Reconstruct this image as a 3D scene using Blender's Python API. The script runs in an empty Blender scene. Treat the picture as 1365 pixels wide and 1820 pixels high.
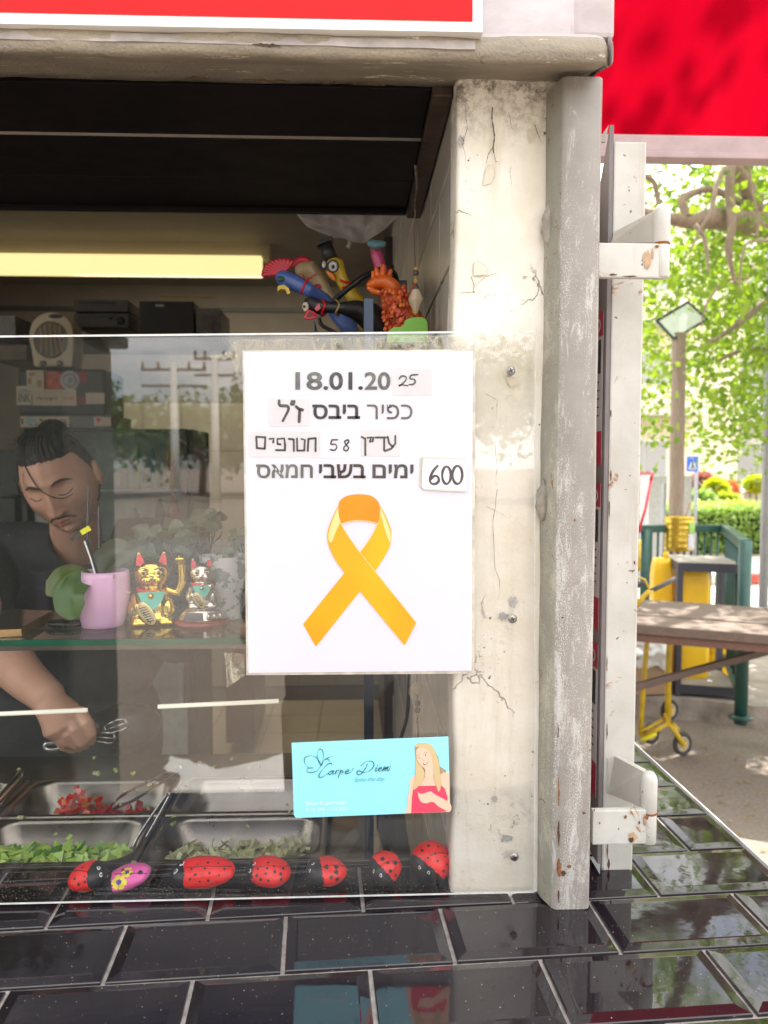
import bpy, bmesh, math, random
import numpy as np
from mathutils import Vector, Matrix, noise as mn
S = bpy.context.scene
C = S.collection
R = math.radians
random.seed(11)

# ---------------------------------------------------------------- camera
CAM = Vector((0.0, -0.70, 1.50))
FPX = 1367.0
PITCH, YAW = R(3.4), R(2.2)
FWD = Vector((math.sin(YAW)*math.cos(PITCH), math.cos(YAW)*math.cos(PITCH), -math.sin(PITCH)))
RGT = Vector((math.cos(YAW), -math.sin(YAW), 0))
UPV = RGT.cross(FWD)
cam = bpy.data.cameras.new('camera')
cam_o = bpy.data.objects.new('camera', cam); C.objects.link(cam_o)
cam.sensor_fit = 'VERTICAL'; cam.sensor_height = 36; cam.lens = FPX/1820*36
cam.clip_start = 0.02; cam.clip_end = 2000
cam.dof.use_dof = True; cam.dof.focus_distance = 0.74; cam.dof.aperture_fstop = 9
cam_o.matrix_world = Matrix(((RGT.x, UPV.x, -FWD.x, CAM.x), (RGT.y, UPV.y, -FWD.y, CAM.y), (RGT.z, UPV.z, -FWD.z, CAM.z), (0, 0, 0, 1)))
S.camera = cam_o

# ---------------------------------------------------------------- sky, sun, exposure
SUN_EL, SUN_AZ = R(62), R(28)          # azimuth from +Y towards +X
w = bpy.data.worlds.new('World'); S.world = w; w.use_nodes = True
nt = w.node_tree; nt.nodes.clear()
sky = nt.nodes.new('ShaderNodeTexSky'); sky.sky_type = 'NISHITA'; sky.sun_disc = False
sky.sun_elevation = SUN_EL; sky.sun_rotation = SUN_AZ; sky.dust_density = 2.0
bg = nt.nodes.new('ShaderNodeBackground'); bg.inputs['Strength'].default_value = 0.15
wo = nt.nodes.new('ShaderNodeOutputWorld')
tcw = nt.nodes.new('ShaderNodeTexCoord'); mpw = nt.nodes.new('ShaderNodeMapping'); mpw.inputs['Scale'].default_value = (1, 1, 2.6); nt.links.new(tcw.outputs['Generated'], mpw.inputs[0])
nzw = nt.nodes.new('ShaderNodeTexNoise'); nzw.inputs['Scale'].default_value = 2.4; nzw.inputs['Detail'].default_value = 8; nzw.inputs['Roughness'].default_value = .6; nt.links.new(mpw.outputs[0], nzw.inputs['Vector'])
rpw = nt.nodes.new('ShaderNodeValToRGB'); rpw.color_ramp.elements[0].position = .36; rpw.color_ramp.elements[1].position = .52; nt.links.new(nzw.outputs[0], rpw.inputs[0])
mxw = nt.nodes.new('ShaderNodeMix'); mxw.data_type = 'RGBA'; mxw.inputs[7].default_value = (9.0, 8.8, 8.6, 1); nt.links.new(rpw.outputs[0], mxw.inputs[0]); nt.links.new(sky.outputs[0], mxw.inputs[6])
nt.links.new(mxw.outputs[2], bg.inputs[0]); nt.links.new(bg.outputs[0], wo.inputs[0])
sun = bpy.data.lights.new('sun', 'SUN'); sun.energy = 4.5; sun.angle = R(0.5); sun.color = (1, .95, .87)
sun_o = bpy.data.objects.new('sun', sun); C.objects.link(sun_o)
SD = Vector((math.sin(SUN_AZ)*math.cos(SUN_EL), math.cos(SUN_AZ)*math.cos(SUN_EL), math.sin(SUN_EL)))
sun_o.rotation_euler = SD.to_track_quat('Z', 'Y').to_euler()
S.view_settings.view_transform = 'Standard'; S.view_settings.look = 'None'
S.view_settings.gamma = 1; S.view_settings.use_curve_mapping = False
S.view_settings.exposure = 1.50
S.cycles.max_bounces = 10; S.cycles.transparent_max_bounces = 16
S.cycles.diffuse_bounces = 5; S.cycles.glossy_bounces = 5
S.cycles.use_denoising = True
S.cycles.sample_clamp_indirect = 6

# ---------------------------------------------------------------- helpers
def ray(px, py):
    return (FWD + RGT*((px-682.5)/FPX) + UPV*((910-py)/FPX)).normalized()
def P(px, py, Y):
    d = ray(px, py); return CAM + d*((Y-CAM.y)/d.y)
def PZ(px, py, Z):
    d = ray(px, py); return CAM + d*((Z-CAM.z)/d.z)
def PXX(px, py, X):
    d = ray(px, py); return CAM + d*((X-CAM.x)/d.x)
def S_(px, Y):                       # metres spanned by px pixels at plane Y
    return px*(Y-CAM.y)/FPX

def empty(name, loc, label=None, cat=None, group=None):
    o = bpy.data.objects.new(name, None); C.objects.link(o); o.location = loc; o.empty_display_size = .05
    tag(o, label, cat, group); bpy.context.view_layer.update(); return o
def tag(o, label=None, cat=None, group=None, kind=None):
    if label: o['label'] = label
    if cat: o['category'] = cat
    if group: o['group'] = group
    if kind: o['kind'] = kind
    return o
def link(name, me, mats, parent=None, smooth=False, origin=None):
    o = bpy.data.objects.new(name, me); C.objects.link(o)
    if not isinstance(mats, (list, tuple)): mats = [mats]
    for m in mats: me.materials.append(m)
    if smooth: me.polygons.foreach_set('use_smooth', [True]*len(me.polygons))
    if parent is not None:
        o.parent = parent; o.matrix_parent_inverse = wm(parent).inverted()
    return o
def wm(o):
    m = o.matrix_basis.copy()
    if o.parent: m = wm(o.parent) @ o.matrix_parent_inverse @ m
    return m
class MB:
    def __init__(s): s.bm = bmesh.new(); s.mi = 0
    def _f(s, vs):
        try:
            f = s.bm.faces.new(vs); f.material_index = s.mi; return f
        except ValueError: return None
    def box(s, a, b, bev=0):
        x0, y0, z0 = a; x1, y1, z1 = b
        x0, x1 = sorted((x0, x1)); y0, y1 = sorted((y0, y1)); z0, z1 = sorted((z0, z1))
        v = [s.bm.verts.new(p) for p in ((x0,y0,z0),(x1,y0,z0),(x1,y1,z0),(x0,y1,z0),(x0,y0,z1),(x1,y0,z1),(x1,y1,z1),(x0,y1,z1))]
        fs = [s._f([v[i] for i in q]) for q in ((3,2,1,0),(4,5,6,7),(0,1,5,4),(1,2,6,5),(2,3,7,6),(3,0,4,7))]
        if bev:
            es = list({e for f in fs for e in f.edges})
            r = bmesh.ops.bevel(s.bm, geom=es, offset=bev, segments=2, affect='EDGES', profile=.6)
            for f in r['faces']: f.material_index = s.mi
        return s
    def obox(s, c, ax, ay, az, hx, hy, hz, bev=0):     # oriented box
        c = Vector(c); n0 = len(s.bm.verts)
        old = set(s.bm.verts)
        s.box((-hx,-hy,-hz), (hx,hy,hz), bev)
        M = Matrix((ax, ay, az)).transposed().to_4x4(); M.translation = c
        for v in s.bm.verts:
            if v not in old: v.co = M @ v.co
        return s
    def beam(s, a, b, w_, h_, up=(0,0,1), bev=0):
        a = Vector(a); b = Vector(b); d = (b-a); L = d.length; d.normalize()
        u = Vector(up); sdv = d.cross(u)
        if sdv.length < 1e-4: sdv = d.cross(Vector((0,1,0)))
        sdv.normalize(); u2 = sdv.cross(d)
        return s.obox((a+b)/2, d, sdv, u2, L/2, w_/2, h_/2, bev)
    def tube(s, pts, rad, n=10, cap=True):
        pts = [Vector(p) for p in pts]; rings = []
        rads = rad if isinstance(rad, (list, tuple)) else [rad]*len(pts)
        prev = None
        for i, p in enumerate(pts):
            t = (pts[min(i+1, len(pts)-1)]-pts[max(i-1, 0)])
            if t.length < 1e-9: t = Vector((0,0,1))
            t.normalize()
            if prev is None:
                u = t.orthogonal().normalized()
            else:
                u = prev - t*prev.dot(t)
                if u.length < 1e-6: u = t.orthogonal()
                u.normalize()
            prev = u; v = t.cross(u)
            rings.append([s.bm.verts.new(p+(u*math.cos(k*math.tau/n)+v*math.sin(k*math.tau/n))*rads[i]) for k in range(n)])
        for a, b in zip(rings, rings[1:]):
            for k in range(n): s._f([a[k], a[(k+1)%n], b[(k+1)%n], b[k]])
        if cap: s._f(rings[0][::-1]); s._f(rings[-1])
        return s
    def caps(s, pts, rads, n=14):                     # rounded capsule chain
        P0 = [Vector(p) for p in pts]; a, b = P0[0], P0[-1]; Q = []; Rr = []
        d0 = (P0[1]-a).normalized(); d1 = (b-P0[-2]).normalized()
        for k in range(4):
            t = R(85-k*25); Q.append(a-d0*rads[0]*math.sin(t)); Rr.append(rads[0]*math.cos(t))
        Q += P0; Rr += list(rads)
        for k in range(3, -1, -1):
            t = R(85-k*25); Q.append(b+d1*rads[-1]*math.sin(t)); Rr.append(rads[-1]*math.cos(t))
        return s.tube(Q, Rr, n)
    def ball(s, c, r, nu=20, nv=12, M=None, fn=None):
        c = Vector(c); r = (r, r, r) if not hasattr(r, '__len__') else r
        rows = []
        for j in range(nv+1):
            ph = math.pi*j/nv
            if j in (0, nv): u = [Vector((0, 0, math.cos(ph)))]
            else: u = [Vector((math.sin(ph)*math.cos(i*math.tau/nu), math.sin(ph)*math.sin(i*math.tau/nu), math.cos(ph))) for i in range(nu)]
            row = []
            for q in u:
                q2 = Vector((q.x*r[0], q.y*r[1], q.z*r[2]))
                if fn: q2 = fn(q, q2)
                if M is not None: q2 = M @ q2
                row.append(s.bm.verts.new(c+q2))
            rows.append(row)
        for j in range(nv):
            a, b = rows[j], rows[j+1]
            for i in range(nu):
                i2 = (i+1) % nu
                if len(a) == 1: s._f([a[0], b[i], b[i2]])
                elif len(b) == 1: s._f([a[i], b[0], a[i2]])
                else: s._f([a[i], b[i], b[i2], a[i2]])
        return s
    def lathe(s, prof, c=(0,0,0), n=28, cap=True, axis=None):
        c = Vector(c); rings = []
        for r_, z in prof:
            rings.append([s.bm.verts.new(c+Vector((r_*math.cos(k*math.tau/n), r_*math.sin(k*math.tau/n), z))) for k in range(n)])
        for a, b in zip(rings, rings[1:]):
            for k in range(n): s._f([a[k], a[(k+1)%n], b[(k+1)%n], b[k]])
        if cap: s._f(rings[0][::-1]); s._f(rings[-1])
        return s
    def poly(s, pts, th=None):                        # planar polygon, optional extrusion vector
        v = [s.bm.verts.new(p) for p in pts]
        f = s._f(v)
        if th is not None:
            th = Vector(th); v2 = [s.bm.verts.new(Vector(p)+th) for p in pts]
            s._f(v2[::-1])
            for i in range(len(v)):
                j = (i+1) % len(v); s._f([v[j], v[i], v2[i], v2[j]])
        return s
    def ribbon(s, pts, wd, Y, closed=False):          # stroke in the plane Y
        pts = [Vector(p) for p in pts]; n = len(pts); L = []
        for i, p in enumerate(pts):
            a = pts[max(i-1, 0)]; b = pts[min(i+1, n-1)]
            if closed: a = pts[(i-1) % n]; b = pts[(i+1) % n]
            d = b-a; d.y = 0
            if d.length < 1e-9: d = Vector((1,0,0))
            d.normalize(); nn = Vector((-d.z, 0, d.x)); wi = wd[i] if hasattr(wd, '__len__') else wd
            L.append((s.bm.verts.new(p+nn*wi/2), s.bm.verts.new(p-nn*wi/2)))
        for i in range(n if closed else n-1):
            a, b = L[i], L[(i+1) % n]; s._f([a[0], b[0], b[1], a[1]])
        if not closed:
            for e, k in ((pts[0], 0), (pts[-1], -1)):
                wi = (wd[k] if hasattr(wd, '__len__') else wd)/2
                s._f([s.bm.verts.new(e+Vector((math.cos(t*math.tau/8)*wi, 0.00003, math.sin(t*math.tau/8)*wi))) for t in range(8)])
        return s
    def to(s, name, mats, parent=None, smooth=False, fixn=True, bev=0):
        if fixn: bmesh.ops.recalc_face_normals(s.bm, faces=s.bm.faces)
        me = bpy.data.meshes.new(name); s.bm.to_mesh(me); s.bm.free()
        o = link(name, me, mats, parent, smooth)
        return o
def bake(o):                                          # apply modifiers
    dg = bpy.context.evaluated_depsgraph_get(); dg.update()
    me = bpy.data.meshes.new_from_object(o.evaluated_get(dg))
    o.modifiers.clear(); old = o.data; o.data = me; return o
def remesh(o, vox, smooth=3, fac=.6):
    m = o.modifiers.new('r', 'REMESH'); m.mode = 'VOXEL'; m.voxel_size = vox; m.use_smooth_shade = True
    if smooth:
        m = o.modifiers.new('s', 'SMOOTH'); m.iterations = smooth; m.factor = fac
    bake(o); o.data.polygons.foreach_set('use_smooth', [True]*len(o.data.polygons)); return o
def spline(pts, k=6, closed=False):
    pts = [Vector(p) for p in pts]; n = len(pts); out = []
    rng = range(n if closed else n-1)
    for i in rng:
        g = lambda j: pts[j % n] if closed else pts[max(0, min(n-1, j))]
        a, b, c, d = g(i-1), g(i), g(i+1), g(i+2)
        for t in range(k):
            u = t/k
            out.append(.5*((2*b)+(c-a)*u+(2*a-5*b+4*c-d)*u*u+(-a+3*b-3*c+d)*u**3))
    if not closed: out.append(pts[-1])
    return out
def qmesh(name, V, F, mats, parent=None, smooth=False, mi=None):   # fast numpy mesh of equal-size faces
    V = np.asarray(V, dtype=np.float32); F = np.asarray(F, dtype=np.int32); k = F.shape[1]
    me = bpy.data.meshes.new(name)
    me.vertices.add(len(V)); me.vertices.foreach_set('co', V.ravel())
    me.loops.add(F.size); me.loops.foreach_set('vertex_index', F.ravel())
    me.polygons.add(len(F)); me.polygons.foreach_set('loop_start', np.arange(0, F.size, k, dtype=np.int32))
    if mi is not None: me.polygons.foreach_set('material_index', np.asarray(mi, dtype=np.int32))
    me.update(calc_edges=True)
    return link(name, me, mats, parent, smooth)

# ---------------------------------------------------------------- materials
class NT:
    def __init__(s, name):
        s.m = bpy.data.materials.new(name); s.m.use_nodes = True; s.t = s.m.node_tree; s.N = s.t.nodes; s.L = s.t.links
        s.b = s.N['Principled BSDF']; s.out = s.N['Material Output']; s.co = None
    def n(s, kind, **kw):
        x = s.N.new(kind)
        for k, v in kw.items(): setattr(x, k, v)
        return x
    def l(s, a, b): s.L.new(a, b)
    def coord(s, scale=None, src='Object'):
        if s.co is None: s.co = s.n('ShaderNodeTexCoord')
        if scale is None: return s.co.outputs[src]
        mp = s.n('ShaderNodeMapping'); mp.inputs['Scale'].default_value = scale; s.l(s.co.outputs[src], mp.inputs[0]); return mp.outputs[0]
    def noise(s, scale, detail=4, rough=.6, dist=0, co=None):
        x = s.n('ShaderNodeTexNoise'); x.inputs['Scale'].default_value = scale; x.inputs['Detail'].default_value = detail
        x.inputs['Roughness'].default_value = rough; x.inputs['Distortion'].default_value = dist
        s.l(co if co is not None else s.coord(), x.inputs['Vector']); return x.outputs[0]
    def ramp(s, src, a, b, ca=(0,0,0,1), cb=(1,1,1,1)):
        x = s.n('ShaderNodeValToRGB'); e = x.color_ramp.elements; e[0].position = a; e[1].position = b
        e[0].color = ca if len(ca) == 4 else (*ca, 1); e[1].color = cb if len(cb) == 4 else (*cb, 1); s.l(src, x.inputs[0]); return x.outputs[0]
    def mix(s, f, a, b, mode='MIX'):
        x = s.n('ShaderNodeMix', data_type='RGBA', blend_type=mode)
        for i, v in ((0, f), (6, a), (7, b)):
            if isinstance(v, (int, float)): x.inputs[i].default_value = v
            elif isinstance(v, (tuple, list)): x.inputs[i].default_value = (*v[:3], 1)
            else: s.l(v, x.inputs[i])
        return x.outputs[2]
    def math(s, op, a, b=None):
        x = s.n('ShaderNodeMath', operation=op)
        for i, v in ((0, a), (1, b)):
            if v is None: continue
            if isinstance(v, (int, float)): x.inputs[i].default_value = v
            else: s.l(v, x.inputs[i])
        return x.outputs[0]
    def bump(s, h, st=.3, dist=.001):
        x = s.n('ShaderNodeBump'); x.inputs['Strength'].default_value = st; x.inputs['Distance'].default_value = dist
        s.l(h, x.inputs['Height']); s.l(x.outputs[0], s.b.inputs['Normal']); return x
    def set(s, col=None, rough=None, metal=None, **kw):
        for k, v in (('Base Color', col), ('Roughness', rough), ('Metallic', metal)):
            if v is None: continue
            if isinstance(v, (int, float)): s.b.inputs[k].default_value = v
            elif isinstance(v, (tuple, list)): s.b.inputs[k].default_value = (*v[:3], 1)
            else: s.l(v, s.b.inputs[k])
        for k, v in kw.items(): s.b.inputs[k.replace('_', ' ')].default_value = v
        return s.m
_MC = {}
def mat(name, *a, **k):
    if name not in _MC: _MC[name] = mat_(name, *a, **k)
    return _MC[name]
def mat_(name, col, rough=.5, metal=0, var=.12, vs=30, bump=0, bs=200, bd=.0005, **kw):
    t = NT(name); c2 = tuple(max(0, c*(1-var)) for c in col); c1 = tuple(min(1, c*(1+var)) for c in col)
    f = t.ramp(t.noise(vs), .3, .7, c2, c1)
    if bump: t.bump(t.noise(bs, 3), bump, bd)
    r_ = t.math('MULTIPLY_ADD', t.noise(vs*2.3), .18); 
    r_.node.inputs[2].default_value = max(0.02, rough-.09)
    return t.set(f, r_, metal, **kw)

def m_plaster():
    t = NT('old_white_plaster')
    big = t.noise(9, 5, .65); fine = t.noise(60, 6, .7)
    col = t.mix(t.ramp(big, .42, .75), (.80, .76, .68), (.66, .58, .45))
    col = t.mix(t.ramp(fine, .62, .74), col, (.50, .43, .33))
    # peeled patches
    pn = t.noise(7, 3, .5, .8, t.coord((1, 1, .8)))
    pm = t.ramp(pn, .665, .675)
    col = t.mix(pm, col, (.62, .53, .40))
    # cracks
    v = t.n('ShaderNodeTexVoronoi', feature='DISTANCE_TO_EDGE'); v.inputs['Scale'].default_value = 13
    wv = t.n('ShaderNodeVectorMath', operation='ADD'); nz = t.n('ShaderNodeTexNoise'); nz.inputs['Scale'].default_value = 22; nz.inputs['Detail'].default_value = 5
    sc = t.n('ShaderNodeVectorMath', operation='SCALE'); sc.inputs['Scale'].default_value = .09
    t.l(t.coord(), nz.inputs['Vector']); t.l(nz.outputs[1], sc.inputs[0]); t.l(t.coord((1, 1, .55)), wv.inputs[0]); t.l(sc.outputs[0], wv.inputs[1]); t.l(wv.outputs[0], v.inputs['Vector'])
    ck = t.ramp(v.outputs['Distance'], .0, .012, (1,1,1,1), (0,0,0,1))
    mask = t.ramp(t.noise(6.5, 2, .5), .55, .62)
    ckm = t.math('MULTIPLY', ck, mask)
    col = t.mix(ckm, col, (.24, .20, .16))
    spots = t.ramp(t.noise(170, 2, .5), .70, .74); sm = t.math('MULTIPLY', spots, t.ramp(t.noise(12, 2), .5, .6))
    col = t.mix(sm, col, (.13, .11, .09))
    sx = t.n('ShaderNodeSeparateXYZ'); t.l(t.coord(), sx.inputs[0])
    def zr(a, b):
        x = t.n('ShaderNodeMapRange'); x.inputs[1].default_value = a; x.inputs[2].default_value = b; t.l(sx.outputs[2], x.inputs[0]); return x.outputs[0]
    gr = t.math('MULTIPLY', t.ramp(t.noise(55, 6, .8, .1), .44, .62), zr(1.785, 1.84)); col = t.mix(gr, col, (.16, .125, .09))
    stn = t.math('MULTIPLY', t.ramp(t.noise(11, 5, .7, .4, t.coord((4, 1, .25))), .54, .74), .55); col = t.mix(stn, col, (.58, .50, .37))
    lowd = t.math('MULTIPLY', t.ramp(t.noise(75, 5, .8), .60, .66), zr(1.42, 1.15)); lowd = t.math('MULTIPLY', lowd, t.ramp(t.noise(16, 3, .6), .48, .6)); col = t.mix(lowd, col, (.22, .19, .16))
    low2 = t.math('MULTIPLY', t.ramp(t.noise(24, 5, .8, .6), .58, .7), zr(1.30, 1.10)); col = t.mix(t.math('MULTIPLY', low2, .6), col, (.36, .31, .27))
    h = t.math('SUBTRACT', t.math('MULTIPLY', fine, .8), t.math('ADD', t.math('MULTIPLY', ckm, 1.6), t.math('MULTIPLY', pm, .9)))
    h = t.math('ADD', h, t.math('MULTIPLY', t.noise(25, 4, .6, 0, t.coord((1, 1, .25))), 1.2))
    t.bump(h, .8, .0022)
    return t.set(col, .62)
def m_beam():
    t = NT('weathered_beam_plaster'); st = t.coord((.35, 1, 1.6))
    a = t.noise(22, 6, .7, .5, st); b = t.noise(6, 4, .6)
    col = t.mix(t.ramp(a, .35, .7), (.20, .17, .13), (.36, .30, .22))
    col = t.mix(t.ramp(b, .5, .7), col, (.19, .165, .14))
    col = t.mix(t.ramp(t.noise(60, 5, .8, 0, t.coord((.25, 1, 1))), .62, .66), col, (.60, .55, .44))
    col = t.mix(t.ramp(t.noise(14, 5, .75, 1, t.coord((.5, 1, 1))), .68, .72), col, (.06, .045, .03))
    t.bump(t.math('ADD', a, t.math('ADD', t.noise(90, 5, .7), t.noise(260, 3, .7))), .9, .0018)
    return t.set(col, .6)
def m_upper():
    t = NT('mauve_grey_render'); a = t.noise(16, 6, .65, .8, t.coord((.6, 1, 1)))
    col = t.mix(t.ramp(a, .35, .7), (.40, .345, .345), (.55, .50, .49))
    col = t.mix(t.ramp(t.noise(9, 4, .7, .6, t.coord((1, 1, .4))), .66, .72), col, (.20, .15, .115))
    t.bump(a, .5, .0015); return t.set(col, .6)
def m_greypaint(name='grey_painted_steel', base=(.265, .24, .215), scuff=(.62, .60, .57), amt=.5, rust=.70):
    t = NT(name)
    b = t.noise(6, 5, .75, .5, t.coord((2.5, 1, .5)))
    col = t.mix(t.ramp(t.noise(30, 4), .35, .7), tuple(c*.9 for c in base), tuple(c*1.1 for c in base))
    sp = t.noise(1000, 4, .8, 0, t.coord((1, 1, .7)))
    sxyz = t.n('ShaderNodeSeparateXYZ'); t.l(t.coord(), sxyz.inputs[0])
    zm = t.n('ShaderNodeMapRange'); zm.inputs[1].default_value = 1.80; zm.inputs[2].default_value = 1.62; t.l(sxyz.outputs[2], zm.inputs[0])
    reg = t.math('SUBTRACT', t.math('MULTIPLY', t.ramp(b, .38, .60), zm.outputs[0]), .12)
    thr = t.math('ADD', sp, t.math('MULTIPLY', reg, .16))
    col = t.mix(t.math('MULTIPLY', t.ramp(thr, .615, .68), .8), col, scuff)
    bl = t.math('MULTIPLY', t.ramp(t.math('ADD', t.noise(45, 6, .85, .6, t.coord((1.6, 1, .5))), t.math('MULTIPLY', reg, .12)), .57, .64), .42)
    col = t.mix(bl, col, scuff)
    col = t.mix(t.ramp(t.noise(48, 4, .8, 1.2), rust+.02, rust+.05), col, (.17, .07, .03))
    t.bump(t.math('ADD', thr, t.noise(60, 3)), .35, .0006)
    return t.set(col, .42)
def m_whitemetal():
    t = NT('chalky_white_painted_metal')
    col = t.mix(t.ramp(t.noise(18, 5), .35, .7), (.46, .445, .40), (.57, .555, .515))
    col = t.mix(t.ramp(t.noise(9, 4, .7, .5, t.coord((1, 1, .5))), .6, .75), col, (.40, .34, .29))
    col = t.mix(t.ramp(t.noise(40, 4, .7, .3, t.coord((2, 1, .12))), .58, .75), col, (.42, .34, .27))
    col = t.mix(t.ramp(t.noise(150, 2, .5), .72, .75), col, (.12, .11, .10))
    rm = t.ramp(t.noise(17, 5, .8, .8), .63, .70)
    col = t.mix(rm, col, (.30, .11, .035))
    t.bump(t.math('ADD', t.noise(120, 4), t.noise(25, 3)), .35, .0008)
    return t.set(col, .45)
def m_tile_black():
    t = NT('black_glazed_tile')
    d = t.ramp(t.noise(900, 2, .5), .745, .78); 
    col = t.mix(d, (.012, .009, .012), (.42, .38, .32))
    t.bump(t.math('ADD', t.noise(16, 2), t.math('MULTIPLY', t.noise(60, 2), .25)), .10, .0018)
    r_ = t.ramp(t.noise(20, 5, .7), .4, .8, (.03,.03,.03,1), (.11,.11,.11,1))
    r2 = t.mix(d, r_, (.7, .7, .7))
    return t.set(col, r2, 0, Specular_IOR_Level=.65)
def m_clear(name, tint=(1, 1, 1), dirt=.03, scr=True, ior=1.72, edge=False):
    t = NT(name); t.N.remove(t.b)
    gl = t.n('ShaderNodeBsdfGlossy'); gl.inputs['Roughness'].default_value = .012
    tr = t.n('ShaderNodeBsdfTransparent'); tr.inputs[0].default_value = (*tint, 1)
    geo = t.n('ShaderNodeNewGeometry'); fr = t.n('ShaderNodeFresnel')
    io = t.mix(geo.outputs['Backfacing'], (ior,)*3, (1/ior,)*3); t.l(io, fr.inputs['IOR'])
    m1 = t.n('ShaderNodeMixShader'); t.l(fr.outputs[0], m1.inputs[0]); t.l(tr.outputs[0], m1.inputs[1]); t.l(gl.outputs[0], m1.inputs[2])
    df = t.n('ShaderNodeBsdfDiffuse'); df.inputs[0].default_value = (.8, .78, .74, 1)
    sm = t.math('MULTIPLY', t.ramp(t.noise(5, 6, .7, 1.0), .35, .8), dirt*2.2)
    sm = t.math('ADD', sm, dirt*.35)
    if scr:
        sc = t.ramp(t.noise(1300, 1, .5), .755, .80); sc = t.math('MULTIPLY', sc, .5)
        s2 = t.ramp(t.noise(150, 3, .8, 0, t.coord((1, 1, 7))), .70, .78); s2 = t.math('MULTIPLY', s2, .10)
        sm = t.math('MAXIMUM', sm, t.math('MAXIMUM', sc, s2))
    m2 = t.n('ShaderNodeMixShader'); t.l(sm, m2.inputs[0]); t.l(m1.outputs[0], m2.inputs[1]); t.l(df.outputs[0], m2.inputs[2])
    t.l(m2.outputs[0], t.out.inputs[0]); return t.m
def m_leaf(name, c1, c2, trans=.5, sc=40, rough=.45):
    t = NT(name); t.b.inputs['Roughness'].default_value = rough
    oi = t.n('ShaderNodeNewGeometry')
    wn = t.n('ShaderNodeTexWhiteNoise', noise_dimensions='1D'); t.l(oi.outputs['Random Per Island'], wn.inputs['W'])
    col = t.mix(wn.outputs[0], c1, c2)
    t.l(col, t.b.inputs['Base Color'])
    tl = t.n('ShaderNodeBsdfTranslucent'); t.l(t.mix(1.0, col, (1.5, 1.6, .5), 'MULTIPLY'), tl.inputs[0])
    mx = t.n('ShaderNodeMixShader'); mx.inputs[0].default_value = trans
    t.l(t.b.outputs[0], mx.inputs[1]); t.l(tl.outputs[0], mx.inputs[2]); t.l(mx.outputs[0], t.out.inputs[0]); return t.m
def m_wood(name, a, b, sc=(1, 14, 14), nz=5, rough=.7):
    t = NT(name); n_ = t.noise(nz, 6, .7, 1.2, t.coord(sc)); col = t.mix(t.ramp(n_, .3, .72), a, b)
    t.bump(n_, .5, .002); return t.set(col, rough)
def m_emit(name, col, st):
    t = NT(name); t.set((.8, .8, .8), .4); t.b.inputs['Emission Color'].default_value = (*col, 1); t.b.inputs['Emission Strength'].default_value = st; return t.m
def m_fabric_red():
    t = NT('red_awning_fabric'); t.N.remove(t.b)
    wv = t.noise(8, 3, .5, 0, t.coord((1, .3, .3)))
    col = t.mix(t.ramp(wv, .3, .7), (.36, .001, .011), (.41, .002, .014))
    df = t.n('ShaderNodeBsdfDiffuse'); t.l(col, df.inputs[0]); tl = t.n('ShaderNodeBsdfTranslucent'); t.l(col, tl.inputs[0])
    m = t.n('ShaderNodeMixShader'); m.inputs[0].default_value = .42; t.l(df.outputs[0], m.inputs[1]); t.l(tl.outputs[0], m.inputs[2]); t.l(m.outputs[0], t.out.inputs[0]); return t.m

PL = m_plaster(); BEAM = m_beam(); UPPER = m_upper(); GREY = m_greypaint(); WMET = m_whitemetal()
GREYSIDE = m_greypaint('shade_toned_grey_steel', (.23, .22, .18), (.45, .42, .33), .3, .60)  # darker olive copy of the post paint, flank shade put into its colour
TILE = m_tile_black(); PANE = m_clear('clear_acrylic', (.978, .976, .974), .004)
GLASS = m_clear('green_tinted_glass', (.86, .94, .90), .012, False, 1.5)
GEDGE = mat('green_glass_edge', (.008, .09, .05), .1, 0, .2, 30)
GROUT = mat('dusty_grey_grout', (.30, .27, .25), .9, 0, .35, 120, .8, 300, .001)
WHITE = mat('white_paint', (.78, .78, .77), .5, 0, .04, 30)
PAPER = mat('white_paper', (.75, .73, .80), .55, 0, .015, 8)
LABELP = mat('tape_covered_label_paper', (.69, .67, .69), .4, 0, .03, 20)
INK = mat('black_print', (.03, .03, .032), .25, 0, .5, 60, Coat_Weight=.6)
INKG = mat('faded_dark_grey_print', (.12, .12, .11), .25, 0, .6, 30, Coat_Weight=.6)
MARK = mat('dark_marker_ink', (.085, .07, .065), .35, 0, .5, 90)
STEEL = mat('brushed_stainless_steel', (.27, .24, .205), .30, 1, .12, 14, .15, 500)
STEELD = mat('dull_stained_steel', (.17, .155, .135), .40, 1, .25, 10, .2, 300)
CHROME = mat('polished_steel', (.62, .61, .60), .16, 1, .1, 20)
GOLD = mat('polished_gold_plating', (.72, .50, .10), .14, 1, .12, 60)
SILV = mat('silver_gold_plating', (.62, .55, .46), .24, 1, .12, 60)
RED = mat('red_enamel', (.62, .012, .02), .3, 0, .1, 40)
TEAL = mat('teal_enamel', (.10, .48, .36), .35, 0, .1, 50)
BLACK = mat('black_plastic', (.016, .015, .018), .4, 0, .25, 40)
BLACKB = mat('black_lacquered_board', (.006, .004, .005), .5, 0, .5, 12, .12, 40, .002, Specular_IOR_Level=.18)
DKGREY = mat('dark_grey_plastic', (.05, .052, .058), .5, 0, .2, 40)
YEL = mat('yellow_paint', (.75, .50, .02), .4, 0, .1, 30)
YPLAS = mat('yellow_translucent_plastic', (.85, .52, .012), .35, 0, .06, 12)

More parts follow.
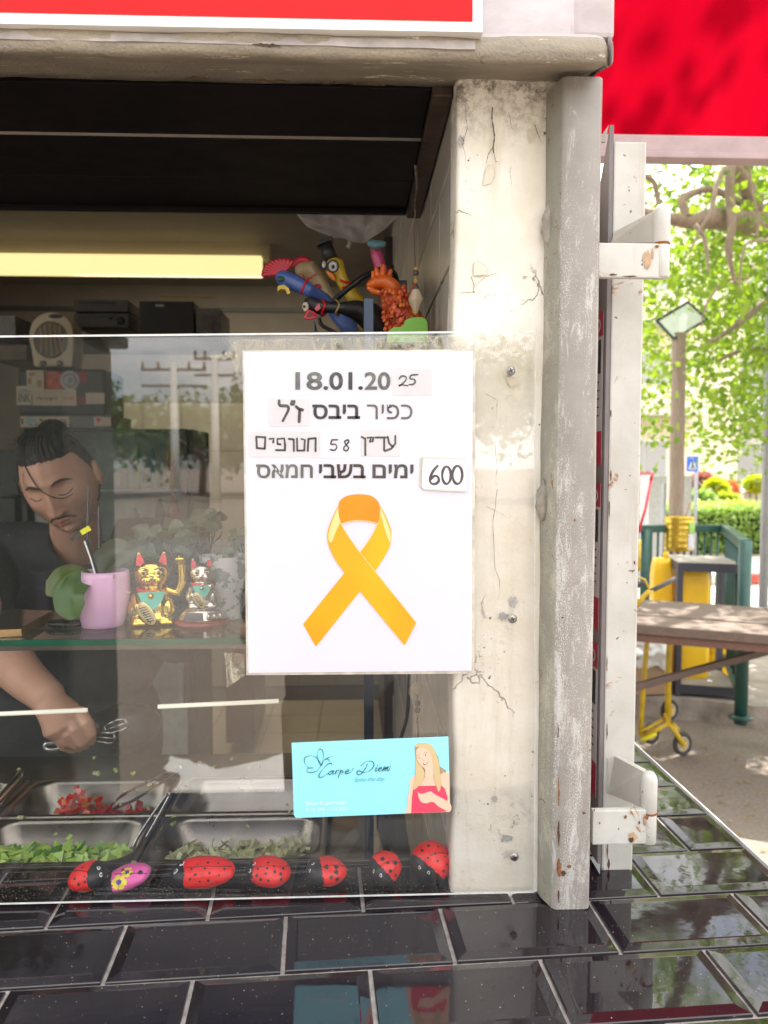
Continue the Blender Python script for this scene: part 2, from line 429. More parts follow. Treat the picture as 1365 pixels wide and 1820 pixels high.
# ================================================================ GROUND AND SETTING
ZL = 1.09                                   # top of the tiled serving ledge
def m_ground():
    t = NT('dusty_asphalt'); a = t.noise(1.3, 5, .65); f = t.noise(60, 5, .75)
    col = t.mix(t.ramp(a, .35, .7), (.27, .22, .18), (.37, .31, .255))
    col = t.mix(t.ramp(f, .3, .75), col, (.13, .105, .085)); col = t.mix(t.ramp(t.noise(38, 3, .7), .66, .72), col, (.34, .30, .24))
    t.bump(f, .6, .006); return t.set(col, .85)
def m_pave():
    t = NT('pale_pavement'); col = t.mix(t.ramp(t.noise(3, 5, .7), .3, .7), (.40, .37, .33), (.50, .47, .43)); t.bump(t.noise(60, 4), .3, .003); return t.set(col, .8)
MG = m_ground(); MPV = m_pave()
CONC = mat('rough_concrete', (.34, .29, .25), .85, 0, .25, 9, .8, 40, .01)
g = MB(); g.poly([(-400,-400,0), (400,-400,0), (400,400,0), (-400,400,0)]); tag(g.to('ground', MG), kind='structure')
g = MB(); wp_ = spline([Vector(v) for v in ((-.85,-1.95,.004), (-.6,-1.90,.004), (-.30,-2.0,.004), (-.33,-2.5,.004), (-.20,-2.8,.004), (-.30,-3.25,.004), (-.62,-3.1,.004), (-.95,-3.2,.004), (-.86,-2.8,.004), (-1.0,-2.4,.004))], 8, True)
g.poly([v+Vector((mn.noise(v*5)*.10+mn.noise(v*16)*.05, mn.noise(v*6+Vector((3, 3, 3)))*.10+mn.noise(v*19)*.05, 0)) for v in wp_]); tag(g.to('added_bright_patch', mat('added_patch_white', (.78, .76, .72), .8, 0, .1, 6)), kind='structure')  # white ground patch added behind the viewer to reflect brightly in the pane
g = MB(); g.poly([(-60,5.0,.004), (60,5.0,.004), (60,8.6,.004), (-60,8.6,.004)]); tag(g.to('pavement', MPV), kind='structure')
g = MB(); g.poly([(-60,9.2,.004), (60,9.2,.004), (60,11.4,.004), (-60,11.4,.004)]); g.poly([(-60,-6.8,.004), (60,-6.8,.004), (60,-15,.004), (-60,-15,.004)][::-1])
tag(g.to('road', mat('sunbleached_road', (.26, .245, .23), .85, 0, .15, 2, .4, 60, .004)), kind='structure')
# kerb stones red and white
kb = empty('kerb', (0, 9.0, 0)); tag(kb, kind='structure')
KR = mat('red_kerb_paint', (.55, .10, .08), .6, 0, .2, 10); KW = mat('white_kerb_paint', (.72, .70, .66), .6, 0, .1, 10)
for i in range(16):
    g = MB(); g.box((-1+i*.6, 8.86, 0), (-1+i*.6+.585, 9.02, .13), .012); g.to('kerb_stone', (KR, KW)[i % 2], kb)

# litter of fallen leaves and grit
rng = np.random.RandomState(3)
def leafcards(name, cen, size, mats, parent=None, normal=None, flat=False, aspect=.55, seed=0):
    r = np.random.RandomState(seed); n = len(cen)
    d = r.normal(size=(n, 3)); 
    if flat: d[:, 2] *= .12
    else: d[:, 2] = d[:, 2]*.7-.35
    d /= np.linalg.norm(d, axis=1)[:, None]
    up = r.normal(size=(n, 3))*(.15 if flat else .8); up[:, 2] += 1
    s = np.cross(d, up); s /= np.linalg.norm(s, axis=1)[:, None]+1e-9
    nn = np.cross(s, d)
    L = size*r.uniform(.6, 1.25, n)[:, None]
    a = cen; b = cen+d*L*.45+s*L*aspect/2+nn*L*.10; c = cen+d*L-nn*L*.08; e = cen+d*L*.45-s*L*aspect/2+nn*L*.10
    V = np.stack([a, b, c, e], 1).reshape(-1, 3); k = np.arange(n)[:, None]*4
    F = np.concatenate([k+[0, 1, 2], k+[0, 2, 3]]).reshape(-1, 3)
    return qmesh(name, V, F, mats, parent)
cen = np.stack([rng.uniform(.3, 4, 2600), rng.uniform(.8, 4.6, 2600), np.full(2600, .008)], 1)
tag(leafcards('fallen_leaves', cen, .022, m_leaf('dry_leaf', (.42, .30, .10), (.30, .20, .08), .2), flat=True, seed=5), kind='stuff')

# ================================================================ SERVING LEDGE WITH BEVELLED BLACK TILES
TH = R(3.0)
U = Vector((math.cos(TH), math.sin(TH), 0)); V_ = Vector((-math.sin(TH), math.cos(TH), 0))
e1 = PZ(1132, 1328, ZL); e2 = PZ(1365, 1542, ZL)
ed = (e1-e2).normalized(); eR0 = e2-ed*.8; eR1 = e1+ed*.75
def xe(y): return eR0.x+(eR1.x-eR0.x)*(y-eR0.y)/(eR1.y-eR0.y)
YF, YBK, XS = -.25, .072, .215
ledge = empty('tiled_counter', (0, 0, 0), 'glossy black tiled counter ledge below the window, continuing out to the right', 'counter')
g = MB()
pts = [(-1.3, YF), (xe(YF), YF), (xe(1.1), 1.1), (XS+.03, 1.1), (XS+.03, YBK), (-1.3, YBK)]
g.poly([(x, y, ZL-.001) for x, y in pts], (0, 0, -.05)); g.to('grout_bed', GROUT, ledge)
g = MB(); g.poly([(-1.3, YF+.03, 0), (xe(YF)-.04, YF+.03, 0), (xe(1.1)-.04, 1.07, 0), (XS+.04, 1.07, 0), (XS+.04, .12, 0), (-1.3, .12, 0)], (0, 0, ZL-.052)); g.to('base_wall', mat('grey_render', (.3, .28, .26), .8), ledge)
def clip(poly, a, n):
    out = []
    for i in range(len(poly)):
        p, q = poly[i], poly[(i+1) % len(poly)]; dp, dq = (p-a).dot(n), (q-a).dot(n)
        if dp <= 0: out.append(p)
        if dp*dq < 0: out.append(p+(q-p)*(dp/(dp-dq)))
    return out
def inset(poly, d):
    n = len(poly); out = []
    for i in range(n):
        a, b, c = poly[i-1], poly[i], poly[(i+1) % n]
        u, v = (b-a).normalized(), (c-b).normalized()
        n1, n2 = Vector((-u.y, u.x, 0)), Vector((-v.y, v.x, 0)); k = 1+n1.dot(n2)
        out.append(b+(n1+n2)*(d/max(k, .25)))
    return out
def bevel_tile(poly, z, bev=.0085, h=.0030, nm='tile', m=None, par=None):
    poly = [p for i, p in enumerate(poly) if (p-poly[i-1]).length > .002]
    if len(poly) < 3: return
    area = sum(poly[i].x*poly[(i+1) % len(poly)].y-poly[(i+1) % len(poly)].x*poly[i].y for i in range(len(poly)))/2
    if area < 3e-4: return
    c = sum(poly, Vector())/len(poly)
    tx, ty = random.uniform(-.0045, .0045), random.uniform(-.004, .004); dz = random.uniform(-.0004, .0005)
    L = [(inset(poly, 0), -.004), (inset(poly, 0), .0010), (inset(poly, .0008), .0016), (inset(poly, bev), h), (inset(poly, bev+.0012), h+.0003)]
    if area < .0025: L = L[:3]
    bm = bmesh.new(); rings = []
    for q, zz in L: rings.append([bm.verts.new((p.x, p.y, z+zz+dz+(p.x-c.x)*tx+(p.y-c.y)*ty)) for p in q])
    for a, b in zip(rings, rings[1:]):
        for i in range(len(a)):
            j = (i+1) % len(a); bm.faces.new((a[i], a[j], b[j], b[i]))
    bm.faces.new(rings[-1]); me = bpy.data.meshes.new(nm); bm.to_mesh(me); bm.free()
    return link(nm, me, m or TILE, par)
TW, TD, J = .1415, .0806, .0036
o0 = PZ(502, 1733, ZL)                     # a joint corner seen in the photo
for r_ in range(-3, 16):
    off = (r_ % 2)*TW/2
    for k in range(-12, 9):
        a = o0+U*(k*TW+off+J/2)+V_*(r_*TD+J/2); a.z = 0
        q = [a, a+U*(TW-J), a+U*(TW-J)+V_*(TD-J), a+V_*(TD-J)]
        c = sum(q, Vector())/4
        q = clip(q, Vector((0, YF, 0)), Vector((0, -1, 0)))
        if len(q) < 3: continue
        rn = Vector((ed.y, -ed.x, 0)); 
        if rn.x < 0: rn = -rn
        q = clip(q, Vector((eR0.x-.004, eR0.y, 0)), rn)
        if len(q) < 3: continue
        q = clip(q, Vector((-1.3, 0, 0)), Vector((-1, 0, 0)))
        if len(q) < 3: continue
        if c.x < XS: q = clip(q, Vector((0, YBK-.003, 0)), Vector((0, 1, 0)))
        else: q = clip(q, Vector((0, 1.1, 0)), Vector((0, 1, 0)))
        if len(q) < 3: continue
        bevel_tile(q, ZL, par=ledge)
g = MB(); a, b = Vector((eR0.x, eR0.y, ZL)), Vector((xe(1.1), 1.1, ZL)); g.beam(a, b, .0016, .006); g.to('edge_trim', WHITE, ledge)
g = MB(); g.beam((-1.3, YBK, ZL+.001), (XS-.05, YBK, ZL+.001), .004, .008, bev=.0008); g.to('steel_edge', STEEL, ledge)

# ================================================================ KIOSK FACADE
kiosk = empty('snack_kiosk', (.15, 0, 0), 'weathered kiosk front with cracked white plaster pillar and grey concrete lintel', 'kiosk')
def grid_wall(name, fn, nu, nv, m, par, jit=.0012, sc=25):
    V = []; F = []
    for j in range(nv+1):
        for i in range(nu+1):
            p = Vector(fn(i/nu, j/nv)); p = p+Vector((0, 1, 0))*0
            d = mn.noise(p*sc)*jit+mn.noise(p*sc*3.1)*jit*.4; p.y += d; V.append(p)
    for j in range(nv):
        for i in range(nu):
            a = j*(nu+1)+i; F.append((a, a+1, a+nu+2, a+nu+1))
    return qmesh(name, V, F, m, par, True)
yf = -.024; xrr = P(1060, 900, yf).x
XP0 = P(806, 900, .01).x; XP1 = P(992, 900, .01).x; ZB = P(900, 160, .005).z
def pill(u, v):
    z = ZL-.01+(ZB+.02-ZL+.01)*v
    wob = mn.noise(Vector((0, .3, z*9)))*.0028
    # left return edge, front face, rounded, right return
    us = u*1.0
    if us < .12:
        t = us/.12
        return (XP0+wob, .05-.038*(t/.7), z) if t < .7 else (XP0+.004*(1-math.cos((t-.7)/.3*1.57))+wob, .012-.004*math.sin((t-.7)/.3*1.57), z)
    t = (us-.12)/.88; return (XP0+.004+wob+(XP1+.004-XP0)*t, .008, z)
grid_wall('plaster_pillar', pill, 60, 220, PL, kiosk, 0.0009, 30)
def crackline(pts, wpx, nm='crack', m=None):
    g = MB(); sp = [P(x, y, .0060) for x, y in pts]; q = []
    for a, b in zip(sp, sp[1:]):
        for k in range(4): p = a.lerp(b, k/4); q.append(p+Vector((mn.noise(p*90)*.0016, 0, mn.noise(p*70+Vector((4, 4, 4)))*.001)))
    q.append(sp[-1]); n = len(q); g.ribbon(q, [S_(wpx*.8, 0)*(.35+.65*abs(math.sin(i*1.3+1)))*(1 if i < n-3 else .4) for i in range(n)], 0); g.to(nm, m or CRK, kiosk, fixn=False)
CRK = mat('crack_shadow_dirt', (.09, .07, .055), .9)
for pts, w_ in (([(876, 192), (874, 215), (878, 240), (877, 262), (881, 288)], 3.2), ([(877, 262), (868, 275), (864, 290)], 1.6), ([(881, 288), (889, 287)], 1.2), ([(905, 200), (911, 225), (914, 232)], 1.0), ([(950, 222), (958, 240), (962, 252)], 1.6), ([(838, 492), (842, 508), (840, 520), (855, 522)], 1.6), ([(842, 508), (862, 492), (880, 488), (898, 478)], 1.0), ([(820, 522), (838, 520), (850, 514)], 1.4), ([(858, 530), (872, 522), (895, 532)], 1.0), ([(826, 190), (830, 220), (824, 260), (829, 300)], 1.2), ([(906, 296), (904, 310), (909, 330)], .9), ([(880, 790), (884, 830), (882, 862)], 1.1), ([(883, 870), (876, 930), (880, 1010), (888, 1030), (886, 1064)], 1.2), ([(862, 700), (884, 712), (882, 745)], .9), ([(865, 900), (905, 921)], .8)):
    crackline(pts, w_)
PEEL = mat('bare_tan_plaster', (.72, .63, .52), .8, 0, .06, 80, .5, 200)
for pts in ([(868, 293), (877, 292), (879, 310), (872, 326), (858, 330), (862, 305)], [(845, 462), (866, 474), (866, 488), (842, 490), (842, 470)], [(900, 668), (918, 672), (920, 684), (908, 688), (902, 680)]):
    g = MB(); g.poly([P(x, y, .0064) for x, y in pts]); g.to('peeled_patch', PEEL, kiosk)
    crackline(pts+[pts[0]], .5, 'peel_edge', mat('peel_edge_shade', (.38, .31, .24), .9))
GRM = mat('black_grime', (.10, .08, .06), .9, 0, .5, 100)
for px, py, w_, h_ in ((820, 250, 9, 12), (826, 178, 8, 5), (912, 1070, 9, 12), (893, 1095, 12, 9), (905, 668, 6, 3), (900, 1490, 14, 10), (880, 1420, 7, 6)):
    rr_ = random.Random(px+py); g = MB(); g.poly([P(px+w_*math.cos(t/14*math.tau)*rr_.uniform(.4, 1.1), py+h_*math.sin(t/14*math.tau)*rr_.uniform(.4, 1.1), .0061) for t in range(14)]); g.to('grey_chip', mat('exposed_grey_chip', (.34, .32, .31), .7, 0, .3, 200), kiosk)
g = MB(); g.box((XP0+.006, .03, 0), (xrr+.002, .12, 3.0)); g.to('pillar_core', PL, kiosk)
# lintel: profile extruded along X
def Z_(py, Y, px=700): return P(px, py, Y).z
prof = [(-.026, Z_(-60, -.045)), (-.045, Z_(-60, -.045)), (-.045, Z_(54, -.045)), (-.052, Z_(60, -.052)), (-.056, Z_(66, -.056)), (-.058, Z_(78, -.058)), (-.058, Z_(100, -.058)), (-.054, Z_(108, -.054)), (-.040, Z_(114, -.040)), (-.015, Z_(124, -.015)), (.010, Z_(140, .010)), (.028, Z_(152, .028)), (.031, Z_(120, .031))]
xr = P(1088, 100, -.055).x
n = 260; V = []; F = []; mi = []
for i in range(n+1):
    x = -1.3+(xr+1.3)*i/n
    tt = max(0, 1-(xr-x)/.014); sh = (1-math.sqrt(max(0, 1-tt*tt)))
    for k, (y, z) in enumerate(prof):
        q = Vector((x, y, z)); j1 = mn.noise(q*22)*.0022+mn.noise(q*70)*.0009; j2 = mn.noise(q*18+Vector((5, 5, 5)))*.0022
        lip = .003 if k in (3, 4) and mn.noise(Vector((x*9, 1, 1))) > .05 else 0
        V.append((x-(0 if i < n else .0), y+j1+sh*.012-lip*.4, z+j2+(sh*.006 if k > 6 else 0)))
m_ = len(prof)
for i in range(n):
    for k in range(m_-1):
        F.append((i*m_+k, i*m_+k+1, (i+1)*m_+k+1, (i+1)*m_+k)); mi.append(1 if k < 3 else 0)
lint = qmesh('lintel', V, F, [BEAM, UPPER], kiosk, True, mi)
g = MB(); g.poly([(xr, y, z) for y, z in prof]+[(xr, .12, prof[-1][1]), (xr, .12, prof[0][1])]); g.box((-1.3, .0, prof[-1][1]+.02), (xr-.003, .12, 3.0)); g.to('upper_wall', UPPER, kiosk)
g = MB(); n = 60; ta, tb = P(-40, 68, -.0595), P(845, 87, -.0595)
for i in range(n):
    p, q_ = ta.lerp(tb, i/n), ta.lerp(tb, (i+1)/n); w1, w2 = [mn.noise(v*30)*.0009 for v in (p, q_)]; up_ = Vector((0, .002, .0075))
    g.poly([p+Vector((0, 0, w1)), q_+Vector((0, 0, w2)), q_+up_, p+up_], (0, .004, 0))
g.to('trim_strip', mat('grey_mauve_trim', (.31, .27, .25), .55, 0, .25, 40, .4, 150), kiosk)
g = MB()
for x0, x1, y0 in ((448, 500, 80), (330, 372, 138), (430, 520, 143), (560, 600, 147), (615, 690, 150)):
    rr_ = random.Random(x0); pts = [P(x0+(x1-x0)*t/10, y0+(x1-x0)*t/10*.02+rr_.uniform(-2, 1), -.0597 if y0 < 100 else -.012) for t in range(11)]; g.ribbon(pts, [.0004+.0022*math.sin(3.1*t/10)*rr_.uniform(.5, 1) for t in range(11)], 0)
g.to('rust_scar', mat('dark_rust_scar', (.07, .04, .02), .9, 0, .5, 80), kiosk, fixn=False)
g = MB(); xu = P(1104, 20, -.06).x; g.box((xr-.03, -.046, Z_(62, -.05, 1080)), (xu, .115, 3.0), .004); g.to('upper_corner', UPPER, kiosk)
# steel post (front face, and flank with its shade painted as darker olive)
yf = -.024
a0, a1 = P(1000, 168, yf), P(991, 1600, yf); b0, b1 = P(1080, 168, yf), P(1056, 1600, yf)
zt, zb = Z_(136, yf, 1040), ZL+.004
g = MB(); g.bm.verts.index_update()
xl = P(990, 900, yf).x; xrr = P(1060, 900, yf).x
n = 90
def postpt(u, z):   # section with rounded arrises
    sec = [(xl-.008, .02), (xl-.005, -.004), (xl+.0005, yf+.003), (xl+.004, yf), (xrr-.003, yf), (xrr, yf+.003), (xrr, .02), (xrr, .06)]
    return sec
V = []; F = []; mi = []
sec = postpt(0, 0)
for i in range(n+1):
    z = zb+(zt-zb)*i/n
    for k, (x, y) in enumerate(sec):
        wob = mn.noise(Vector((k*.3, z*14, 2)))*(.0022 if k == 0 else .0006)+ (mn.noise(Vector((3, z*3.1, 2)))*.004 if k == 0 else 0)
        V.append((x+wob, y, z))
for i in range(n):
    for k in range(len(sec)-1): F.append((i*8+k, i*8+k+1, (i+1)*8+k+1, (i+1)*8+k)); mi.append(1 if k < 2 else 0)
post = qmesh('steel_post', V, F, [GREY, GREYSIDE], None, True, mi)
g = MB(); g.poly([(x, y, zb) for x, y in sec]); me = g.to('post_foot', GREY, post)
tag(post, 'scuffed grey painted steel post standing on the black tiles at the kiosk corner', 'post')
g = MB(); g.box((xrr-.004, .02, ZL), (xrr+.003, .0299, 3.0)); g.to('corner_return', GREY, kiosk)
# blob of mortar beside the post, two places
for px, py, s in ((958, 890, .008), (968, 400, .008), (960, 1470, .006)):
    g = MB(); c = P(px+8, py, .0); g.ball(c, (s*.8, s*.8, s*2.2), 16, 12, fn=lambda q, q2: q2*(1+.35*mn.noise(q*2.2)))
    g.to('mortar_lump', mat('grey_mortar', (.28, .25, .21), .85, 0, .4, 60, .8, 200, .002), kiosk, True)

# building mass, roof and interior
WT = mat('interior_grey_wall', (.15, .135, .125), .7, 0, .1, 6, .2, 60)
CEIL = mat('interior_ceiling', (.19, .17, .16), .75, 0, .08, 4)
IT = mat('interior_cream_tile', (.55, .50, .40), .22, 0, .06, 3)
YB = 4.1
g = MB(); g.box((-2.7, .06, 2.75), (.30, 4.3, 2.9)); g.to('roof', mat('bitumen_roof', (.12, .115, .11), .9), kiosk)
g = MB(); g.poly([(-2.6, .12, 2.6), (.15, .12, 2.6), (.15, YB, 2.6), (-2.6, YB, 2.6)]); g.to('ceiling', CEIL, kiosk)
g = MB(); g.box((-2.7, .12, 0), (-2.6, 4.2, 2.75)); g.box((-2.7, 4.15, 0), (.232, 4.2, 2.75)); g.box((XP0+.02, .12, 0), (.232, 1.28, 2.75)); g.box((XP0+.06, 1.28, 0), (.232, 4.2, 2.75)); g.to('masonry_wall', WT, kiosk)
g = MB(); g.poly([(-2.6, .3, .02), (.15, .3, .02), (.15, YB, .02), (-2.6, YB, .02)]); g.to('interior_floor', GROUT, kiosk)
g = MB(); g.box((-2.7, 0.115, 0), (XP0, .12, .9)); g.to('parapet', WT, kiosk)
# cream floor tiles
fl = [o for o in kiosk.children if o.name.startswith('interior_floor')][0]
g = MB(); g.box((0, 0, 0), (.294, .294, .006), .0015); t0 = g.to('floor_tile', IT, fl); first = True
for i in range(9):
    for j in range(10):
        o = t0 if first else t0.copy()
        if not first: C.objects.link(o)
        first = False; o.location = (-2.6+i*.3, 1.1+j*.3, .02)
# back wall tiles (lower band and a course near the ceiling)
bw = MB(); bw.box((-2.6, YB, 0), (.15, YB+.04, 2.6)); bwall = bw.to('back_wall', WT, kiosk)
g = MB(); g.box((0, 0, 0), (.232, .006, .292), .0015); t0 = g.to('wall_tile', mat('grey_white_wall_tile', (.32, .30, .27), .3, 0, .06, 4), bwall); first = True
for i in range(10):
    for j in range(6):
        o = t0 if first else t0.copy()
        if not first: C.objects.link(o)
        first = False; o.location = (-2.0+i*.235, YB-.006, .12+j*.295)
g = MB(); g.box((-2.6, YB-.03, P(500, 551, YB-.03).z-.012), (.6, YB, P(500, 551, YB-.03).z+.012)); g.to('dark_rail', DKGREY, bwall)
# side wall with white glazed tiles receding inwards
sw = MB(); sw.box((XP0+.0065, .05, 0), (XP0+.02, 1.28, 2.6)); swall = sw.to('side_wall', mat('dark_joint', (.08, .07, .06), .9), kiosk)
STL = mat('glazed_white_side_tile', (.60, .56, .50), .2, 0, .08, 3)
zA, zB_ = PXX(806, 262, XP0).z, PXX(806, 431, XP0).z; th_ = .0952
g = MB(); g.box((0, 0, 0), (-.005, .1915, th_-.0045), .0016); t0 = g.to('side_tile', STL, swall); first = True
for j in range(-10, 6):
    for i in range(7):
        y0 = .056+i*.195-(.0975 if j % 2 else 0)
        if y0 < .05: 
            gg = MB(); gg.box((0, 0, 0), (-.005, .094, th_-.0045), .0016); o = gg.to('side_tile', STL, swall); o.location = (XP0+.0065, .056, zA+j*th_); continue
        if y0+.19 > 1.28: continue
        o = t0 if first else t0.copy()
        if not first: C.objects.link(o)
        first = False; o.location = (XP0+.0065, y0, zA+j*th_)
# soffit of black boards inside the opening
zs = Z_(160, .03, 800)+.001
ys = [.035]+[ (zs-1.5) ] 
def ydepth(py, z, px=500): return PZ(px, py, z).y
yb1, yb2, yb3 = ydepth(243, zs), ydepth(322, zs, 740), ydepth(371, zs)
soff = empty('shutter_soffit', (-.4, .2, zs), 'black lacquered boards forming the soffit over the window opening', 'soffit')
xb = P(800, 165, .035).x-.018
for i, (ya, yb) in enumerate(((.032, yb1), (yb1, yb2), (yb2, yb3))):
    g = MB(); g.box((-1.3, ya+.0008, zs), (xb, yb-.0012, zs+.02), .0012); g.to('board', BLACKB, soff)
g = MB(); g.beam((-1.3, yb1, zs-.0005), (xb, yb1, zs-.0005), .0022, .003); g.to('joint_strip', mat('dusty_strip', (.22, .19, .16), .7), soff)
g = MB(); g.box((-1.3, yb3-.004, zs-.006), (xb, yb3+.004, zs+.03), .001); g.to('back_lip', BLACKB, soff)
RUSTB = mat('rusty_dark_steel', (.055, .036, .026), .55, 0, .5, 25, .5, 80, .002)
g = MB(); g.box((xb+.001, .03, zs-.007), (XP0-.0005, yb3+.012, zs+.03), .0015); g.to('angle_iron', RUSTB, soff)
# cloudy white bag hanging under the soffit end
def m_bag():
    t = NT('milky_plastic_film'); t.set((.72, .70, .69), .32); t.bump(t.noise(30, 5, .7, 1.5), .7, .006)
    tl = t.n('ShaderNodeBsdfTranslucent'); tl.inputs[0].default_value = (.7, .68, .67, 1); mx = t.n('ShaderNodeMixShader'); mx.inputs[0].default_value = .35
    t.l(t.b.outputs[0], mx.inputs[1]); t.l(tl.outputs[0], mx.inputs[2]); t.l(mx.outputs[0], t.out.inputs[0]); return t.m
yb_ = yb3+.03
def bag(u, v):
    topx = 520+205*u; sag = [0, 30, 44, 50, 56, 60, 44, 20, 0]; k = u*8; i = min(7, int(k)); s = sag[i]+(sag[i+1]-sag[i])*(k-i)
    p = P(topx, 352+ (20+s)*v, yb_+.02*math.sin(u*3.14)*math.sin(v*3)); p.y += .006*mn.noise(Vector((u*9, v*5, 0)))+.004*math.sin(u*26+v*5)*v; return p
bagm = grid_wall('plastic_bag', bag, 50, 14, m_bag(), None, .002, 40); tag(bagm, 'cloudy white plastic bag sagging below the black soffit beside the tiled wall', 'bag')
g = MB(); g.tube([P(618, 424, yb_), P(622, 432, yb_), P(618, 440, yb_)], [.0012, .0022, .003], 8); g.to('knot', m_bag(), bagm, True)

# ================================================================ RED SIGN
ysg = -.064
def quad(px, Y): return [P(x, y, Y) for x, y in px]
sg = MB(); c_ = quad([(-900, 26), (858, 57), (858, -90), (-900, -120)], ysg)
sg.poly(c_, (0, .012, 0)); sign = sg.to('shop_sign', mat('sign_white_border', (.76, .75, .72), .45, 0, .04, 40))
g = MB(); g.poly(quad([(-900, 4), (840, 38), (840, -90), (-900, -120)], ysg-.0006), (0, .0004, 0)); g.to('red_panel', mat('sign_red_vinyl', (.56, .010, .012), .6, 0, .06, 3, Specular_IOR_Level=.2), sign)
tag(sign, 'red shop sign with a white border fixed above the lintel', 'sign')

# ================================================================ HINGED SHUTTER LEAF BESIDE THE POST
leaf = empty('shutter_leaf', (.26, .06, ZL), 'white painted steel shutter leaf folded back beside the grey post, posters on its inner face', 'shutter')
yl = .045
xa, xb2 = (P(1085, 300, yl).x+P(1076, 1500, yl).x)/2, (P(1143, 300, yl).x+P(1131, 1500, yl).x)/2
g = MB(); g.box((xa, yl, Z_(1553, yl, 1100)), (xb2, yl+.007, Z_(251, yl, 1110)), .002); g.box((xb2-.006, yl+.006, Z_(1553, yl, 1100)+.002), (xb2-.001, yl+.035, Z_(251, yl, 1110)-.002), .001); g.to('stile', WMET, leaf)
g = MB(); z0, z1 = Z_(1535, yl, 1060), Z_(222, yl, 1080)
g.poly([(xa-.0005, yl, z0), (xa-.0005, yl, z1), (xa-.0005, yl+.03, z1-.05), (xa-.0005, .85, z1-.05), (xa-.0005, .85, z0)], (-.004, 0, 0)); panel = g.to('poster_panel', mat('dark_grey_sheet_steel', (.17, .15, .15), .5, 0, .15, 20), leaf)
g = MB(); g.poly([P(1062, 252, yl+.03), P(1076, 252, yl+.03), P(1082, 222, yl+.03)], (0, .003, 0)); g.to('pointed_tip', GREY, leaf)
PRED = mat('poster_crimson', (.34, .02, .045), .4, 0, .1, 20); PWH = mat('poster_white', (.42, .40, .41), .45, 0, .05, 20); PDK = mat('poster_photo_black', (.03, .027, .03), .4, 0, .4, 30)
xq = xa-.0052
def text_mesh(body, bold=0.0, shear=0, spacing=1):
    cu = bpy.data.curves.new('txt', 'FONT'); cu.body = body; cu.size = 1; cu.offset = bold; cu.shear = shear; cu.space_character = spacing; cu.resolution_u = 4
    o = bpy.data.objects.new('txt', cu); C.objects.link(o)
    dg = bpy.context.evaluated_depsgraph_get(); dg.update(); me = bpy.data.meshes.new_from_object(o.evaluated_get(dg))
    bpy.data.objects.remove(o); co = np.zeros(len(me.vertices)*3, np.float32); me.vertices.foreach_get('co', co); co = co.reshape(-1, 3)
    return me, co
def put_text(name, body, org, ux, uy, m, par, bold=0, shear=0, spacing=1):
    """text bounding box mapped onto org + s*ux + t*uy (s,t in 0..1)"""
    me, co = text_mesh(body, bold, shear, spacing); me.name = name
    lo, hi = co.min(0), co.max(0); s = (co[:, 0]-lo[0])/(hi[0]-lo[0]); t = (co[:, 1]-lo[1])/(hi[1]-lo[1])
    W = np.array(org)[None]+s[:, None]*np.array(ux)[None]+t[:, None]*np.array(uy)[None]
    me.vertices.foreach_set('co', W.astype(np.float32).ravel()); me.update()
    return link(name, me, m, par)
for k, (pyt, pyb) in enumerate(((560, 826), (858, 1112), (1136, 1400))):
    zt_, zb_ = Z_(pyt, yl+.03, 1068), Z_(pyb, yl+.03, 1068); H = zt_-zb_
    g = MB(); yy0, yy1 = yl+.006, yl+.20
    g.box((xq, yy0, zb_), (xq-.0004, yy1, zt_)); ps = g.to('poster', PWH, leaf)
    def strip(a, b, m, nm, y0=yy0, y1=yy1, dx=.0008):
        g = MB(); g.box((xq-.0004, y0, zb_+H*a), (xq-dx, y1, zb_+H*b)); return g.to(nm, m, ps)
    strip(.84, 1.0, PRED, 'header'); strip(.0, .22, PRED, 'footer'); strip(.60, .82, PDK, 'photo_block', yy0+.006, yy0+.09)
    for q in range(5): strip(.54-q*.055, .55-q*.055, PDK, 'text_line', yy0+.01, yy0+.06+.02*((q*7) % 3))
    put_text('lettering', 'KIDNAPPED', (xq-.0012, yy0+.155, zb_+H*.87), (0, -.15, 0), (0, 0, H*.09), PWH, ps, .02)

# hinges: flat arms, barrels
def hinge(px0, pyA, pyB, bx, bt, bm_, bb, name, label, upper_arm):
    h = empty(name, P(px0, (pyA+pyB)/2, .0))
    yh = -.012
    g = MB(); a, b = P(px0, pyA, yh), P(bx-4, pyB, yh)
    g.box((a.x, yh, b.z), (b.x+.004, yh+.007, a.z), .0012); g.to('lower_arm', WMET, h)
    rad = S_(15, yh); cx_ = P(bx, bm_, yh).x; zc = (Z_(bt, yh, bx), Z_(bm_, yh, bx), Z_(bb, yh, bx))
    g = MB(); g.lathe([(rad*.55, zc[0]), (rad*.85, zc[0]-.003), (rad, zc[0]-.007), (rad, zc[1]+.0008), (rad*.93, zc[1])], (cx_, yh+.006, 0), 24); g.to('upper_barrel', WMET, h, True)
    g = MB(); g.lathe([(rad*.93, zc[1]), (rad*.98, zc[1]-.0015), (rad*.98, zc[2]+.001), (rad*.9, zc[2])], (cx_, yh+.006, 0), 24); g.to('lower_barrel', WMET, h, True)
    g = MB(); g.lathe([(rad*1.02, zc[1]-.001), (rad*1.02, zc[1]+.001)], (cx_, yh+.006, 0), 24); g.to('rust_seam', mat('orange_rust', (.22, .07, .02), .9, 0, .4, 200), h, True)
    g = MB(); q = [P(x, y, Yq) for x, y, Yq in upper_arm]; g.poly(q, (.004, .006, 0)); g.to('upper_arm', WMET, h)
    tag(h, label, 'hinge'); return h
hinge(1064, 431, 494, 1180, 361, 431, 492, 'hinge', 'upper rusty white hinge joining the post and the shutter leaf', [(1086, 432, .044), (1092, 412, .044), (1168, 372, -.004), (1168, 430, -.004)])
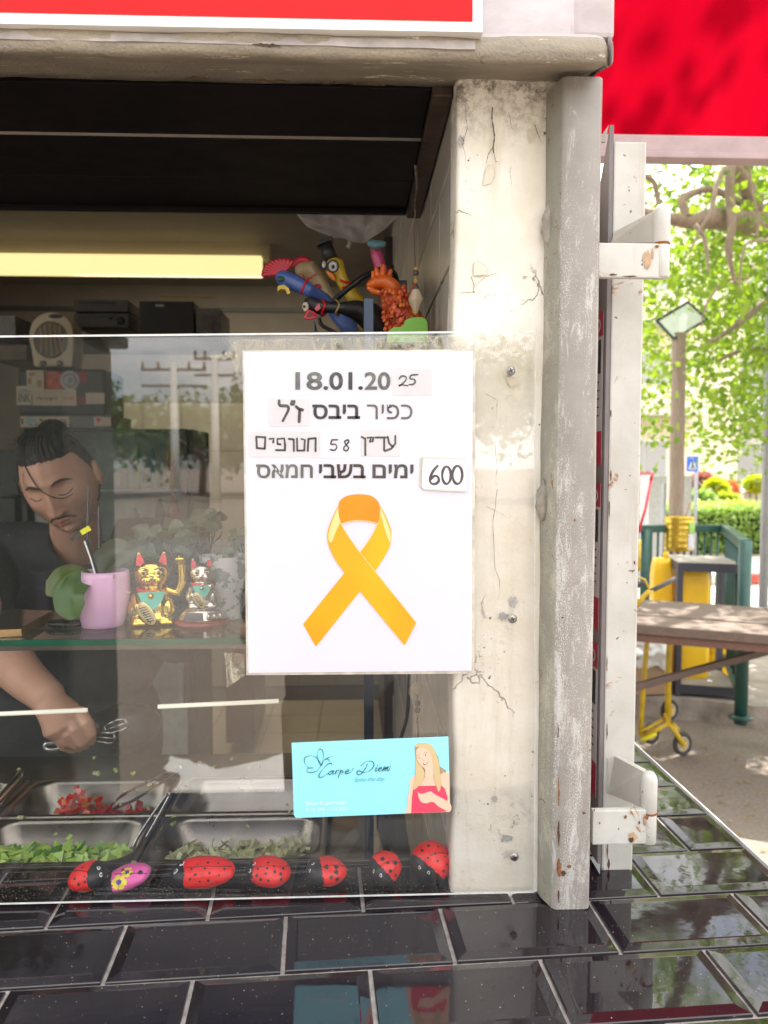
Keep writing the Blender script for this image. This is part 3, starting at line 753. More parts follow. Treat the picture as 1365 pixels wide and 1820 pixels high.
hinge(1054, 1441, 1500, 1157, 1377, 1448, 1502, 'hinge', 'lower rusty white hinge just above the black tiles', [(1080, 1348, .044), (1092, 1344, .044), (1145, 1372, -.004), (1145, 1437, -.004), (1080, 1410, .044)])

RST = mat('brown_orange_rust', (.20, .075, .025), .9, 0, .6, 300, .6, 500, .001); RSD = mat('dark_brown_rust', (.085, .04, .022), .9, 0, .5, 300, .8, 500, .001); RSL = mat('pale_rust_stain', (.42, .27, .16), .6, 0, .3, 120)
def rust(par, px, py, w_, h_, Y, m, seed):
    rr_ = random.Random(seed); g = MB(); g.poly([P(px+w_*math.cos(t/16*math.tau)*rr_.uniform(.45, 1.1), py+h_*math.sin(t/16*math.tau)*rr_.uniform(.55, 1.1), Y) for t in range(16)]); g.to('rust_patch', m, par)
hng = [o for o in bpy.data.objects if o.get('category') == 'hinge']; yr = -.0125
for k, (h_, px, py, w_, hh, m) in enumerate(((1, 1122, 1493, 5, 6, RSD), (1, 1146, 1458, 3, 14, RSL), (1, 1150, 1452, 4, 6, RST), (1, 1112, 1452, 3, 4, RST), (1, 1066, 1463, 1.5, 2.5, RSD), (1, 1136, 1462, 2, 4, RSD), (1, 1125, 1488, 9, 10, RSL), (0, 1150, 462, 9, 22, RSL), (0, 1160, 452, 3, 12, RSL), (0, 1168, 438, 5, 3, RST), (0, 1090, 488, 8, 2, RSD), (0, 1120, 491, 14, 1.6, RSD))):
    rust(hng[h_], px, py, w_, hh, yr-.0001*(k % 5)-(.0002 if m is not RSL else 0), m, k)
for k, (px, py, w_, hh) in enumerate(((1086, 735, 1.5, 8), (1086, 845, 2, 12), (1083, 905, 1.2, 22), (1079, 1180, 1.2, 16), (1079, 1300, 1.4, 18), (1080, 1510, 1.6, 20), (1082, 1535, 2.4, 12), (1128, 1000, 2, 4), (1100, 1548, 16, 3), (1120, 1549, 8, 2.5))):
    rust(leaf, px, py, w_, hh, yl-.0003-.0001*(k % 3), RST if k % 2 else RSD, 40+k)
for k, (px, py, w_, hh) in enumerate(((993, 1410, 1.6, 30), (992, 1300, 1.4, 16), (993, 1478, 2.5, 26), (994, 1545, 5, 20), (1001, 1553, 6, 5), (993, 1592, 2, 14), (1012, 1540, 5, 4), (1056, 1440, 1.5, 3), (1038, 1445, 3, 2.6), (1049, 1333, 1.4, 3), (1050, 1515, 1.3, 4), (1053, 1562, 1.3, 4), (1021, 925, 2.5, 3), (1000, 1098, 3, 2))):
    rust(post, px, py, w_, hh, yf-.0005-.0001*(k % 3), RSD if k % 3 else RST, 70+k)
# ================================================================ AWNING
aw = empty('awning', (1.0, .9, 2.15), 'bright red fabric awning with a mauve grey edge bar, upper right', 'awning')
FAB = m_fabric_red(); ya, zA_ = .55, Z_(250, .55, 1250)
def fab(u, v):
    x = .27+(2.6-.27)*u; y = ya-(.12)*v; z = zA_+.50*v; s = .012*math.sin(x*9+v*2)*math.sin(v*3.1); return (x, y, z+s-.03*math.sin(v*3.14))
grid_wall('canopy_cloth', fab, 60, 20, FAB, aw, .004, 6)
MAUVE = mat('mauve_painted_bar', (.42, .31, .31), .5, 0, .12, 25, .3, 100)
g = MB(); zz = Z_(282, ya, 1250); g.box((.22, ya-.012, zz), (2.6, ya+.02, zA_+.004), .004); g.box((.22, ya-.018, zz-.006), (2.6, ya+.012, zz+.004), .002); g.to('edge_bar', MAUVE, aw)
g = MB(); g.poly([P(x, y, ya+.005) for x, y in [(1225, 286)]+[(1225+i*6, 286+5.5*math.sin(i/12*3.14)) for i in range(1, 12)]+[(1300, 286)]], (0, .002, 0)); g.to('hem', FAB, aw)

# ================================================================ ACRYLIC PANE WITH PAPER SIGN AND CARD
pa, pb, pc, pd = P(0, 597, 0), P(951, 588, 0), P(949, 1586, 0), P(0, 1612, 0)
def extl(a, b, x): t = (x-a.x)/(b.x-a.x); return a+(b-a)*t
q = [extl(pa, pb, -1.25), pb, pc, extl(pd, pc, -1.25)]
for v in q: v.z = max(v.z, ZL+.006)
g = MB(); g.poly(q, (0, .004, 0)); pane = g.to('acrylic_screen', PANE); tag(pane, 'large clear scratched acrylic screen fixed over the serving window with small screws', 'screen')
g = MB(); g.ribbon([q[0]+Vector((0, -.0004, -.0006)), q[1]+Vector((0, -.0004, -.0006)), q[2]+Vector((0, -.0004, .0006)), q[3]+Vector((0, -.0004, .0006))], .0018, 0)
g.to('cut_edge', mat('frosted_cut_edge', (.62, .62, .60), .3, 0, .2, 90), pane)
SCREW = mat('tarnished_screw', (.34, .32, .30), .35, 1, .2, 60)
for px, py in ((908, 659), (911, 1100), (914, 1523)):
    c = P(px, py, -.001); g = MB(); M_ = Matrix.Rotation(R(90), 3, 'X')
    g.ball(c, .0042, 16, 10, M_.to_4x4() @ Matrix.Diagonal((1, 1, .45, 1))); s = g.to('screw', SCREW, pane, True)
    g = MB()
    for a in (25, 115): d = Vector((math.cos(R(a)), 0, math.sin(R(a)))); g.beam(c-d*.0022+Vector((0, -.0019, 0)), c+d*.0022+Vector((0, -.0019, 0)), .0008, .0008, (0, 1, 0))
    g.to('cross_slot', BLACK, s)
# torn tape remains on the pane
TAPE = NT('yellowed_clear_tape'); 
def m_tape():
    t = NT('yellowed_clear_tape'); t.N.remove(t.b); tr = t.n('ShaderNodeBsdfTransparent'); df = t.n('ShaderNodeBsdfPrincipled'); df.inputs['Base Color'].default_value = (.62, .56, .42, 1); df.inputs['Roughness'].default_value = .2
    f = t.ramp(t.noise(90, 5, .8, 2, t.coord((1, 1, .4))), .45, .75, (.10,)*3, (.8,)*3); mx = t.n('ShaderNodeMixShader'); t.l(f, mx.inputs[0]); t.l(tr.outputs[0], mx.inputs[1]); t.l(df.outputs[0], mx.inputs[2]); t.l(mx.outputs[0], t.out.inputs[0]); return t.m
TAPE = m_tape()
for pts in ([(372, 634), (400, 628), (418, 606), (440, 602), (436, 626), (426, 652), (428, 668), (420, 664), (410, 634), (398, 640)],
            [(398, 1160), (433, 1162), (436, 1200), (403, 1222), (402, 1190)], [(820, 603), (882, 598), (948, 590), (948, 632), (850, 640), (842, 622)],
            [(845, 1158), (880, 1162), (894, 1172), (888, 1180), (846, 1176)], [(430, 604), (820, 596), (838, 624), (434, 628)]):
    g = MB(); g.poly(quad(pts, -.0006)); g.to('tape_scrap', TAPE, pane)

yp = -.0016
notice = empty('paper_notice', P(637, 1190, yp), 'laminated white notice with black Hebrew lines and a yellow ribbon, taped to the pane', 'notice')
LAM = NT('glossy_laminate'); LAM.N.remove(LAM.b)
def m_lam():
    t = NT('glossy_laminate'); t.N.remove(t.b); tr = t.n('ShaderNodeBsdfTransparent'); gl = t.n('ShaderNodeBsdfGlossy'); gl.inputs['Roughness'].default_value = .12
    bp = t.n('ShaderNodeBump'); bp.inputs['Strength'].default_value = .5; bp.inputs['Distance'].default_value = .002; t.l(t.noise(26, 3), bp.inputs['Height']); t.l(bp.outputs[0], gl.inputs['Normal'])
    fr = t.n('ShaderNodeFresnel'); fr.inputs[0].default_value = 1.5; mx = t.n('ShaderNodeMixShader'); t.l(t.math('MULTIPLY', fr.outputs[0], .45), mx.inputs[0]); t.l(tr.outputs[0], mx.inputs[1]); t.l(gl.outputs[0], mx.inputs[2]); t.l(mx.outputs[0], t.out.inputs[0]); return t.m
g = MB(); g.poly(quad([(434, 626), (840, 624), (838, 1192), (442, 1196)], yp), (0, .0006, 0)); sheet = g.to('sheet', PAPER, notice)
g = MB(); g.poly(quad([(431, 623), (845, 621), (843, 1197), (438, 1200)], yp+.0008), (0, .0005, 0)); g.to('laminate_border', mat('grubby_laminate_edge', (.55, .50, .44), .3, 0, .3, 60), notice)
def z1(x, y): return (430+x*.3077, 640+y*.3077)
def zrect(x0, y0, x1, y1, sk=0): return [z1(x0, y0), z1(x1, y0+sk), z1(x1, y1+sk), z1(x0, y1)]
d1, d2, d3, d4 = yp-.0003, yp-.0006, yp-.0009, yp-.0015
for r_, m, nm in (((865, 48, 1096, 203), LABELP, 'patch'), ((157, 225, 388, 382), LABELP, 'patch'), ((35, 412, 452, 560), LABELP, 'patch'), ((455, 408, 684, 565), PAPER, 'patch'), ((686, 405, 915, 556), LABELP, 'patch')):
    g = MB(); g.poly(quad(zrect(*r_), d1), (0, .0002, 0)); g.to(nm, m, notice)
for k, (dx, dy) in enumerate(((-18, -6), (-10, 4), (-4, -8), (4, 8), (0, 0))):
    g = MB(); g.poly(quad([z1(1046+dx, 570+dy), z1(1298+dx*.4, 578+dy), z1(1300+dx*.4, 740+dy), z1(1285, 752+dy), z1(1050+dx, 742+dy), z1(1038+dx, 730+dy)], d1-.0005*k), (0, .0004, 0)); g.to('number_card', PAPER if k == 4 else mat('aged_paper', (.66, .63, .56), .6, 0, .06, 40), notice)
dn = d1-.0005*4-.0003
def ptext(nm, body, x0, x1, yb_, yt_, m, bold=.02, Y=d2, par=None, **kw):
    a = P(x0, yb_, Y); put_text(nm, body, a, P(x1, yb_, Y)-a, P(x0, yt_, Y)-a, m, par or notice, bold, **kw)
ptext('date_lettering', '18', 525, 573, 693, 661, INKG); ptext('date_lettering', '.01.', 575, 645, 693, 661, INK); ptext('date_lettering', '20', 648, 694, 693, 661, INKG)
H = lambda s: s[::-1]
ptext('name_lettering', H('\u05db\u05e4\u05d9\u05e8'), 652, 733, 745, 719, INKG, 0); ptext('name_lettering', H('\u05d1\u05d9\u05d1\u05e1'), 555, 640, 745, 719, INK)
ptext('line_lettering', H('\u05d9\u05de\u05d9\u05dd'), 662, 735, 850, 825, INK); ptext('line_lettering', H('\u05d1\u05e9\u05d1\u05d9'), 567, 650, 850, 825, INK); ptext('line_lettering', H('\u05d7\u05de\u05d0\u05e1'), 455, 556, 850, 825, INKG)
def ink(nm, strokes, wz, Y=d2, f=z1, m=MARK, par=None, sm=5, sc=.3077, closed=False, taper=False):
    g = MB()
    for s in strokes:
        pts = [P(*f(*p), Y) for p in s]
        pts = spline(pts, sm) if sm and len(pts) > 2 else pts
        W = S_(wz*sc*(1.0 if taper else 1.55), Y); n = len(pts)
        wd = [W*(.92+.14*math.sin(i*.35)) if not taper else W*(.35+.9*abs(math.sin(i/n*6.3+1))) for i in range(n)]
        g.ribbon(pts, wd, Y)
    return g.to(nm, m, par or notice, fixn=False)
ink('handwriting', [[(908,108),(922,93),(945,95),(948,112),(930,135),(906,150),(922,143),(958,148)], [(1016,84),(978,88),(972,108),(992,110),(1001,124),(988,140),(966,141)]], 6)
ink('handwriting', [[(215,234),(219,262),(262,266),(268,288),(250,325),(236,352)], [(313,268),(330,282),(350,288)], [(334,284),(332,320),(330,356)], [(290,238),(285,255)], [(302,238),(297,256)]], 11, sm=3)
ink('handwriting', [[(83,443),(135,446)], [(135,446),(132,512)], [(132,512),(86,508)], [(83,443),(86,508)], [(160,455),(184,453),(180,475)], [(206,485),(204,456),(244,452),(249,488),(248,520)], [(248,521),(197,520)], [(206,485),(222,487)], [(270,455),(297,458)], [(299,458),(300,525)], [(318,452),(320,523)], [(320,523),(360,522)], [(360,522),(363,460),(345,456)], [(380,525),(384,455)], [(384,455),(426,451)], [(426,451),(425,526)]], 8, sm=0)
ink('handwriting', [[(552,460),(520,461)], [(520,461),(514,486),(538,486),(548,504),(534,521),(511,517)], [(612,460),(594,470),(602,490),(616,506),(606,523),(590,519),(590,504),(606,487),(617,470),(612,460)]], 6)
ink('handwriting', [[(692,444),(712,455)], [(712,452),(713,549)], [(726,449),(744,447),(740,472)], [(744,447),(760,446),(754,470)], [(772,447),(832,447)], [(822,449),(821,520)], [(842,443),(850,480),(872,502)], [(886,438),(886,482),(862,512),(826,525)]], 8, sm=0)
ink('handwriting', [[(1130,611),(1104,642),(1086,685),(1094,712),(1120,714),(1137,697),(1132,675),(1112,669),(1092,686)], [(1182+25*math.cos(t/12*6.29), 665-50*math.sin(t/12*6.29)) for t in range(13)], [(1245+28*math.cos(t/12*6.29), 663-52*math.sin(t/12*6.29)) for t in range(13)]], 10, Y=dn)
# ribbon printed on the sheet
def m_rib():
    t = NT('printed_yellow_ribbon'); a = t.noise(14, 1, .3); col = t.mix(t.ramp(a, .35, .65), (.92, .38, .004), (.93, .50, .004)); return t.set(col, .3, Coat_Weight=.4)
RIB = m_rib(); RIBD = mat('printed_orange_ribbon_inside', (.90, .29, .003), .3, 0, .1, 18); RIBL = mat('printed_pale_ribbon_highlight', (.93, .72, .30), .3, 0, .08, 20)
def z2(x, y): return (520+x*.17582, 860+y*.17582)
def zp(nm, pts, m, Y, par=None): g = MB(); g.poly([P(*z2(*p), Y) for p in pts]); return g.to(nm, m, par or notice)
def cz(pts, k=5): return [(p.x, p.y) for p in spline([Vector((x, y, 0)) for x, y in pts], k)]
rb = zp('ribbon_tail', cz([(885, 225), (930, 300), (985, 430), (998, 520), (985, 620), (940, 720), (835, 882)])+[(683, 1082), (235, 1645), (107, 1418), (525, 900), (680, 692)]+cz([(680, 692), (760, 590), (850, 420), (885, 290)]), RIB, d2)
zp('ribbon_loop', cz([(462, 250), (480, 170), (560, 120), (675, 105), (790, 120), (865, 180), (888, 260), (880, 340), (860, 402)])+cz([(860, 402), (770, 378), (675, 370), (580, 378), (490, 404)])+cz([(490, 404), (466, 330), (462, 250)]), RIBD, d3-.0001)
zp('ribbon_strand', cz([(458, 225), (410, 330), (360, 460), (352, 560), (380, 660), (440, 780), (525, 895)])+[(1133, 1632), (1250, 1403), (835, 885), (680, 692)]+cz([(680, 692), (560, 520), (490, 400), (466, 320), (460, 250)]), RIB, d3)
zp('ribbon_sheen', cz([(458, 240), (420, 330), (372, 460), (362, 560), (395, 590), (440, 480), (478, 390), (462, 310), (458, 240)]), RIBL, d4+.0004)
zp('ribbon_sheen', cz([(888, 240), (950, 380), (990, 500), (985, 590), (950, 520), (915, 400), (888, 300)]), RIBL, d4+.0004)
for s in (cz([(460, 240), (466, 330), (520, 460), (680, 692), (835, 885)]), [(835, 885), (1250, 1403)], cz([(888, 260), (882, 340), (860, 402), (790, 540), (680, 692)]), cz([(490, 404), (580, 378), (675, 370), (770, 378), (860, 402)])):
    g = MB(); g.ribbon([P(*z2(*p), d4+.0002) for p in s], .0005, 0); g.to('ribbon_edge', mat('printed_pale_edge', (.93, .78, .42), .3), notice)
g = MB(); g.poly(quad([(434, 626), (840, 624), (838, 1192), (442, 1196)], d4-.0002)); g.to('laminate', m_lam(), notice)

# turquoise memorial card
card = empty('turquoise_card', P(660, 1450, yp), 'small turquoise card with script lettering and a drawn blond woman in a red dress', 'card')
def z3(x, y): return (500+x*.23443, 1280+y*.23443)
def cp(nm, pts, m, lv, sm=0):
    p = cz(pts+[pts[0]], 5)[:-1] if sm else pts
    g = MB(); g.poly([P(*z3(*a), yp-.0002*lv) for a in p]); return g.to(nm, m, card)
TQ = mat('turquoise_card_print', (.30, .74, .86), .35, 0, .015, 10, Coat_Weight=.5); SK = mat('printed_peach', (.88, .52, .38), .4, 0, .02, 10); HR = mat('printed_tan_hair', (.60, .45, .24), .4, 0, .04, 10); HR2 = mat('printed_dark_hair', (.38, .28, .17), .4, 0, .04, 10); DR = mat('printed_red_dress', (.86, .06, .12), .4, 0, .03, 10); TQD = mat('printed_dark_teal', (.01, .09, .11), .3)
g = MB(); g.poly([P(*z3(*a), yp) for a in [(78, 172), (1266, 124), (1280, 694), (110, 742), (95, 718)]], (0, .0005, 0)); g.to('card_sheet', TQ, card)
cp('printed_shape', [(1010, 200), (1020, 330), (1045, 430), (985, 520), (1000, 540), (1080, 480), (1110, 430), (1150, 420), (1185, 500), (1200, 540), (1250, 430), (1250, 380), (1200, 350), (1190, 280), (1150, 210), (1090, 178), (1030, 182)], HR2, 1)
cp('printed_shape', [(1000, 420), (975, 460), (960, 600), (945, 706), (1000, 704), (1278, 696), (1274, 398), (1230, 395), (1180, 430), (1090, 430)], SK, 2)
cp('printed_shape', [(1020, 500), (1090, 498), (1215, 496), (1240, 520), (1262, 590), (1245, 694), (985, 705), (990, 590), (1000, 520)], DR, 3)
cp('printed_shape', [(1022, 230), (1030, 300), (1060, 345), (1090, 372), (1092, 430), (1150, 440), (1152, 350), (1160, 300), (1140, 240), (1080, 205), (1040, 210)], SK, 4, 1)
cp('printed_shape', [(1010, 210), (1030, 180), (1090, 173), (1140, 195), (1175, 260), (1195, 330), (1205, 420), (1210, 500), (1190, 540), (1160, 440), (1150, 350), (1135, 260), (1090, 215), (1040, 205)], HR, 5, 1)
cp('printed_shape', [(1018, 230), (1030, 310), (1075, 370), (1085, 430), (1040, 500), (1000, 525), (1015, 440), (1020, 350)], HR, 5, 1)
cp('printed_shape', [(1035, 540), (1060, 560), (1130, 540), (1160, 560), (1278, 630), (1278, 690), (1200, 660), (1150, 620), (1100, 630), (1060, 620), (1040, 580)], SK, 5, 1)
cp('printed_shape', [(1072, 328), (1095, 326), (1114, 314), (1100, 334), (1084, 340)], PRED, 6, 1); cp('printed_shape', [(1080, 329), (1108, 318), (1092, 334)], WHITE, 7)
for x, y in ((1045, 284), (1094, 264)):
    cp('printed_shape', [(x-10, y), (x, y-5), (x+12, y-2), (x, y+5)], WHITE, 6, 1); cp('printed_shape', [(x-3, y-4), (x+4, y-4), (x+4, y+4), (x-3, y+4)], TQD, 7, 1)
def cink(nm, st, w_, m=TQD, sm=6): return ink(nm, st, w_, Y=yp-.0016, f=z3, m=m, par=card, sm=sm, sc=.23443, taper=True)
cink('printed_line', [[(1030, 270), (1045, 262), (1056, 268)], [(1082, 254), (1094, 246), (1108, 246)], [(1072, 300), (1078, 308)]], 4, HR2)
cink('script_lettering', [[(383,336),(372,326),(340,345),(300,392),(284,424),(298,436),(335,418),(360,400)],
 [(394,384),(368,392),(360,410),(374,410),(396,385)], [(396,384),(388,408),(404,404)], [(418,382),(410,408)], [(412,394),(428,380),(436,384)], [(452,378),(440,410),(430,441)], [(444,396),(462,380),(466,394),(446,406)], [(492,394),(512,382),(504,374),(486,394),(494,406),(530,392),(545,365)],
 [(652,335),(640,362),(622,388)], [(572,404),(584,384),(630,396),(676,380),(702,342),(690,314),(645,314),(604,346)], [(622,388),(600,412),(580,412),(572,404)], [(722,360),(712,386),(730,380)], [(728,346),(731,343)], [(742,374),(760,362),(750,356),(736,378),(748,388),(772,372)], [(782,354),(768,386)], [(770,378),(795,356)], [(795,356),(785,384)], [(786,376),(812,352)], [(812,352),(800,380),(812,382),(828,346)]], 6)
cink('butterfly_outline', [[(300,342),(278,300),(274,250),(290,220),(312,230),(320,285),(302,342)], [(300,342),(270,288),(220,270),(178,288),(180,330),(210,362)], [(240,362),(204,366),(192,388),(220,398),(270,384),(300,345)], [(302,345),(330,300),(382,275)], [(330,300),(350,296),(370,312)]], 5)
def ctext(nm, body, x0, y0, x1, y1, ht, m, **kw):
    a = P(*z3(x0, y0), yp-.0016); put_text(nm, body, a, P(*z3(x1, y1), yp-.0016)-a, P(*z3(x0, y0-ht), yp-.0016)-a, m, card, **kw)
ctext('script_lettering', 'Seize the day', 552, 478, 786, 468, 42, mat('printed_mid_teal', (.02, .26, .30), .3), shear=.5, bold=-.01)
ctext('name_lettering', 'Shani Kupervaser', 184, 660, 500, 646, 44, WHITE); ctext('date_lettering', '17.10.1995 - 7.10.2023', 184, 694, 500, 682, 26, WHITE)

# ================================================================ GLASS SHELF, BLACK UPRIGHT, THINGS ON THE SHELF
ZS = P(200, 1134, .045).z
shelf = empty('glass_shelf', (-.2, .1, ZS), 'green-edged glass shelf behind the pane holding the pot and cats', 'shelf')
xs1 = P(652, 1130, .06).x; ysb = PZ(200, 1084, ZS).y
g = MB(); g.box((-1.2, .042, ZS-.006), (xs1, ysb, ZS)); g.to('glass_top', GLASS, shelf)
g = MB(); g.box((-1.2, .0405, ZS-.006), (xs1, .0418, ZS-.0002)); g.to('green_edge', GEDGE, shelf)
g = MB(); g.box((-1.2, .044, ZS-.0115), (xs1, .052, ZS-.0065), .0006); g.box((-1.2, ysb-.02, ZS-.0115), (xs1, ysb-.012, ZS-.0065), .001); g.to('aluminium_rail', STEELD, shelf)
up = MB(); xx = P(655, 900, .09); up.box((xx.x-.005, .085, ZL-.1), (xx.x+.005, .097, P(655, 532, .09).z), .0008)
upr = up.to('rack_upright', mat('blue_black_steel', (.035, .045, .07), .3, .6, .1, 30)); tag(upr, 'slim dark steel upright behind the notice, between the chickens and the counter', 'upright')

# pink pot with orchid
def s_at(px, py, Y, dz=0): return P(px, py, Y)
yk = .105
pot = empty('flower_pot', P(183, 1120, yk), 'small pale pink flower pot with two broad green orchid leaves on the glass shelf', 'plant')
k = S_(1, yk); pc_ = Vector((P(183, 1120, yk).x, yk, ZS))
prof = [(.0, 0), (34, 0), (36, 1.5), (38, 12), (43, 40), (44, 62), (42, 88), (40, 98), (38, 98), (39, 88), (38, 80), (0, 79)]
PINK = mat('pale_pink_ceramic', (.66, .40, .58), .3, 0, .03, 20, Coat_Weight=.3)
g = MB(); g.lathe([(max(r_, .01)*k, z*k) for r_, z in prof], pc_, 40, True)
for v in g.bm.verts: v.co.x += (v.co.z-ZS)*.06
g.to('pot_body', PINK, pot, True)
g = MB(); g.lathe([(.001, 80*k), (37*k, 80*k)], pc_+Vector((.004, 0, 0)), 24); g.to('soil', mat('dark_soil', (.02, .014, .01), .9, 0, .5, 300, 1, 500, .002), pot)
def leafmesh(name, pts, widths, m, par, nrm=(0, -1, .3), fold=.25, k=6):
    sp = spline(pts, k); n = len(sp); ws = np.interp(np.linspace(0, 1, n), np.linspace(0, 1, len(widths)), widths)
    g = MB(); rows = []
    nrm = Vector(nrm).normalized()
    for i, p in enumerate(sp):
        t = (sp[min(i+1, n-1)]-sp[max(i-1, 0)]).normalized(); s = t.cross(nrm).normalized(); nn = s.cross(t)
        rows.append([g.bm.verts.new(p+s*ws[i]*u+nn*(abs(u)*fold-.05*math.cos(u*3))*ws[i]) for u in (-1, -.66, -.33, 0, .33, .66, 1)])
    for a, b in zip(rows, rows[1:]):
        for j in range(6): g._f([a[j], a[j+1], b[j+1], b[j]])
    return g.to(name, m, par, True, fixn=False)
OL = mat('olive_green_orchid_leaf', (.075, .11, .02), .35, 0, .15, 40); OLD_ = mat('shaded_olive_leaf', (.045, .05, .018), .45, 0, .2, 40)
lp = lambda px, py, Y: P(px, py, Y)
leafmesh('leaf', [lp(160, 1030, .10), lp(142, 1034, .085), lp(126, 1055, .072), lp(127, 1080, .068), lp(134, 1099, .068)], [.002, .013, .0155, .0145, .004], mat('deep_green_orchid_leaf', (.045, .10, .015), .35, 0, .12, 40), pot)
leafmesh('leaf', [lp(160, 1020, .11), lp(135, 1012, .10), lp(112, 1020, .085), lp(98, 1040, .075), lp(88, 1060, .07)], [.002, .0045, .008, .009, .003], OL, pot)
leafmesh('leaf', [lp(185, 1020, .12), lp(185, 995, .125), lp(210, 978, .13), lp(245, 985, .14)], [.003, .012, .013, .003], OLD_, pot)
leafmesh('leaf', [lp(190, 1015, .12), lp(205, 1000, .12), lp(225, 990, .12), lp(255, 975, .125)], [.003, .006, .006, .002], OLD_, pot)
g = MB(); g.beam(lp(177, 1034, .10), lp(152, 955, .115), .0035, .0008, (0, 1, 0)); g.to('care_stake', BLACK, pot)
g = MB(); g.tube(spline([lp(173, 1034, .098), lp(160, 990, .105), lp(150, 962, .11)], 5), .0009, 8); g.to('white_stake', WHITE, pot)
for a, b in (((155, 960), (157, 860)), ((176, 975), (175, 900))):
    g = MB(); g.tube([lp(*a, .115), lp(*b, .125)], [.0016, .0008], 8); g.to('support_stick', DKGREY, pot)
g = MB(); g.beam(lp(126, 960, .108), lp(146, 946, .108), .004, .0006, (0, 1, 0)); g.to('plant_label', mat('black_label', (.03, .03, .02), .5), pot)
g = MB(); g.beam(lp(144, 947, .107), lp(160, 938, .107), .0055, .0007, (0, 1, 0)); g.to('label_tab', mat('yellow_label', (.75, .72, .03), .4), pot)
g = MB(); g.tube(spline([lp(202, 1028, .085), lp(204, 1020, .083), lp(213, 1024, .08), lp(214, 1040, .078), lp(222, 1050, .078), lp(232, 1054, .078)], 5), .0006, 6); g.to('twist_wire', mat('pinkish_wire', (.5, .33, .25), .5), pot)

# black pebbles and phone
for px, py, w_, h_, lab in ((108, 1108, 26, 9, 'flat dark pebble beside the phone on the glass shelf'), (128, 1110, 24, 8, 'flat black pebble touching the pink pot')):
    Y = .10; c = Vector((P(px, py, Y).x, Y, ZS+.004)); g = MB(); g.ball(c, (S_(w_, Y), .012, .0042), 20, 12, fn=lambda q, q2: q2*(1+.1*mn.noise(q*1.5+c*50)))
    tag(g.to('pebble', mat('wet_black_stone', (.03, .028, .028), .25, 0, .4, 60), None, True), lab, 'pebble', 'pebbles on the glass shelf')
g = MB(); c = [PZ(-60, 1122, ZS+.008), PZ(38, 1118, ZS+.008), PZ(95, 1086, ZS+.008), PZ(20, 1082, ZS+.008)]
g.poly(c, (0, 0, -.007)); ph = g.to('phone_frame', mat('gold_phone_frame', (.45, .30, .15), .25, .9, .1, 30))
ph.name = 'mobile_phone'; tag(ph, 'dark mobile phone in a gold frame lying face up on the glass shelf', 'phone')
cc = sum(c, Vector())/4; g = MB(); g.poly([cc+(v-cc)*.94+Vector((0, 0, .0004)) for v in c]); g.to('screen', mat('black_glass_screen', (.01, .008, .01), .08), ph)

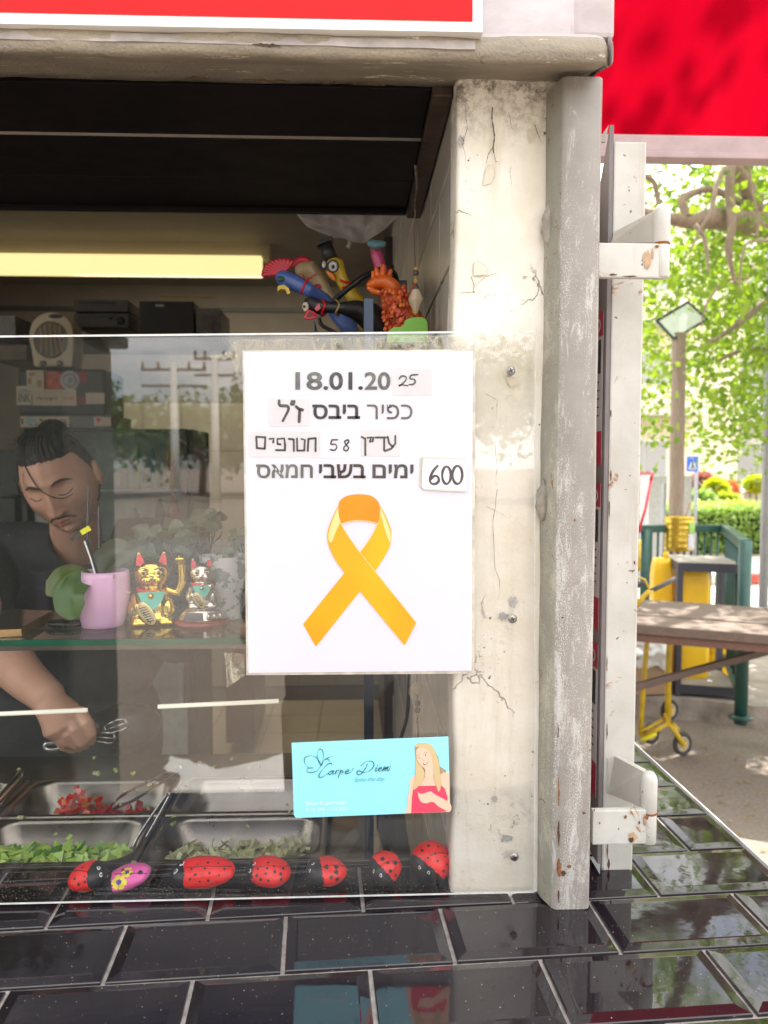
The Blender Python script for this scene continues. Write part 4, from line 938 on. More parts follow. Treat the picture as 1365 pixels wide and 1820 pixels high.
# lucky cats
def cat(name, px, base_py, hpx, Y, gold, label, waving):
    mt = GOLD if gold else SILV
    o = empty(name, (P(px, base_py, Y).x, Y, ZS), label, 'figurine')
    s = S_(hpx, Y)/100.0; base = Vector((P(px, base_py, Y).x, Y, ZS))
    def W(x, y, z): return base+Vector((x, y, z))*s
    yaw = Matrix.Rotation(R(12), 4, 'Z')
    lift = 0 if gold else 24; kk = 1 if gold else .78
    def W(x, y, z):
        v = yaw @ Vector((x*kk, y*kk, 0)); return base+Vector((v.x, v.y, lift+z*kk))*s
    r = s*kk
    g = MB()
    g.ball(W(0, 0, 26), (27*r, 22*r, 29*r)); g.ball(W(0, 0, 10), (29*r, 24*r, 12*r)); g.ball(W(0, 0, 66), (23*r, 18*r, 20*r)); g.ball(W(0, 2, 44), (19*r, 16*r, 10*r))
    for sx in (-1, 1):
        g.caps([W(sx*12, 2, 78), W(sx*16, 2, 93)], [8.5*r, 2.8*r], 12); g.ball(W(sx*17, -15, 7), (10*r, 9*r, 6.5*r)); g.ball(W(sx*20, -8, 22), (11*r, 11*r, 14*r)); g.ball(W(sx*7, -16, 60), (7*r, 5*r, 5*r))
    g.ball(W(0, -18, 63), (3*r, 3*r, 2.5*r)); g.caps([W(-20, -8, 36), W(-17, -20, 26)], [7*r, 6*r], 12)
    for i in range(4): g.ball(W(-22+i*4, -22, 4), 3*r, 10, 8); g.ball(W(12+i*4, -22, 4), 3*r, 10, 8)
    if waving:
        pass
    else: g.caps([W(18, -8, 36), W(16, -16, 42)], [7*r, 6*r], 12)
    b = g.to('body', mt, o); remesh(b, 1.15*s, 3, .5)
    if waving:
        g = MB(); g.caps([W(20, -4, 44), W(33, -6, 40), W(39, -6, 55), W(38, -6, 78), W(36, -8, 86)], [6*r, 7*r, 6.5*r, 5.5*r, 7*r], 16)
        for i in range(3): g.ball(W(32+i*4, -14, 86), 2.6*r, 10, 8)
        a = g.to('waving_arm', mt, o); remesh(a, 1.1*s, 2, .5)
    for sx in (-1, 1):
        g = MB(); q = [W(sx*8.5, -5.6, 78), W(sx*19.5, -5.0, 78), W(sx*18.6, -2.0, 89), W(sx*15.6, -1.3, 93.5), W(sx*11, -3.2, 88)]; g.poly(q, (0, -1.6*s, 0)); g.to('ear_lining', RED, o)
        g = MB(); g.ball(W(sx*9.5, -17.0, 69), (4.6*r, 1.6*r, 3*r), 14, 8); g.to('eye', mat('amber_eye', (.55, .40, .08), .25), o, True)
        g = MB(); g.ball(W(sx*9.5, -18.4, 69), (2*r, 1*r, 2*r), 12, 8); g.to('pupil', BLACK, o, True)
        g = MB(); g.tube([W(sx*4, -18, 73.5), W(sx*9, -17.3, 75.8), W(sx*15, -14.5, 74)], .55*r, 6); g.to('brow', mat('dark_brow', (.10, .06, .02), .5), o)
    g = MB(); g.tube([W(-5, -20.5, 58), W(-2, -21, 56.4), W(0, -21.2, 57.6), W(2, -21, 56.4), W(5, -20.5, 58)], .6*r, 6); g.to('mouth', mat('brown_mouth', (.25, .06, .04), .5), o)
    g = MB(); ring = [W(18.5*math.cos(t/28*math.tau), 2+17*math.sin(t/28*math.tau), 47-3*max(0, -math.sin(t/28*math.tau))) for t in range(29)]; g.tube(ring, 2.4*r, 8, False); g.to('collar', RED, o, True)
    g = MB(); g.poly([W(x, y, z) for x, y, z in ((-17, -15.5, 44), (-13, -20.5, 34), (-6, -24, 26), (2, -24.6, 22), (9, -23, 27), (14, -19.5, 35), (17, -15.5, 44), (0, -20, 45))], (0, -1.4*s, 0)); g.to('bib', TEAL, o)
    g = MB(); g.ball(W(-1, -22.5, 40), 4*r, 14, 10); g.to('bell', mt, o, True)
    cc = W(-6, -27, 18); M_ = Matrix.Rotation(R(-28), 4, 'Y') @ Matrix.Rotation(R(8), 4, 'X')
    g = MB(); g.ball(cc, (8.8*r, 1.8*r, 17*r), 24, 14, M_); g.to('coin_plate', mat('pale_gold_plate', (.78, .62, .30), .3, .7, .05, 50), o, True)
    g = MB()
    for i in range(7):
        z = 11-i*3.4; g.beam(cc+M_ @ Vector((-4.6*r, -2.6*r, z*r)), cc+M_ @ Vector((4.2*r, -2.6*r, (z-2.2)*r)), 1*r, .9*r, (0, 1, 0))
    for i in (2, 5): g.beam(cc+M_ @ Vector((-3*r, -2.7*r, (11-i*3.4)*r)), cc+M_ @ Vector((-1*r, -2.7*r, (4-i*3.4)*r)), .9*r, .9*r, (0, 1, 0))
    g.to('plate_marks', BLACK, o)
    if not gold:
        g = MB(); g.lathe([(40*s, 0), (41*s, 2*s), (40*s, 6*s), (36*s, 7*s)], base, 36); g.to('red_foot', mat('dusky_red_base', (.28, .08, .07), .4), o, True)
        g = MB(); g.lathe([(38*s, 6.5*s), (37*s, 9*s), (32*s, 18*s), (28*s, 24*s), (20*s, 25*s)], base, 36)
        for v in g.bm.verts: v.co.y = base.y+(v.co.y-base.y)*.8
        b_ = g.to('base', mt, o, True)
        g = MB(); g.poly([base+Vector(v)*s for v in ((-23, -31, 9.5), (8, -32, 9.5), (6, -26.5, 20), (-19, -25.5, 20))], (0, -1.0*s, 0)); g.to('solar_cell', mat('dark_solar_cell', (.06, .035, .04), .2), o)
        for i in range(3):
            g = MB(); g.ball(base+Vector((15+i*7.5, -29+i*5, 14))*s, (3.2*s, 2*s, 4*s), 12, 8); g.to('ornament', mt, o, True)
    return o
cat('lucky_cat', 272, 1126, 134, .115, True, 'golden waving lucky cat figurine with red ears and teal bib on the glass shelf', True)
cat('lucky_cat', 360, 1127, 118, .115, False, 'smaller silvery lucky cat on a solar base, right of the golden one', False)

# speckled wrapped planter and the leafy plants behind
def m_speck():
    t = NT('speckled_wrap'); col = t.mix(t.ramp(t.noise(70, 3, .7), .5, .56), (.48, .45, .42), (.13, .15, .11)); return t.set(col, .35)
yq_ = .15
g = MB(); g.lathe([(.022, 0), (.026, .03), (.028, .068), (.0262, .068), (.024, .06), (.0, .058)], (P(402, 1100, yq_).x, yq_, ZS), 28, False); wr = g.to('wrapped_planter', m_speck(), None, True)
tag(wr, 'grey speckled paper-wrapped planter behind the silvery cat', 'planter')
def clump(name, label, cx, cy, n, spread, Y, m, par=None, lw=.011, seed=1, holder=True):
    rr = random.Random(seed); root = empty(name, (P(cx, 1090, Y).x, Y, ZS), label, 'plant')
    g = MB(); bz = P(cx, 1060, Y)
    g.lathe([(.018, ZS), (.024, ZS+.03), (.024, bz.z-.004), (.02, bz.z-.004)], (bz.x, Y, 0), 20); g.to('planter', DKGREY, root, True)
    for i in range(n):
        tx, ty = cx+rr.uniform(-1, 1)*spread[0], cy+rr.uniform(-1, 1)*spread[1]
        e = P(tx, ty, Y+rr.uniform(-.04, .04)); b_ = Vector((bz.x+rr.uniform(-.01, .01), Y, bz.z-.005)); 
        g = MB(); g.tube(spline([b_, (b_+e)/2+Vector((rr.uniform(-.01, .01), 0, .012)), e], 4), .0009, 5); g.to('stem', mat('reddish_stem', (.20, .14, .08), .5) if i % 3 == 0 else OLD_, root)
        d = Vector((rr.uniform(-1, 1), rr.uniform(-.8, .2), rr.uniform(-.5, .35))).normalized()*lw*rr.uniform(1.5, 2.3)
        leafmesh('leaf', [e-d*.5, e-d*.15, e+d*.2, e+d*.55], [.002, lw*.9, lw*.75, .001], m, root, (rr.uniform(-.6, .6), -1, rr.uniform(.2, 1.2)), .2, 4)
    return root
GL1 = mat('grey_green_leaf', (.055, .085, .035), .45, 0, .3, 60); GL2 = mat('dark_mottled_leaf', (.04, .06, .028), .4, 0, .5, 90)
clump('potted_plant', 'leafy potted plant with grey-green leaves behind the golden cat', 290, 985, 34, (68, 42), .20, GL2, seed=4)
clump('potted_plant', 'tall-stemmed leafy potted plant rising behind the silvery cat', 345, 965, 26, (52, 50), .22, GL1, seed=9)
clump('potted_plant', 'small fine-leaved plant at the end of the glass shelf beside the notice', 420, 1010, 22, (22, 70), .19, mat('pale_fine_leaf', (.10, .14, .075), .5, 0, .3, 60), lw=.006, seed=12)

# ================================================================ PAINTED LADYBIRD STONES ON THE LEDGE
SRED = mat('red_painted_stone', (.80, .022, .020), .38, 0, .14, 120, .25, 250, .0006); SPNK = mat('pink_painted_stone', (.80, .13, .42), .4, 0, .12, 120, .25, 250, .0006)
SBLK = mat('black_painted_stone', (.018, .016, .018), .4, 0, .3, 120); SBARE = mat('bare_stone', (.36, .28, .20), .7, 0, .2, 80)
def stone(px, py, wpx, hpx, head_ang, label, hf=.45, dep=.018, roll=0, kind='red', spots=8, eyes='side', lump=.07, seed=1, tallness=None, zoff=0):
    Y = .030+ (dep-.018)*.5
    s = S_(1, Y); a = wpx/2*s; rr = random.Random(seed)
    c_h = tallness or math.sqrt(max((hpx/2*s/.88)**2-(dep*.5)**2, .00005))
    c = PZ(px, py, ZL+.004+c_h*.75); c = Vector((P(px, py, Y).x, Y, ZL+.0045+c_h*.93+zoff))
    root = empty('ladybird_stone', (c.x, c.y, ZL+.004), label, 'painted stone', 'painted stones along the foot of the pane')
    Mr = Matrix.Rotation(roll, 4, 'Y')
    ha = R(head_ang); hd = Vector((math.cos(ha), -.45 if eyes == 'front' else -.18, math.sin(ha))).normalized()
    off = Vector((seed*3.1, 2, 5))
    def fn(q, q2): return q2*(1+lump*mn.noise(q*1.3+off)+lump*.25*mn.noise(q*4+off))
    g = MB(); g.ball(c, (a, dep, c_h), 72, 44, Mr, fn)
    bm = g.bm; bmesh.ops.recalc_face_normals(bm, faces=bm.faces)
    for f in bm.faces:
        p = f.calc_center_median()-c; n = Vector((p.x/a, p.y/dep, p.z/c_h)); lim = hf+.05*mn.noise(n*2.5+off)
        f.material_index = 1 if n.dot(hd) > lim*1.0 else (2 if n.z < -.62+.1*mn.noise(n*3+off) else 0)
    body = g.to('stone', [SPNK if kind == 'pink' else SRED, SBLK, SBARE], root, True, fixn=False)
    me = body.data; import mathutils; bvh = mathutils.bvhtree.BVHTree.FromPolygons([v.co for v in me.vertices], [tuple(p.vertices) for p in me.polygons])
    def surf(dx, dz):     # point on the camera-facing surface, given in half-sizes
        o = Vector((c.x+dx*a, c.y-.1, c.z+dz*c_h+.1*.45)); h = bvh.ray_cast(o, Vector((0, 1, -.45)).normalized())
        return (h[0], h[1]) if h[0] else (None, None)
    def dot(dx, dz, r_, m, nm, el=1, lift=.0003, ring=0):
        p, n = surf(dx, dz)
        if p is None: return
        u = n.cross(Vector((0, 0, 1))).normalized(); v = n.cross(u); g = MB(); N = 14
        pts = []
        ph = rr.uniform(0, 6)
        for i in range(N):
            t = i/N*math.tau; q = p+(u*math.cos(t)*r_*el+v*math.sin(t)*r_)*(1+(.12*math.sin(3*t+ph) if not ring else 0)); h = bvh.find_nearest(q)
            pts.append(h[0]+h[1]*lift)
        if ring: g.ribbon(pts, ring, 0, True); 
        else:
            cv = g.bm.verts.new(p+n*lift*1.2); vv = [g.bm.verts.new(q) for q in pts]
            for i in range(N): g._f([vv[i], vv[(i+1) % N], cv])
        g.to(nm, m, root, fixn=not ring)
    side = -1 if math.cos(ha) > 0 else 1
    k = 0; tries = 0; used = []
    while k < spots and tries < 200:
        tries += 1; dx, dz = rr.uniform(-.8, .8), rr.uniform(-.6, .85); n = Vector((dx, -.3, dz))
        if dx*hd.x+dz*hd.z > hf-.28 or dx*dx+dz*dz > .72 or any((dx-x)**2*(a/c_h)+(dz-z)**2 < .13 for x, z in used): continue
        used.append((dx, dz)); dot(dx, dz, a*(rr.uniform(.028, .048) if spots > 12 else rr.uniform(.05, .08)) if spots > 6 else a*rr.uniform(.09, .14), SBLK, 'spot', rr.uniform(.8, 1.2)); k += 1
    # wing line
    g = MB(); st = []
    for i in range(16):
        t = i/15; dx = (hd.x*(hf-.1))*(1-t)+(-math.copysign(.9, hd.x))*t; p, n = surf(dx, .50-.25*abs(t-.5))
        if p is not None: st.append(p+n*.0003)
    if len(st) > 3: g.tube(st, .00035, 5); g.to('wing_line', SBLK, root)
    ex = {'side': [(math.copysign(.78, hd.x), .12), (math.copysign(.62, hd.x), .62)], 'front': [(hd.x*.75-.12, hd.z*.5+.10), (hd.x*.75+.28, hd.z*.5-.14)]}[eyes]
    for i, (dx, dz) in enumerate(ex):
        dot(dx, dz, a*.085 if wpx > 70 else a*.11, WHITE, 'eye', .8, .0005); dot(dx, dz, a*.045 if wpx > 70 else a*.055, SBLK, 'pupil', .8, .0009)
    if kind == 'pink':
        for fx, fz, fr in ((-.12, -.35, .0052), (.12, .55, .0036)):
            for i in range(6):
                t = i/6*math.tau; dot(fx+math.cos(t)*fr/a, fz+math.sin(t)*fr/c_h*.9, fr*.52, mat('yellow_petal_paint', (.75, .62, .06), .4), 'petal', 1, .0005)
            dot(fx, fz, fr*.4, mat('blue_dot_paint', (.05, .05, .4), .4), 'flower_centre', 1, .0009)
    return root
stone(158, 1574, 70, 50, 12, 'leftmost red ladybird stone, black head pointing right', seed=2, hf=.42, spots=7, roll=R(-12))
stone(226, 1575, 86, 44, 188, 'pink ladybird stone painted with yellow flowers', kind='pink', seed=5, hf=.55, spots=4, roll=R(-14))
stone(361, 1560, 116, 54, 180, 'long oblong red ladybird stone, third from the left', seed=7, hf=.62, spots=13, roll=R(-3))
stone(478, 1551, 80, 52, 172, 'round red ladybird stone with many small spots below the turquoise card corner', seed=9, hf=.80, spots=12, roll=R(6), lump=.05)
stone(580, 1557, 74, 50, 182, 'red ladybird stone with a big black head facing left and large spots', seed=12, hf=.28, spots=5, roll=R(3))
stone(684, 1552, 60, 58, 215, 'upright triangular red ladybird stone with two white eyes low on the left', seed=15, hf=.18, spots=5, eyes='front', roll=R(-32), lump=.16, tallness=.0145)
stone(766, 1541, 76, 78, 225, 'largest rounded red ladybird stone with a big black face, nearest the plaster pillar', seed=21, hf=.30, spots=9, eyes='front', lump=.04, dep=.020, tallness=.0195)
cen = np.stack([rng.uniform(-.4, .14, 900), rng.uniform(.008, .06, 900), np.full(900, ZL+.0052)], 1)
tag(leafcards('dust_crumbs', cen, .0012, mat('tan_grit', (.30, .24, .16), .9), flat=True, seed=2, aspect=.9), kind='stuff')

# ================================================================ STEEL SALAD COUNTER WITH PANS
ZC = 1.052
top = empty('steel_counter', (-.1, .4, 0), 'stained stainless steel salad counter behind the ledge', 'counter')
Xc = PZ(245, 1530, ZC).x
rows = [(.078, .148), (.152, ydepth(1447, ZC)-.003), (ydepth(1447, ZC)+.001, ydepth(1380, ZC)-.002)]
PW = .212
g = MB(); yb0 = rows[-1][1]+.003
g.box((-1.2, yb0, ZC-.004), (Xc+PW+.012, ydepth(1338, ZC), ZC), .001); g.to('back_plate', STEELD, top)
g = MB(); g.box((Xc+PW+.005, .074, ZC-.03), (Xc+PW+.055, yb0, ZC), .002); g.to('side_plate', STEELD, top)
g = MB(); g.box((-1.2, .074, .2), (Xc+PW+.05, ydepth(1338, ZC), .86)); g.box((-1.2, ydepth(1338, ZC)-.01, .8), (Xc+PW+.05, ydepth(1338, ZC), ZC-.005)); g.box((Xc+PW+.05, .074, .8), (Xc+PW+.053, ydepth(1338, ZC), ZC-.002)); g.to('cabinet', STEELD, top)
def rrect(x0, x1, y0, y1, r_, n=7):
    out = []
    for cx, cy, a0 in ((x1-r_, y1-r_, 0), (x0+r_, y1-r_, 90), (x0+r_, y0+r_, 180), (x1-r_, y0+r_, 270)):
        for i in range(n): t = R(a0+90*i/(n-1)); out.append((cx+r_*math.cos(t), cy+r_*math.sin(t)))
    return out
def pan(x0, x1, y0, y1, label, depth=.07):
    o = empty('food_pan', ((x0+x1)/2, (y0+y1)/2, ZC-depth), label, 'pan', 'steel food pans set in the counter')
    g = MB(); rc = min(.03, (y1-y0)*.42)
    L = [(rrect(x0, x1, y0, y1, .004), -.004), (rrect(x0, x1, y0, y1, .004), .001), (rrect(x0+.004, x1-.004, y0+.004, y1-.004, .008), .0022), (rrect(x0+.008, x1-.008, y0+.007, y1-.007, rc), .0012), (rrect(x0+.010, x1-.010, y0+.009, y1-.009, rc), -.003),
         (rrect(x0+.012, x1-.012, y0+.011, y1-.011, rc), -.028), (rrect(x0+.0145, x1-.0145, y0+.0135, y1-.0135, rc), -.030), (rrect(x0+.019, x1-.019, y0+.017, y1-.017, rc*.8), -depth+.012), (rrect(x0+.028, x1-.028, y0+.025, y1-.025, rc*.6), -depth)]
    rings = [[g.bm.verts.new((x, y, ZC+z)) for x, y in q] for q, z in L]
    for a, b in zip(rings, rings[1:]):
        n = len(a)
        for i in range(n): g._f([a[i], a[(i+1) % n], b[(i+1) % n], b[i]])
    g._f(rings[-1]); g.to('pan_body', STEEL, o, True, fixn=False); return o
xl_, xr_ = Xc-PW, Xc+PW
pan(xl_, Xc-.002, *rows[2], 'steel pan holding chopped red tomatoes, back row')
pan(xl_, Xc-.002, *rows[1], 'steel pan full of sliced green cucumber, middle row')
pan(xl_, Xc-.002, *rows[0], 'empty steel pan at front left behind the two leftmost stones')
pan(Xc+.002, xr_, *rows[2], 'steel pan at the back right under the bright reflection')
pan(Xc+.002, xr_, *rows[1], 'steel pan of pale shredded cabbage, middle row right')
pan(Xc+.002, xr_, *rows[0], 'empty steel pan at front right behind the long red stone')
pan(xl_-PW-.002, xl_-.003, *rows[1], 'steel pan at the far left edge of the middle row'); pan(xl_-PW-.002, xl_-.003, *rows[2], 'steel pan at the far left edge of the back row')
def chunks(name, x0, x1, y0, y1, z0, zh, n, mats, size, seed, mound=None, squash=1.0, wf=.42):
    rr = random.Random(seed); g = MB()
    for i in range(n):
        x, y = rr.uniform(x0, x1), rr.uniform(y0, y1)
        hgt = zh*(mound(x, y) if mound else 1); z = z0+rr.random()*hgt
        s = size*rr.uniform(.6, 1.3); ax = Vector((rr.gauss(0, 1), rr.gauss(0, 1), rr.gauss(0, .6))).normalized(); b_ = ax.orthogonal().normalized(); b_ = Matrix.Rotation(rr.uniform(0, 6.3), 3, ax) @ b_; c_ = ax.cross(b_)
        v = [Vector((x, y, z))+ax*s*p+b_*s*q*wf+c_*s*r_*wf*squash for p, q, r_ in ((-.5, 0, 1), (-.45, -.8, -.5), (-.5, .8, -.5), (.5, 0, .8), (.42, -.8, -.6), (.5, .7, -.4))]
        v = [g.bm.verts.new(q) for q in v]
        for j, (f, m) in enumerate((((0, 1, 2), 0), ((3, 5, 4), 0), ((0, 3, 4, 1), 0), ((0, 2, 5, 3), 0), ((1, 4, 5, 2), 1))):
            q = g._f([v[k] for k in f]); 
            if q: q.material_index = m if len(mats) < 3 or m else (0 if i % 3 else 2)
    return g.to(name, mats)
CUC = mat('pale_cucumber_flesh', (.42, .60, .13), .35, 0, .15, 150, Coat_Weight=.3); CUS = mat('dark_cucumber_skin', (.10, .24, .05), .3, 0, .3, 150)
TOM = mat('wet_tomato', (.62, .03, .02), .22, 0, .3, 150, Coat_Weight=.5); TOM2 = mat('tomato_seedy_flesh', (.58, .16, .06), .25, 0, .3, 250)
CAB = mat('pale_cabbage_shreds', (.62, .62, .36), .4, 0, .2, 200)
r1, r2 = rows[1], rows[2]
tag(chunks('cucumber_slices', xl_+.022, Xc-.03, r1[0]+.02, r1[1]-.03, ZC-.062, .055, 620, [CUC, CUS], .0165, 4, lambda x, y: .55+.45*math.cos((y-r1[0])*14)), kind='stuff', label='heap of chopped green cucumber in the middle pan', cat='vegetables')
tm = lambda x, y: max(.12, math.exp(-((x-(xl_+.085))/.03)**2)*1.3+.75*math.exp(-((x-(Xc-.05))/.045)**2))
tag(chunks('chopped_tomato', xl_+.03, Xc-.03, r2[0]+.02, r2[1]-.035, ZC-.062, .058, 480, [TOM, TOM2], .0125, 6, tm), kind='stuff', label='heap of chopped red tomato in the back pan', cat='vegetables')
tag(chunks('shredded_cabbage', Xc+.03, xr_-.03, r1[0]+.02, r1[1]-.03, ZC-.060, .042, 700, [CAB, CAB], .024, 8, None, .25, .16), kind='stuff', label='shredded pale cabbage in the right pan', cat='vegetables')
tag(chunks('food_scraps', xl_-.05, xr_, rows[0][1], ydepth(1345, ZC), ZC+.002, .003, 34, [CUC, CAB, CAB], .006, 3), kind='stuff')

# tongs
def tongs(label, hinge_px, tip_px, Yh, Yt, spread=10, zlift=0):
    a, b = P(*hinge_px, Yh), P(*tip_px, Yt); root = empty('serving_tongs', a, label, 'tongs', 'steel tongs resting in the pans')
    d = (b-a).normalized(); s = d.cross(Vector((0, -1, .5))).normalized(); w_ = S_(spread, Yh)
    for sg_ in (-1, 1):
        off = s*w_*sg_; sp = spline([a+off*.45, a+(b-a)*.35+off*.8, a+(b-a)*.8+off*1.0, b+off*.35], 6); g = MB()
        nn = d.cross(s); rows_ = []
        for i, p in enumerate(sp):
            t = i/(len(sp)-1); hw = .0048+.0035*max(0, t-.75)*4; rows_.append([g.bm.verts.new(p+nn*hw*u+s*sg_*(.0014*(1-u*u))) for u in (-1, -.5, 0, .5, 1)]+[g.bm.verts.new(p+nn*hw*u+s*sg_*(.0014*(1-u*u)-.0012)) for u in (1, .5, 0, -.5, -1)])
        for r0, r1_ in zip(rows_, rows_[1:]):
            for j in range(10): g._f([r0[j], r0[(j+1) % 10], r1_[(j+1) % 10], r1_[j]])
        g._f(rows_[0]); g._f(rows_[-1]); g.to('arm', CHROME, root, True)
    g = MB(); nn = d.cross(s); rr_ = []
    for i in range(9):
        t = R(-90+22.5*i); p = a+s*math.sin(t)*w_*.47-d*math.cos(t)*w_*.5; rr_.append([g.bm.verts.new(p+nn*h) for h in (-.0062, .0062)]+[g.bm.verts.new(p+nn*h+(p-a).normalized()*-.001) for h in (.0062, -.0062)])
    for r0, r1_ in zip(rr_, rr_[1:]):
        for j in range(4): g._f([r0[j], r0[(j+1) % 4], r1_[(j+1) % 4], r1_[j]])
    g.to('hinge_bend', CHROME, root, True); return root
tongs('steel tongs lying in the tomato pan, bend at the upper right', (316, 1368), (202, 1432), .40, .30, 9)
tongs('steel tongs standing in the cucumber pan, bend over the back rim', (300, 1412), (238, 1512), .24, .21, 7)
tongs('steel tongs behind the pink stone pointing down left', (238, 1541), (178, 1590), .095, .085, 7)
tongs('dark steel tongs at the left frame edge beside the tomato pan', (-15, 1440), (40, 1376), .26, .40, 8)
# clear acrylic strip in the right-hand gap
g = MB(); g.beam(P(572, 1560, .10), P(634, 1478, .20), .014, .003, (0, -1, .3), .0006); t = g.to('acrylic_strip', PANE); tag(t, 'clear plastic strip leaning in the gap right of the pans', 'strip')
g = MB(); a = P(683, 1432, .16); g.tube([P(683, 1400, .16), P(684, 1470, .16), P(690, 1508, .16)], [.010, .0095, .0065], 14); t = g.to('black_sleeve', BLACK, None, True); tag(t, 'black tapered sleeve hanging below the turquoise card', 'sleeve')

# lit ceiling lamp, then added glowing strips imitating a reflection
LY = 3.15
lz0, lz1 = P(300, 489, LY).z, P(300, 452, LY).z
lamp = empty('ceiling_lamp', (-.6, LY, 2.5), 'long lit warm white tube lamp below the kiosk ceiling', 'lamp')
xe_ = P(465, 470, LY).x
g = MB(); g.box((-2.0, LY, lz0), (xe_, LY+.05, lz1), .008); g.to('glowing_diffuser', m_emit('lamp_diffuser_glow', (1.0, .78, .33), .40), lamp)
g = MB(); g.box((-2.0, LY+.052, lz1-.01), (P(480, 440, LY+.05).x, LY+.12, P(300, 421, LY+.05).z), .006); g.to('housing', mat('cream_lamp_housing', (.42, .37, .27), .5, 0, .05, 10), lamp)
al = bpy.data.lights.new('lamp_light', 'AREA'); al.shape = 'RECTANGLE'; al.size = 1.5; al.size_y = .06; al.energy = 7; al.color = (1, .84, .58)
alo = bpy.data.objects.new('lamp_light', al); C.objects.link(alo); alo.location = (-.6, LY-.02, lz0-.01); alo.rotation_euler = (R(20), 0, 0); alo.parent = lamp; alo.matrix_parent_inverse = wm(lamp).inverted()
TG = m_emit('reflection_strip_glow', (1.0, .93, .68), .22)  # glowing strips added in place of a pane reflection across the hand
for a, b, lab in (((-140, 1275), (155, 1262), 'added glowing strip imitating a reflection across the hand, left segment'), ((281, 1256), (495, 1246), 'added glowing strip imitating a reflection, right of the tongs')):
    Yq = .30; g = MB(); g.tube([P(*a, Yq), P(*b, Yq)], .0028, 12); t = g.to('reflection_strip', TG, None, True); tag(t, lab, 'reflection strip')

# bead string and cables at the tiled side wall
bs = empty('bead_string', P(738, 380, .16), 'string of small beads with a pale wooden drop hanging by the tiled wall', 'bead string')
Yb = .135
g = MB(); g.tube(spline([P(738, 372, Yb), P(737, 440, Yb), P(740, 520, Yb), P(738, 600, Yb), P(741, 1200, Yb), P(743, 1300, Yb), P(748, 1420, Yb)], 6), .0007, 6); g.to('thread', mat('brown_thread', (.12, .09, .06), .8), bs)
for py in list(range(478, 505, 7))+[512, 550, 556, 1250, 1262, 1270, 1284]:
    g = MB(); g.ball(P(738+(4 if py > 1200 else 1), py, Yb), .0019+.0008*((py*7) % 3), 10, 8); g.to('bead', mat(('copper_bead', 'amber_bead', 'dark_bead')[py % 3], ((.35, .2, .12), (.5, .3, .08), (.08, .06, .06))[py % 3], .3), bs, True)
WB = mat('pale_turned_wood', (.55, .43, .30), .5, 0, .15, 40)
g = MB(); c = P(739, 533, Yb); g.lathe([(.0005, .0145), (.004, .010), (.008, .001), (.0078, -.001), (.003, -.012), (.0005, -.0155)], c, 8); g.to('wooden_drop', WB, bs)
g = MB(); g.ball(P(741, 1224, Yb), S_(12, Yb), 20, 14); g.to('wooden_ball', WB, bs, True)
cb = MB(); cb.tube(spline([P(728, 1190, .26), P(726, 1240, .26), P(722, 1280, .25), P(710, 1320, .24), P(690, 1400, .22)], 8), .0022, 8); t = cb.to('black_cable', BLACK, None, True); tag(t, 'black cable hanging down behind the turquoise card', 'cable')
cb = MB(); cb.tube(spline([P(775, 1190, .16), P(790, 1260, .16), P(800, 1330, .15)], 8), .0008, 6); t = cb.to('thin_wire', DKGREY, None, True); tag(t, 'thin dark wire along the tiled side wall', 'cable')
for px, sx in ((735, 1), (708, .8)):
    pass
cob = MB(); cob.tube(spline([P(738, 295, .10), P(741, 330, .14), P(738, 360, .18), P(738, 376, Yb)], 6), [.0014]*19, 7); t = cob.to('dusty_cord', mat('dusty_brown_cord', (.14, .11, .09), .9, 0, .4, 200, 1, 400, .002), None, True); tag(t, 'dusty brown cord the bead string hangs from', 'cord')

# ================================================================ RUBBER CHICKENS
def R_(name, label): return empty(name, (0, 0, 0), label, 'rubber toy', 'rubber toy birds in the window corner')
def rcol(n, c, **k): return mat(n, c, .42, 0, .12, 60, .5, 160, .0012, Coat_Weight=.25, **k)
YC = .24
def chain(name, px, rad, m, root, Y=YC, vox=.0022, dy=None):
    g = MB(); pts = [P(x, y, Y+(dy[i] if dy else 0)) for i, (x, y) in enumerate(px)]; g.caps(pts, [S_(r, Y) for r in rad], 18)
    o = g.to(name, m, root); remesh(o, vox, 2); return o
def blob(name, px, py, r_, m, root, Y=YC, dY=0, M_=None, vox=0):
    g = MB(); s = S_(1, Y); g.ball(P(px, py, Y+dY), (r_[0]*s, r_[1]*s, r_[2]*s), 20, 14, M_, lambda q, q2: q2*(1+.06*mn.noise(q*3+Vector((px, py, 0))))); return g.to(name, m, root, True)
CB_, CR, CY, CO = rcol('blue_rubber', (.075, .14, .42)), rcol('crimson_rubber', (.50, .02, .045)), rcol('yellow_rubber', (.62, .42, .02)), rcol('orange_rubber', (.72, .13, .01))
CBG, CK, CPK, CTL = rcol('beige_rubber', (.42, .31, .17)), mat('black_rubber', (.022, .02, .02), .45, 0, .4, 60, .4, 160, .001), rcol('pink_rubber', (.52, .05, .17)), rcol('dusty_teal_rubber', (.10, .22, .25))
